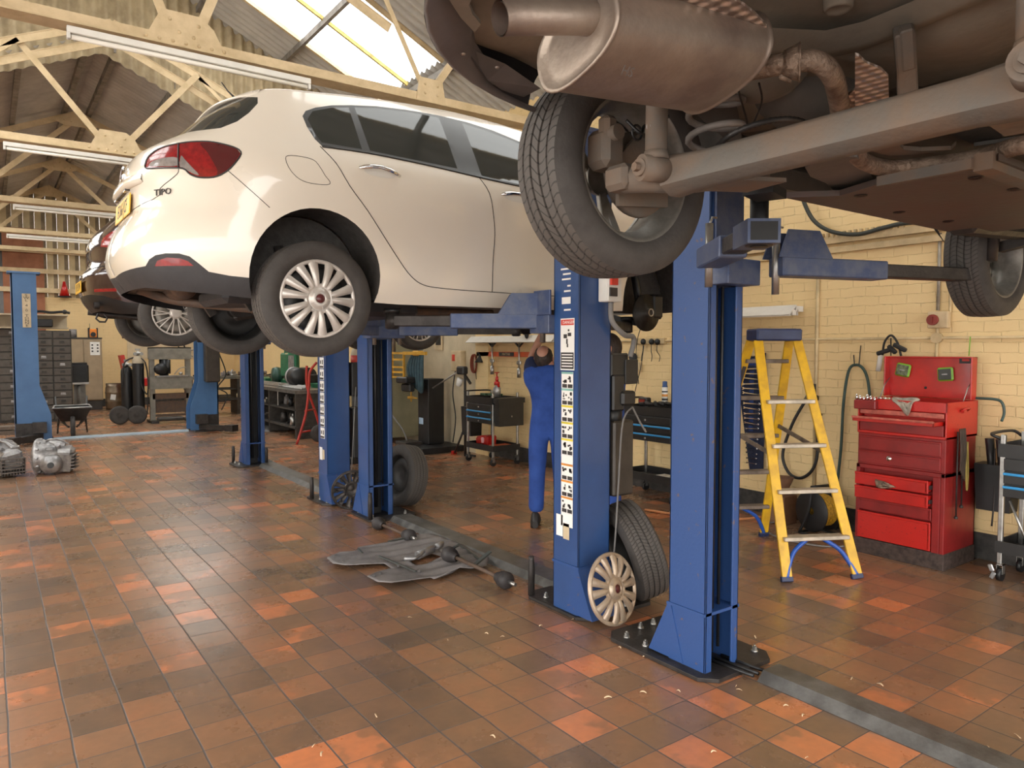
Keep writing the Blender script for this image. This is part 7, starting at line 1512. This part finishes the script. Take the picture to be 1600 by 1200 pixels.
# wheelbarrow
t = thing('wheelbarrow', 'dark metal wheelbarrow standing in front of the drawer cabinets', 'wheelbarrow', (1.24, 15.62, 0), R(-94)); DKM = mat('dark_barrow_steel', (.06, .058, .055), .45, .4, .3, 8)
b = MB(); A1 = [(-.32, -.28, .53), (.42, -.30, .53), (.42, .30, .53), (-.32, .28, .53)]; B1 = [(-.15, -.16, .28), (.15, -.18, .28), (.15, .18, .28), (-.15, .16, .28)]; b._add(A1 + B1, [(0, 1, 5, 4), (1, 2, 6, 5), (2, 3, 7, 6), (3, 0, 4, 7), (4, 5, 6, 7)]); b.obj('tray', DKM, t, thick=.008); b = MB(); b.tube([Vector(p) for p in A1], .014, 8, closed=True); b.obj('tray_rim', STEEL, t)
for s in (-1, 1): b = MB(); b.tube(bez([(.35, s * .06, .18), (.0, s * .18, .27), (-.5, s * .24, .40), (-.85, s * .26, .66)], 5), .016, 8); b.tube([(-.30, s * .22, .36), (-.38, s * .24, .0)], .014, 8); b.tube([(-.15, s * .2, .3), (-.42, s * .24, .02)], .010, 8); b.tube([(.30, s * .09, .19), (.12, s * .15, .30)], .012, 6); b.obj('frame', DKM, t)
b = MB(); b.lathe([(.03, -.03), (.12, -.04), (.18, -.035), (.19, 0), (.18, .035), (.12, .04), (.03, .03)], c=(.38, 0, .19), axis='Y', n=26); b.obj('wheel', RUB, t)
b = MB(); b.span((-.35, 16.3, 0), (.42, 16.6, .07)); b.span((-.35, 16.35, .09), (.36, 16.62, .15)); tag(b.obj('timber_planks', mat('dark_timber', (.16, .12, .09), .7, 0, .3, 8), None), 'two dark planks on the floor at the left picture edge', 'planks')
# gas bottles on a trolley
t = thing('gas_bottle_trolley', 'black welding trolley with two big wheels and looping hoses', 'trolley', (2.54, 17.3, 0), R(-10)); b = MB(); b.span((-.28, -.10, .12), (.16, .25, .16)); b.tube([(-.24, .2, .14), (-.24, .2, 1.15), (-.20, .2, 1.22), (.05, .2, 1.22), (.08, .2, 1.15), (.08, .2, .14)], .014, 8); b.obj('frame', BLK, t)
for x_ in (-.30, .03): b = MB(); b.lathe([(.05, -.04), (.10, -.03), (.16, -.045), (.19, -.03), (.195, 0), (.19, .03), (.16, .045), (.05, .04)], c=(x_, -.16, .195), axis='Y', n=28); b.lathe([(0, -.03), (.06, -.035), (.07, -.02)], c=(x_, -.16, .195), axis='Y', n=20); b.obj('wheel', RUB, t)
b = MB(); b.tube(bez([(.2, .0, 1.3), (.24, -.12, 1.1), (.25, -.12, .8), (.22, -.14, .62), (.12, -.12, .85), (.14, -.12, 1.2)], 6), .015, 6); b.tube(bez([(-.02, -.05, 1.40), (-.18, -.1, 1.30), (-.22, -.1, 1.0), (-.24, -.1, .8)], 6), .016, 6); b.tube(bez([(.1, -.08, 1.4), (.2, -.12, 1.3), (.25, -.14, 1.0), (.24, -.14, .5), (.22, -.14, .2)], 6), .014, 6); b.obj('gas_hose', BLK, t)
def bottle(label, x, y, neck, h): 
    t = thing('gas_bottle', label, 'gas bottle', (x, y, .16), 0, 'gas bottles on the welding trolley'); b = MB(); b.lathe([(0, 0), (.11, 0), (.115, .02), (.115, h - .16)], n=22); b.obj('cylinder', BLK, t); b = MB(); b.lathe([(.115, h - .16), (.11, h - .08), (.07, h - .01), (.03, h)], n=22); b.obj('shoulder', neck, t); b = MB(); b.cyl((0, 0, h), (0, 0, h + .10), .028, n=12); b.box((0, -.03, h + .05), (.15, .06, .05), bev=.01); b.cyl((.06, -.03, h + .04), (.06, -.09, h + .04), .035, n=12); b.cyl((-.06, -.03, h + .04), (-.06, -.09, h + .04), .035, n=12); b.box((0, 0, h + .13), (.10, .03, .04)); b.obj('regulator', STEEL, t)
bottle('black gas bottle with cream shoulder standing on the welding trolley', 2.60, 17.26, SHF, 1.28); bottle('all black gas bottle at the back of the welding trolley', 2.40, 17.42, BLK, 1.05)
t = thing('stacked_chair', 'red plastic crate chair behind the welding trolley', 'chair', (3.05, 21.2, 0)); b = MB(); b.box((-.18, 0, 1.05), (.10, .40, .75), rot=(0, -.18, 0)); b.obj('backrest', mat('red_plastic', (.50, .03, .02), .4), t); b = MB(); b.box((.10, 0, .72), (.5, .42, .22), bev=.02); b.obj('seat', RED, t); [ (lambda q: q.obj('leg', DKS, t))(MB().bar((sx_ * .2, sy_ * .15, 0), (sx_ * .18, sy_ * .15, .62), .03, .03)) for sx_ in (-1, 1) for sy_ in (-1, 1)]
# shop press
t = thing('hydraulic_press', 'grey H-frame workshop press standing right of the welding trolley', 'press', (3.22, 17.25, 0)); PRS = mat('grey_green_paint', (.24, .225, .19), .5, .1, .3, 8, .1, 40, col2=(.17, .155, .13))
for s in (-1, 1): b = MB(); b.span((s * .36 - .05, -.05, .04), (s * .36 + .05, .05, 1.56)); b.obj('upright', PRS, t); b = MB(); b.span((s * .36 - .07, -.32, 0), (s * .36 + .07, .32, .05)); b.obj('foot', CABG, t)
b = MB(); b.span((-.42, -.09, 1.36), (.42, -.05, 1.62)); b.span((-.42, .05, 1.36), (.42, .09, 1.62)); b.span((-.42, -.09, 1.60), (.42, .09, 1.62)); b.obj('crown', PRS, t)
b = MB(); b.span((-.42, -.11, .72), (.42, -.06, .98)); b.span((-.42, .06, .72), (.42, .11, .98)); b.obj('bed', PRS, t); b = MB(); b.span((-.36, -.05, .50), (.36, .05, .62)); b.span((-.36, -.04, .12), (.36, .04, .17)); b.span((-.34, .0, .2), (.34, .03, .45)); b.obj('cross_bar', RUST, t)
b = MB(); b.cyl((-.12, 0, 1.0), (-.12, 0, 1.36), .09, n=18); b.sph((-.2, -.1, 1.15), .14, sc=(1, .7, .9)); b.cyl((-.05, -.08, 1.05), (-.05, -.08, 1.35), .05, n=12); b.obj('ram', BLK, t); b = MB(); b.span((-.3, -.14, .98), (.34, -.02, 1.01)); b.cyl((.2, -.1, 1.02), (.2, -.1, 1.08), .04); b.tube(bez([(.08, -.05, 1.03), (.18, -.06, 1.15), (.3, -.06, 1.18), (.34, -.05, 1.1)], 5), .01, 6); b.obj('loose_tools', STEEL, t)
b = MB(); b.box((0, -.1, .09), (.5, .25, .08), bev=.02); tag(b.obj('press_plate', CABG, None, (3.15, 17.05, 0)), 'dark plate lying under the press', 'plate')
# workbench along the right wall with clutter, lathe
BEN = mat('dark_bench', (.06, .052, .045), .6, .2, .3, 10); STT = mat('scratched_steel_top', (.30, .28, .25), .35, .8, .3, 12)
t = thing('workbench', 'long dark workbench against the far right wall, crowded with vices and tools', 'workbench', (4.0, 18.2, 0)); b = MB(); b.span((-.2, 0, .86), (2.0, .7, .92)); b.obj('bench_top', STT, t)
b = MB(); b.span((-.18, .03, .35), (1.98, .68, .40)); b.span((-.18, .03, .60), (1.98, .68, .63)); b.obj('shelf', BEN, t)
for q in (-.17, .9, 1.93): b = MB(); b.span((q, .02, 0), (q + .06, .66, .86)); b.obj('leg', BEN, t)
random.seed(31); CLU = [DKS, BLK, ALU, STEEL, RUST, GP, CREAMM, DKS]
def clutter(n, fx_, fy_, z, group, label, smin=.03, smax=.10):
    for k in range(n):
        m = random.choice(CLU); x, y = fx_(random.random()), fy_(random.random()); s = random.uniform(smin, smax); b = MB(); r_ = random.random()
        if r_ < .35: b.box((0, 0, s * .6), (s * 1.8, s * 1.2, s * 1.2), rot=(0, 0, random.uniform(0, 3)), bev=s * .15); b.cyl((0, 0, s), (0, 0, s * 1.7), s * .3, n=10)
        elif r_ < .7: b.cyl((0, 0, 0), (0, 0, s * 1.8), s * .7, s * .55, n=14); b.cyl((0, 0, s * 1.8), (0, 0, s * 2.3), s * .25, n=10)
        else: a = random.uniform(0, 3); b.cyl((-s * cos(a), -s * sin(a), s * .35), (s * 1.6 * cos(a), s * 1.6 * sin(a), s * .5), s * .33, n=10); b.box((s * 1.5 * cos(a), s * 1.5 * sin(a), s * .5), (s * .7, s * .7, s * .9), bev=s * .1)
        tag(b.obj('workshop_part', m, None, (x, y, z + .004)), label, 'part', group)
clutter(16, lambda r_: 3.85 + 1.9 * r_, lambda r_: 18.25 + .5 * r_, .92, 'parts along the far bench', 'small workshop part on the far bench top')
clutter(14, lambda r_: 3.85 + 1.9 * r_, lambda r_: 18.25 + .35 * r_, .40, 'parts under the far bench', 'small part on the shelf under the far bench', .04, .09)
# tools hung on the back wall
for k in range(15):
    x = 3.0 + 2.9 * random.random(); z = 1.45 + .8 * random.random(); r_ = random.uniform(.05, .13); b = MB(); a0 = random.uniform(0, 6)
    if k % 3 == 0: b.tube([(r_ * cos(a0 + a * .5), 0, r_ * sin(a0 + a * .5)) for a in range(11)], .016, 6)
    elif k % 3 == 1: b.tube([(r_ * .7 * cos(a * pi / 6), 0, r_ * sin(a * pi / 6)) for a in range(12)], .014, 6, closed=True); b.bar((0, 0, r_), (0, 0, r_ * 2.2), .03, .02)
    else: b.box((0, 0, 0), (.09, .04, .12), bev=.02); b.cyl((0, 0, -.05), (.03, 0, -.22), .02, n=8)
    tag(b.obj('hanging_tool', random.choice([DKS, BLK, STEEL, RUST]), None, (x, YB - .04, z)), 'tool or belt hanging on the far back wall', 'tool', 'tools hung on the far wall')
b = MB(); b.span((3.2, YB - .03, 1.3), (5.6, YB - .01, 2.5)); tag(b.obj('tool_board', mat('pale_board', (.62, .50, .33), .7, 0, .1, 4), None), 'pale board behind the hanging tools on the far wall', 'board')
# lathe and second bench on the right side
GRL = mat('machine_green', (.018, .16, .075), .45, .1, .2, 6, .1)
t = thing('metal_lathe', 'green metal lathe behind the middle posts, its green chart plate raised', 'lathe', (5.05, 13.4, 0)); 
bx3('bed', (.05, 0, .78), (.45, 2.9, .92), GRL, t); bx3('headstock_stand', (.0, 2.2, 0), (.6, 3.1, .78), GRL, t); bx3('tail_stand', (.05, .0, 0), (.5, .5, .78), BEN, t); bx3('chip_tray', (-.08, .3, .66), (.62, 2.3, .70), BEN, t)
b = MB(); b.prism([(1.05, 1.0), (2.0, 1.0), (1.75, 1.72), (1.25, 1.72)], .0, .03, 'YZ'); b.box((.1, 1.75, 1.25), (.25, .5, .5), bev=.03); b.obj('chart_plate', GRL, t); b = MB(); b.span((-.02, 1.2, 1.1), (-.005, 1.5, 1.45)); b.obj('data_plate', ALU, t); b = MB(); b.span((-.02, 1.55, 1.3), (-.006, 1.68, 1.5)); b.obj('label_plate', CREAMM, t)
b = MB(); b.cyl((.2, 1.3, 1.05), (.2, .9, 1.05), .16, n=24); b.obj('chuck', DKS, t); b = MB(); b.lathe([(0, -.1), (.16, -.08), (.18, 0), (.16, .08), (0, .1)], c=(0, 2.3, 1.02), axis='X', n=20); b.obj('motor_cover', mat('dark_green_cover', (.02, .07, .05), .4), t); b = MB(); b.box((.1, .6, 1.0), (.3, .3, .16), bev=.02); b.cyl((-.1, .6, .95), (.3, .6, 1.0), .04); b.obj('carriage', DKS, t)
t = thing('low_bench', 'low dark bench with shiny steel tubes laid along it, right of the lathe', 'bench', (4.33, 12.5, 0)); b = MB(); b.span((0, 0, .80), (.6, 3.0, .86)); b.obj('bench_top', STT, t); b = MB(); b.span((.02, 0, .18), (.58, 3.0, .22)); b.span((.02, 0, .5), (.58, 3.0, .53)); b.obj('shelf', BEN, t)
for q in (.02, 1.5, 2.92): b = MB(); b.span((.02, q, 0), (.58, q + .06, .8)); b.obj('leg', BEN, t)
for k in range(4): b = MB(); b.tube([(4.5 + .05 * k, 12.6, .88 + .012 * k), (4.52 + .04 * k, 15.3, .88 + .012 * k)], .013, 8); tag(b.obj('steel_tube', STEEL, None), 'long steel tube lying along the low bench', 'tube', 'steel tubes on the low bench')
b = MB(); b.tube(bez([(4.46, 15.3, .9), (4.44, 15.35, 1.0), (4.40, 15.4, .80), (4.40, 15.4, .55)], 6), .013, 8); b.tube(bez([(4.46, 13.6, .9), (4.42, 13.62, .95), (4.40, 13.64, .8), (4.40, 13.64, .5)], 6), .010, 6); tag(b.obj('bent_pipe', STEEL, None), 'bent bright pipes hooked over the low bench edge', 'pipe')
t = thing('round_motor', 'round black motor with pale rim standing on the low bench', 'motor', (4.7, 13.4, .9)); b = MB(); b.lathe([(0, -.18), (.15, -.17), (.17, -.12), (.17, .15), (0, .18)], c=(0, 0, .17), axis='Y', n=26); b.obj('motor_body', BLK, t); b = MB(); b.lathe([(.13, .16), (.18, .16), (.18, .20), (.13, .20)], c=(0, 0, .17), axis='Y', n=26); b.obj('rim', ALU, t)
clutter(22, lambda r_: 4.38 + .45 * r_, lambda r_: 12.6 + 2.8 * r_, .22, 'parts on the low bench shelves', 'small part on the lower shelf of the low bench', .04, .10)
clutter(12, lambda r_: 4.38 + .45 * r_, lambda r_: 12.6 + 2.8 * r_, .53, 'parts on the low bench shelves', 'small part on the middle shelf of the low bench', .03, .08)
clutter(14, lambda r_: 5.1 + .4 * r_, lambda r_: 15.3 + 1.6 * r_, .92, 'parts at the lathe end', 'small metal part standing beside the green lathe', .04, .09)
b = MB(); b.span((5.06, 16.55, .8), (5.7, 17.6, .92)); b.span((5.1, 16.6, .0), (5.65, 17.5, .8)); tag(b.obj('green_cabinet', GRL, None), 'green cabinet between the far bench and the lathe', 'cabinet')
t = thing('waste_drum', 'brown steel drum bin standing in front of the green cabinet', 'bin', (4.75, 15.9, 0)); b = MB(); b.lathe([(0, 0), (.26, 0), (.26, .24), (.27, .26), (.26, .28), (.26, .55), (.27, .57), (.26, .59), (.26, .80), (.275, .82), (.25, .82), (.25, .1), (0, .1)], n=30); b.obj('drum', mat('brown_drum', (.14, .085, .055), .5, .3, .3, 6), t); b = MB(); b.tube([(.268 * cos(a * pi / 12), .268 * sin(a * pi / 12), .82) for a in range(24)], .012, 6, closed=True); b.obj('drum_rim', STEEL, t)
MAT_ = mat('grey_mat', (.20, .19, .19), .8, 0, .15, 6)
b = MB(); b.span((4.25, 14.0, 0.002), (5.0, 15.6, .015)); tag(b.obj('floor_mat', MAT_, None), 'grey mat on the tiles in front of the low bench', 'mat')
# red tubular stand
t = thing('red_trolley', 'red tubular sack trolley standing left of the blue post of the far lift', 'trolley', (4.36, 11.9, 0)); RT = mat('red_tube_paint', (.45, .03, .02), .4)
b = MB(); b.tube(bez([(-.22, .0, .0), (-.06, 0, .5), (.0, 0, .95), (.02, 0, 1.2), (.14, 0, 1.36)], 6), .022, 8); b.obj('upright', RT, t); b = MB(); b.tube(bez([(.34, .25, .0), (.20, .25, .5), (.06, .25, .95), (.06, .25, 1.3)], 6), .022, 8); b.obj('upright', RT, t)
for z in (.2, .55, .95): b = MB(); b.tube([(-.17 + z * .18, 0, z), (.33 - z * .25, .25, z)], .016, 8); b.obj('rung', RT, t)
b = MB(); b.lathe([(.05, -.03), (.13, -.04), (.15, 0), (.13, .04), (.05, .03)], c=(.2, .1, .15), axis='Y', n=20); b.obj('wheel', RUB, t)
t = thing('oil_drainer', 'tall dark bottle shaped machine with cream and red top between the blue posts', 'machine', (4.25, 9.6, 0)); b = MB(); b.cyl((0, 0, .1), (0, 0, 1.35), .11, n=20); b.span((-.25, -.2, .0), (.3, .25, .08)); b.obj('tank', BLK, t); b = MB(); b.cyl((0, 0, 1.35), (0, 0, 1.50), .12, n=18); b.obj('red_collar', RT, t); b = MB(); b.lathe([(.12, 1.5), (.10, 1.58), (.04, 1.62), (0, 1.62)], n=18); b.obj('cream_top', SHF, t)
# pilaster bay: olive door, machine with yellow rack, black pillar drill
OLV = mat('olive_grey_paint', (.26, .24, .15), .55, 0, .15, 3)
t = thing('tall_cabinet', 'tall olive grey cabinet by the wall behind the yellow rack', 'cabinet', (5.45, 11.05, 0)); bx3('cabinet_body', (0, 0, .1), (.6, 1.2, 2.35), OLV, t); bx3('vent_panel', (-.012, .05, .12), (0, 1.0, .62), BLK, t); bx3('top_vent', (-.012, .3, 2.15), (0, .9, 2.3), BLK, t)
for k in range(4): bx3('vent_slot', (-.016, .35, 2.165 + .03 * k), (-.012, .85, 2.175 + .03 * k), CREAMM, t)
t = thing('yellow_rack', 'yellow painted bar rack of a machine in front of the olive cabinet', 'rack', (5.32, 10.32, 0)); YLW = mat('machine_yellow', (.62, .33, .03), .45, 0, .2, 6)
for z in (1.14, 1.22, 1.30, 1.42, 1.52): b = MB(); b.bar((0, -.02, z), (-.1, .62, z), .03, .03); b.obj('bar', YLW, t)
for s in (0, .3, .6): b = MB(); b.bar((-.1 * s / .6, s, 1.12), (-.1 * s / .6, s, 1.54), .03, .03); b.obj('upright', YLW, t)
b = MB(); b.bar((0, 0, 1.52), (.12, -.5, 1.52), .05, .05); b.obj('arm', YLW, t); b = MB(); b.cyl((-.02, .3, 1.5), (-.02, .3, 2.3), .03, n=12); b.obj('steel_post', STEEL, t)
b = MB(); b.tube(bez([(-.1, .55, 1.5), (-.12, .5, 1.0), (-.1, .3, .6), (.0, .05, .3), (.05, .0, .1)], 6), .012, 6); b.obj('cable', GREYT, t)
t = thing('pillar_machine', 'black pillar machine with a yellow hand wheel and a blue sticker', 'machine', (5.55, 9.95, 0)); bx3('column', (0, 0, .1), (.28, .34, 1.12), BLK, t); bx3('base', (-.3, -.35, 0), (.45, .4, .09), BLK, t); bx3('foot_step', (-.35, .1, .09), (-.05, .45, .14), DKS, t); bx3('sticker', (-.006, .17, .40), (0, .30, .50), mat('pale_blue_sticker', (.45, .62, .8), .4), t)
b = MB(); b.box((-.15, .35, 1.1), (.3, .35, .10), bev=.02); b.box((-.2, .3, .98), (.1, .3, .12), bev=.02); b.obj('vice', BLK, t); b = MB(); b.cyl((-.1, .38, .75), (-.1, .38, 1.05), .012); b.cyl((-.12, .36, .80), (-.12, .36, .84), .05, n=14); b.bar((-.12, .36, .82), (-.12, .15, .82), .02, .02); b.obj('hand_wheel', YLW, t)
TEAL = mat('teal_cloth', (.055, .105, .13), .85, 0, .3, 8, .5, 20)
t = thing('hanging_hose', 'dark teal hose bundle hung over the black pillar machine', 'hose', (5.46, 10.12, 0))
for k in range(6): y = -.13 + .055 * k; b = MB(); b.tube(bez([(0, y, 1.50), (-.02 - .01 * k, y * 1.25 - .0, 1.3), (-.02, y * 1.2, 1.05), (0, y * .8, .92 + .02 * k), (.03, y * .6, 1.05)], 6), .030, 8); b.obj('loop', TEAL, t)
b = MB(); b.box((.0, 0, 1.52), (.12, .2, .08), bev=.02); b.obj('hook_bracket', YLW, t)
b = MB(); b.box((0, 0, 0), (.10, .16, .12), rot=(.3, 0, 0), bev=.02); tag(b.obj('pale_blue_box', mat('pale_blue_plastic', (.35, .45, .55), .4), None, (5.5, 10.15, 1.63)), 'pale blue box on top of the yellow arm', 'box')
t = thing('control_box', 'cream control box with a red switch on the pier behind the teal hose', 'control box', (5.98, 9.75, 1.40)); b = MB(); b.box((0, 0, 0), (.12, .30, .32), bev=.01); b.obj('box_body', CREAMM, t); b = MB(); b.box((-.065, .05, .05), (.02, .06, .10)); b.obj('red_switch', STKR, t)
b = MB(); b.tube(bez([(5.95, 9.8, 1.25), (5.93, 9.85, .9), (5.95, 9.8, .5), (5.93, 9.85, .12)], 6), .010, 6); tag(b.obj('wall_cable', BLK, None), 'black cable hanging below the cream control box', 'cable')
t = thing('engine_stand', 'thin dark support stand with slanting arm and white cup near the wall', 'stand', (5.72, 9.15, 0)); b = MB(); b.tube([(0, 0, .0), (0, 0, 1.28)], .020, 8); b.obj('post', DKS, t); b = MB(); b.tube([(0, 0, .45), (-.05, .22, .02)], .016, 8); b.tube([(0, 0, .02), (.05, -.2, .02)], .016, 8); b.obj('leg', DKS, t); b = MB(); b.tube([(0, .05, 1.30), (-.12, .75, .98)], .014, 8); b.obj('arm', STEEL, t); b = MB(); b.box((0, .08, 1.27), (.1, .2, .12), bev=.02); b.bar((0, 0, 1.2), (.02, -.12, 1.08), .03, .03); b.obj('head', BLK, t); b = MB(); b.lathe([(.04, -.06), (.055, .05), (0, .05)], n=16); b.obj('white_cup', WHT, t, (-.02, .12, 1.10), (.5, 0, 0)); b = MB(); b.box((-.05, .24, .03), (.06, .06, .05)); b.obj('red_foot', RED, t)
PO = mat('pale_render', (.60, .50, .34), .7, 0, .15, 2, .2, 12)
b = MB(); b.span((6.02, 9.3, 0), (6.105, 12.4, 3.6)); struct(b.obj('trim_42', PO))
t = thing('wall_notice', 'small framed notice on the wall behind the yellow arm', 'notice', (6.0, 10.4, 1.72)); b = MB(); b.box((0, 0, 0), (.02, .24, .30)); b.obj('frame', CREAMM, t); b = MB(); b.box((-.012, 0, .02), (.006, .16, .18)); b.obj('sheet', DKS, t)
b = MB(); b.box((0, 0, 0), (.9, .7, .8), bev=.02); b.bm.free()
t = thing('fire_bucket', 'small red cone on the low wall at the far end', 'cone', (1.72, 22.84, 2.952)); b = MB(); b.cyl((0, 0, 0), (0, 0, .03), .16, n=16); b.obj('base', BLK, t); b = MB(); b.cyl((0, 0, .03), (0, 0, .42), .12, .03, n=18); b.obj('cone', RED, t)
# unseen pale forecourt outside the open doors, added to bounce light inside
CON = mat('pale_bounce_concrete', (.62, .60, .56), .9, 0, .15, 1.5)
b = MB(); b.span((-40, -40, -.02), (-4.6, 45, .004)); b.span((-4.6, -40, -.02), (45, -6.5, .004)); struct(b.obj('floor_outside', CON))
# ---------------------------------------------------------------- tell look-alikes apart by their order in the view
def _u(o):
    p = o.matrix_world.translation if o.type == 'EMPTY' else None
    bpy.context.view_layer.update() if False else None
    if o.type == 'MESH' and o.location.length < 1e-6: q = sum((v.co for v in o.data.vertices), Vector()) / len(o.data.vertices)
    else: q = o.location
    lat = q.x * sin(HEAD) - q.y * cos(HEAD); d = q.x * cos(HEAD) + q.y * sin(HEAD); return lat / d, q.z
ORD = ['first', 'second', 'third', 'fourth', 'fifth', 'sixth', 'seventh', 'eighth', 'ninth', 'tenth'] + ['%dth' % k for k in range(11, 21)] + ['21st', '22nd', '23rd'] + ['%dth' % k for k in range(24, 31)] + ['31st', '32nd', '33rd'] + ['%dth' % k for k in range(34, 60)]
_by = {}
for o in bpy.data.objects:
    if o.parent is None and o.get('label'): _by.setdefault(o['label'], []).append(o)
for lab, os_ in _by.items():
    if len(os_) < 2: continue
    vert = 'spanner' in lab
    os_.sort(key=lambda o: -_u(o)[1] if vert else _u(o)[0])
    for k, o in enumerate(os_): o['label'] = '%s, %s from the %s' % (lab, ORD[k], 'top' if vert else 'left')
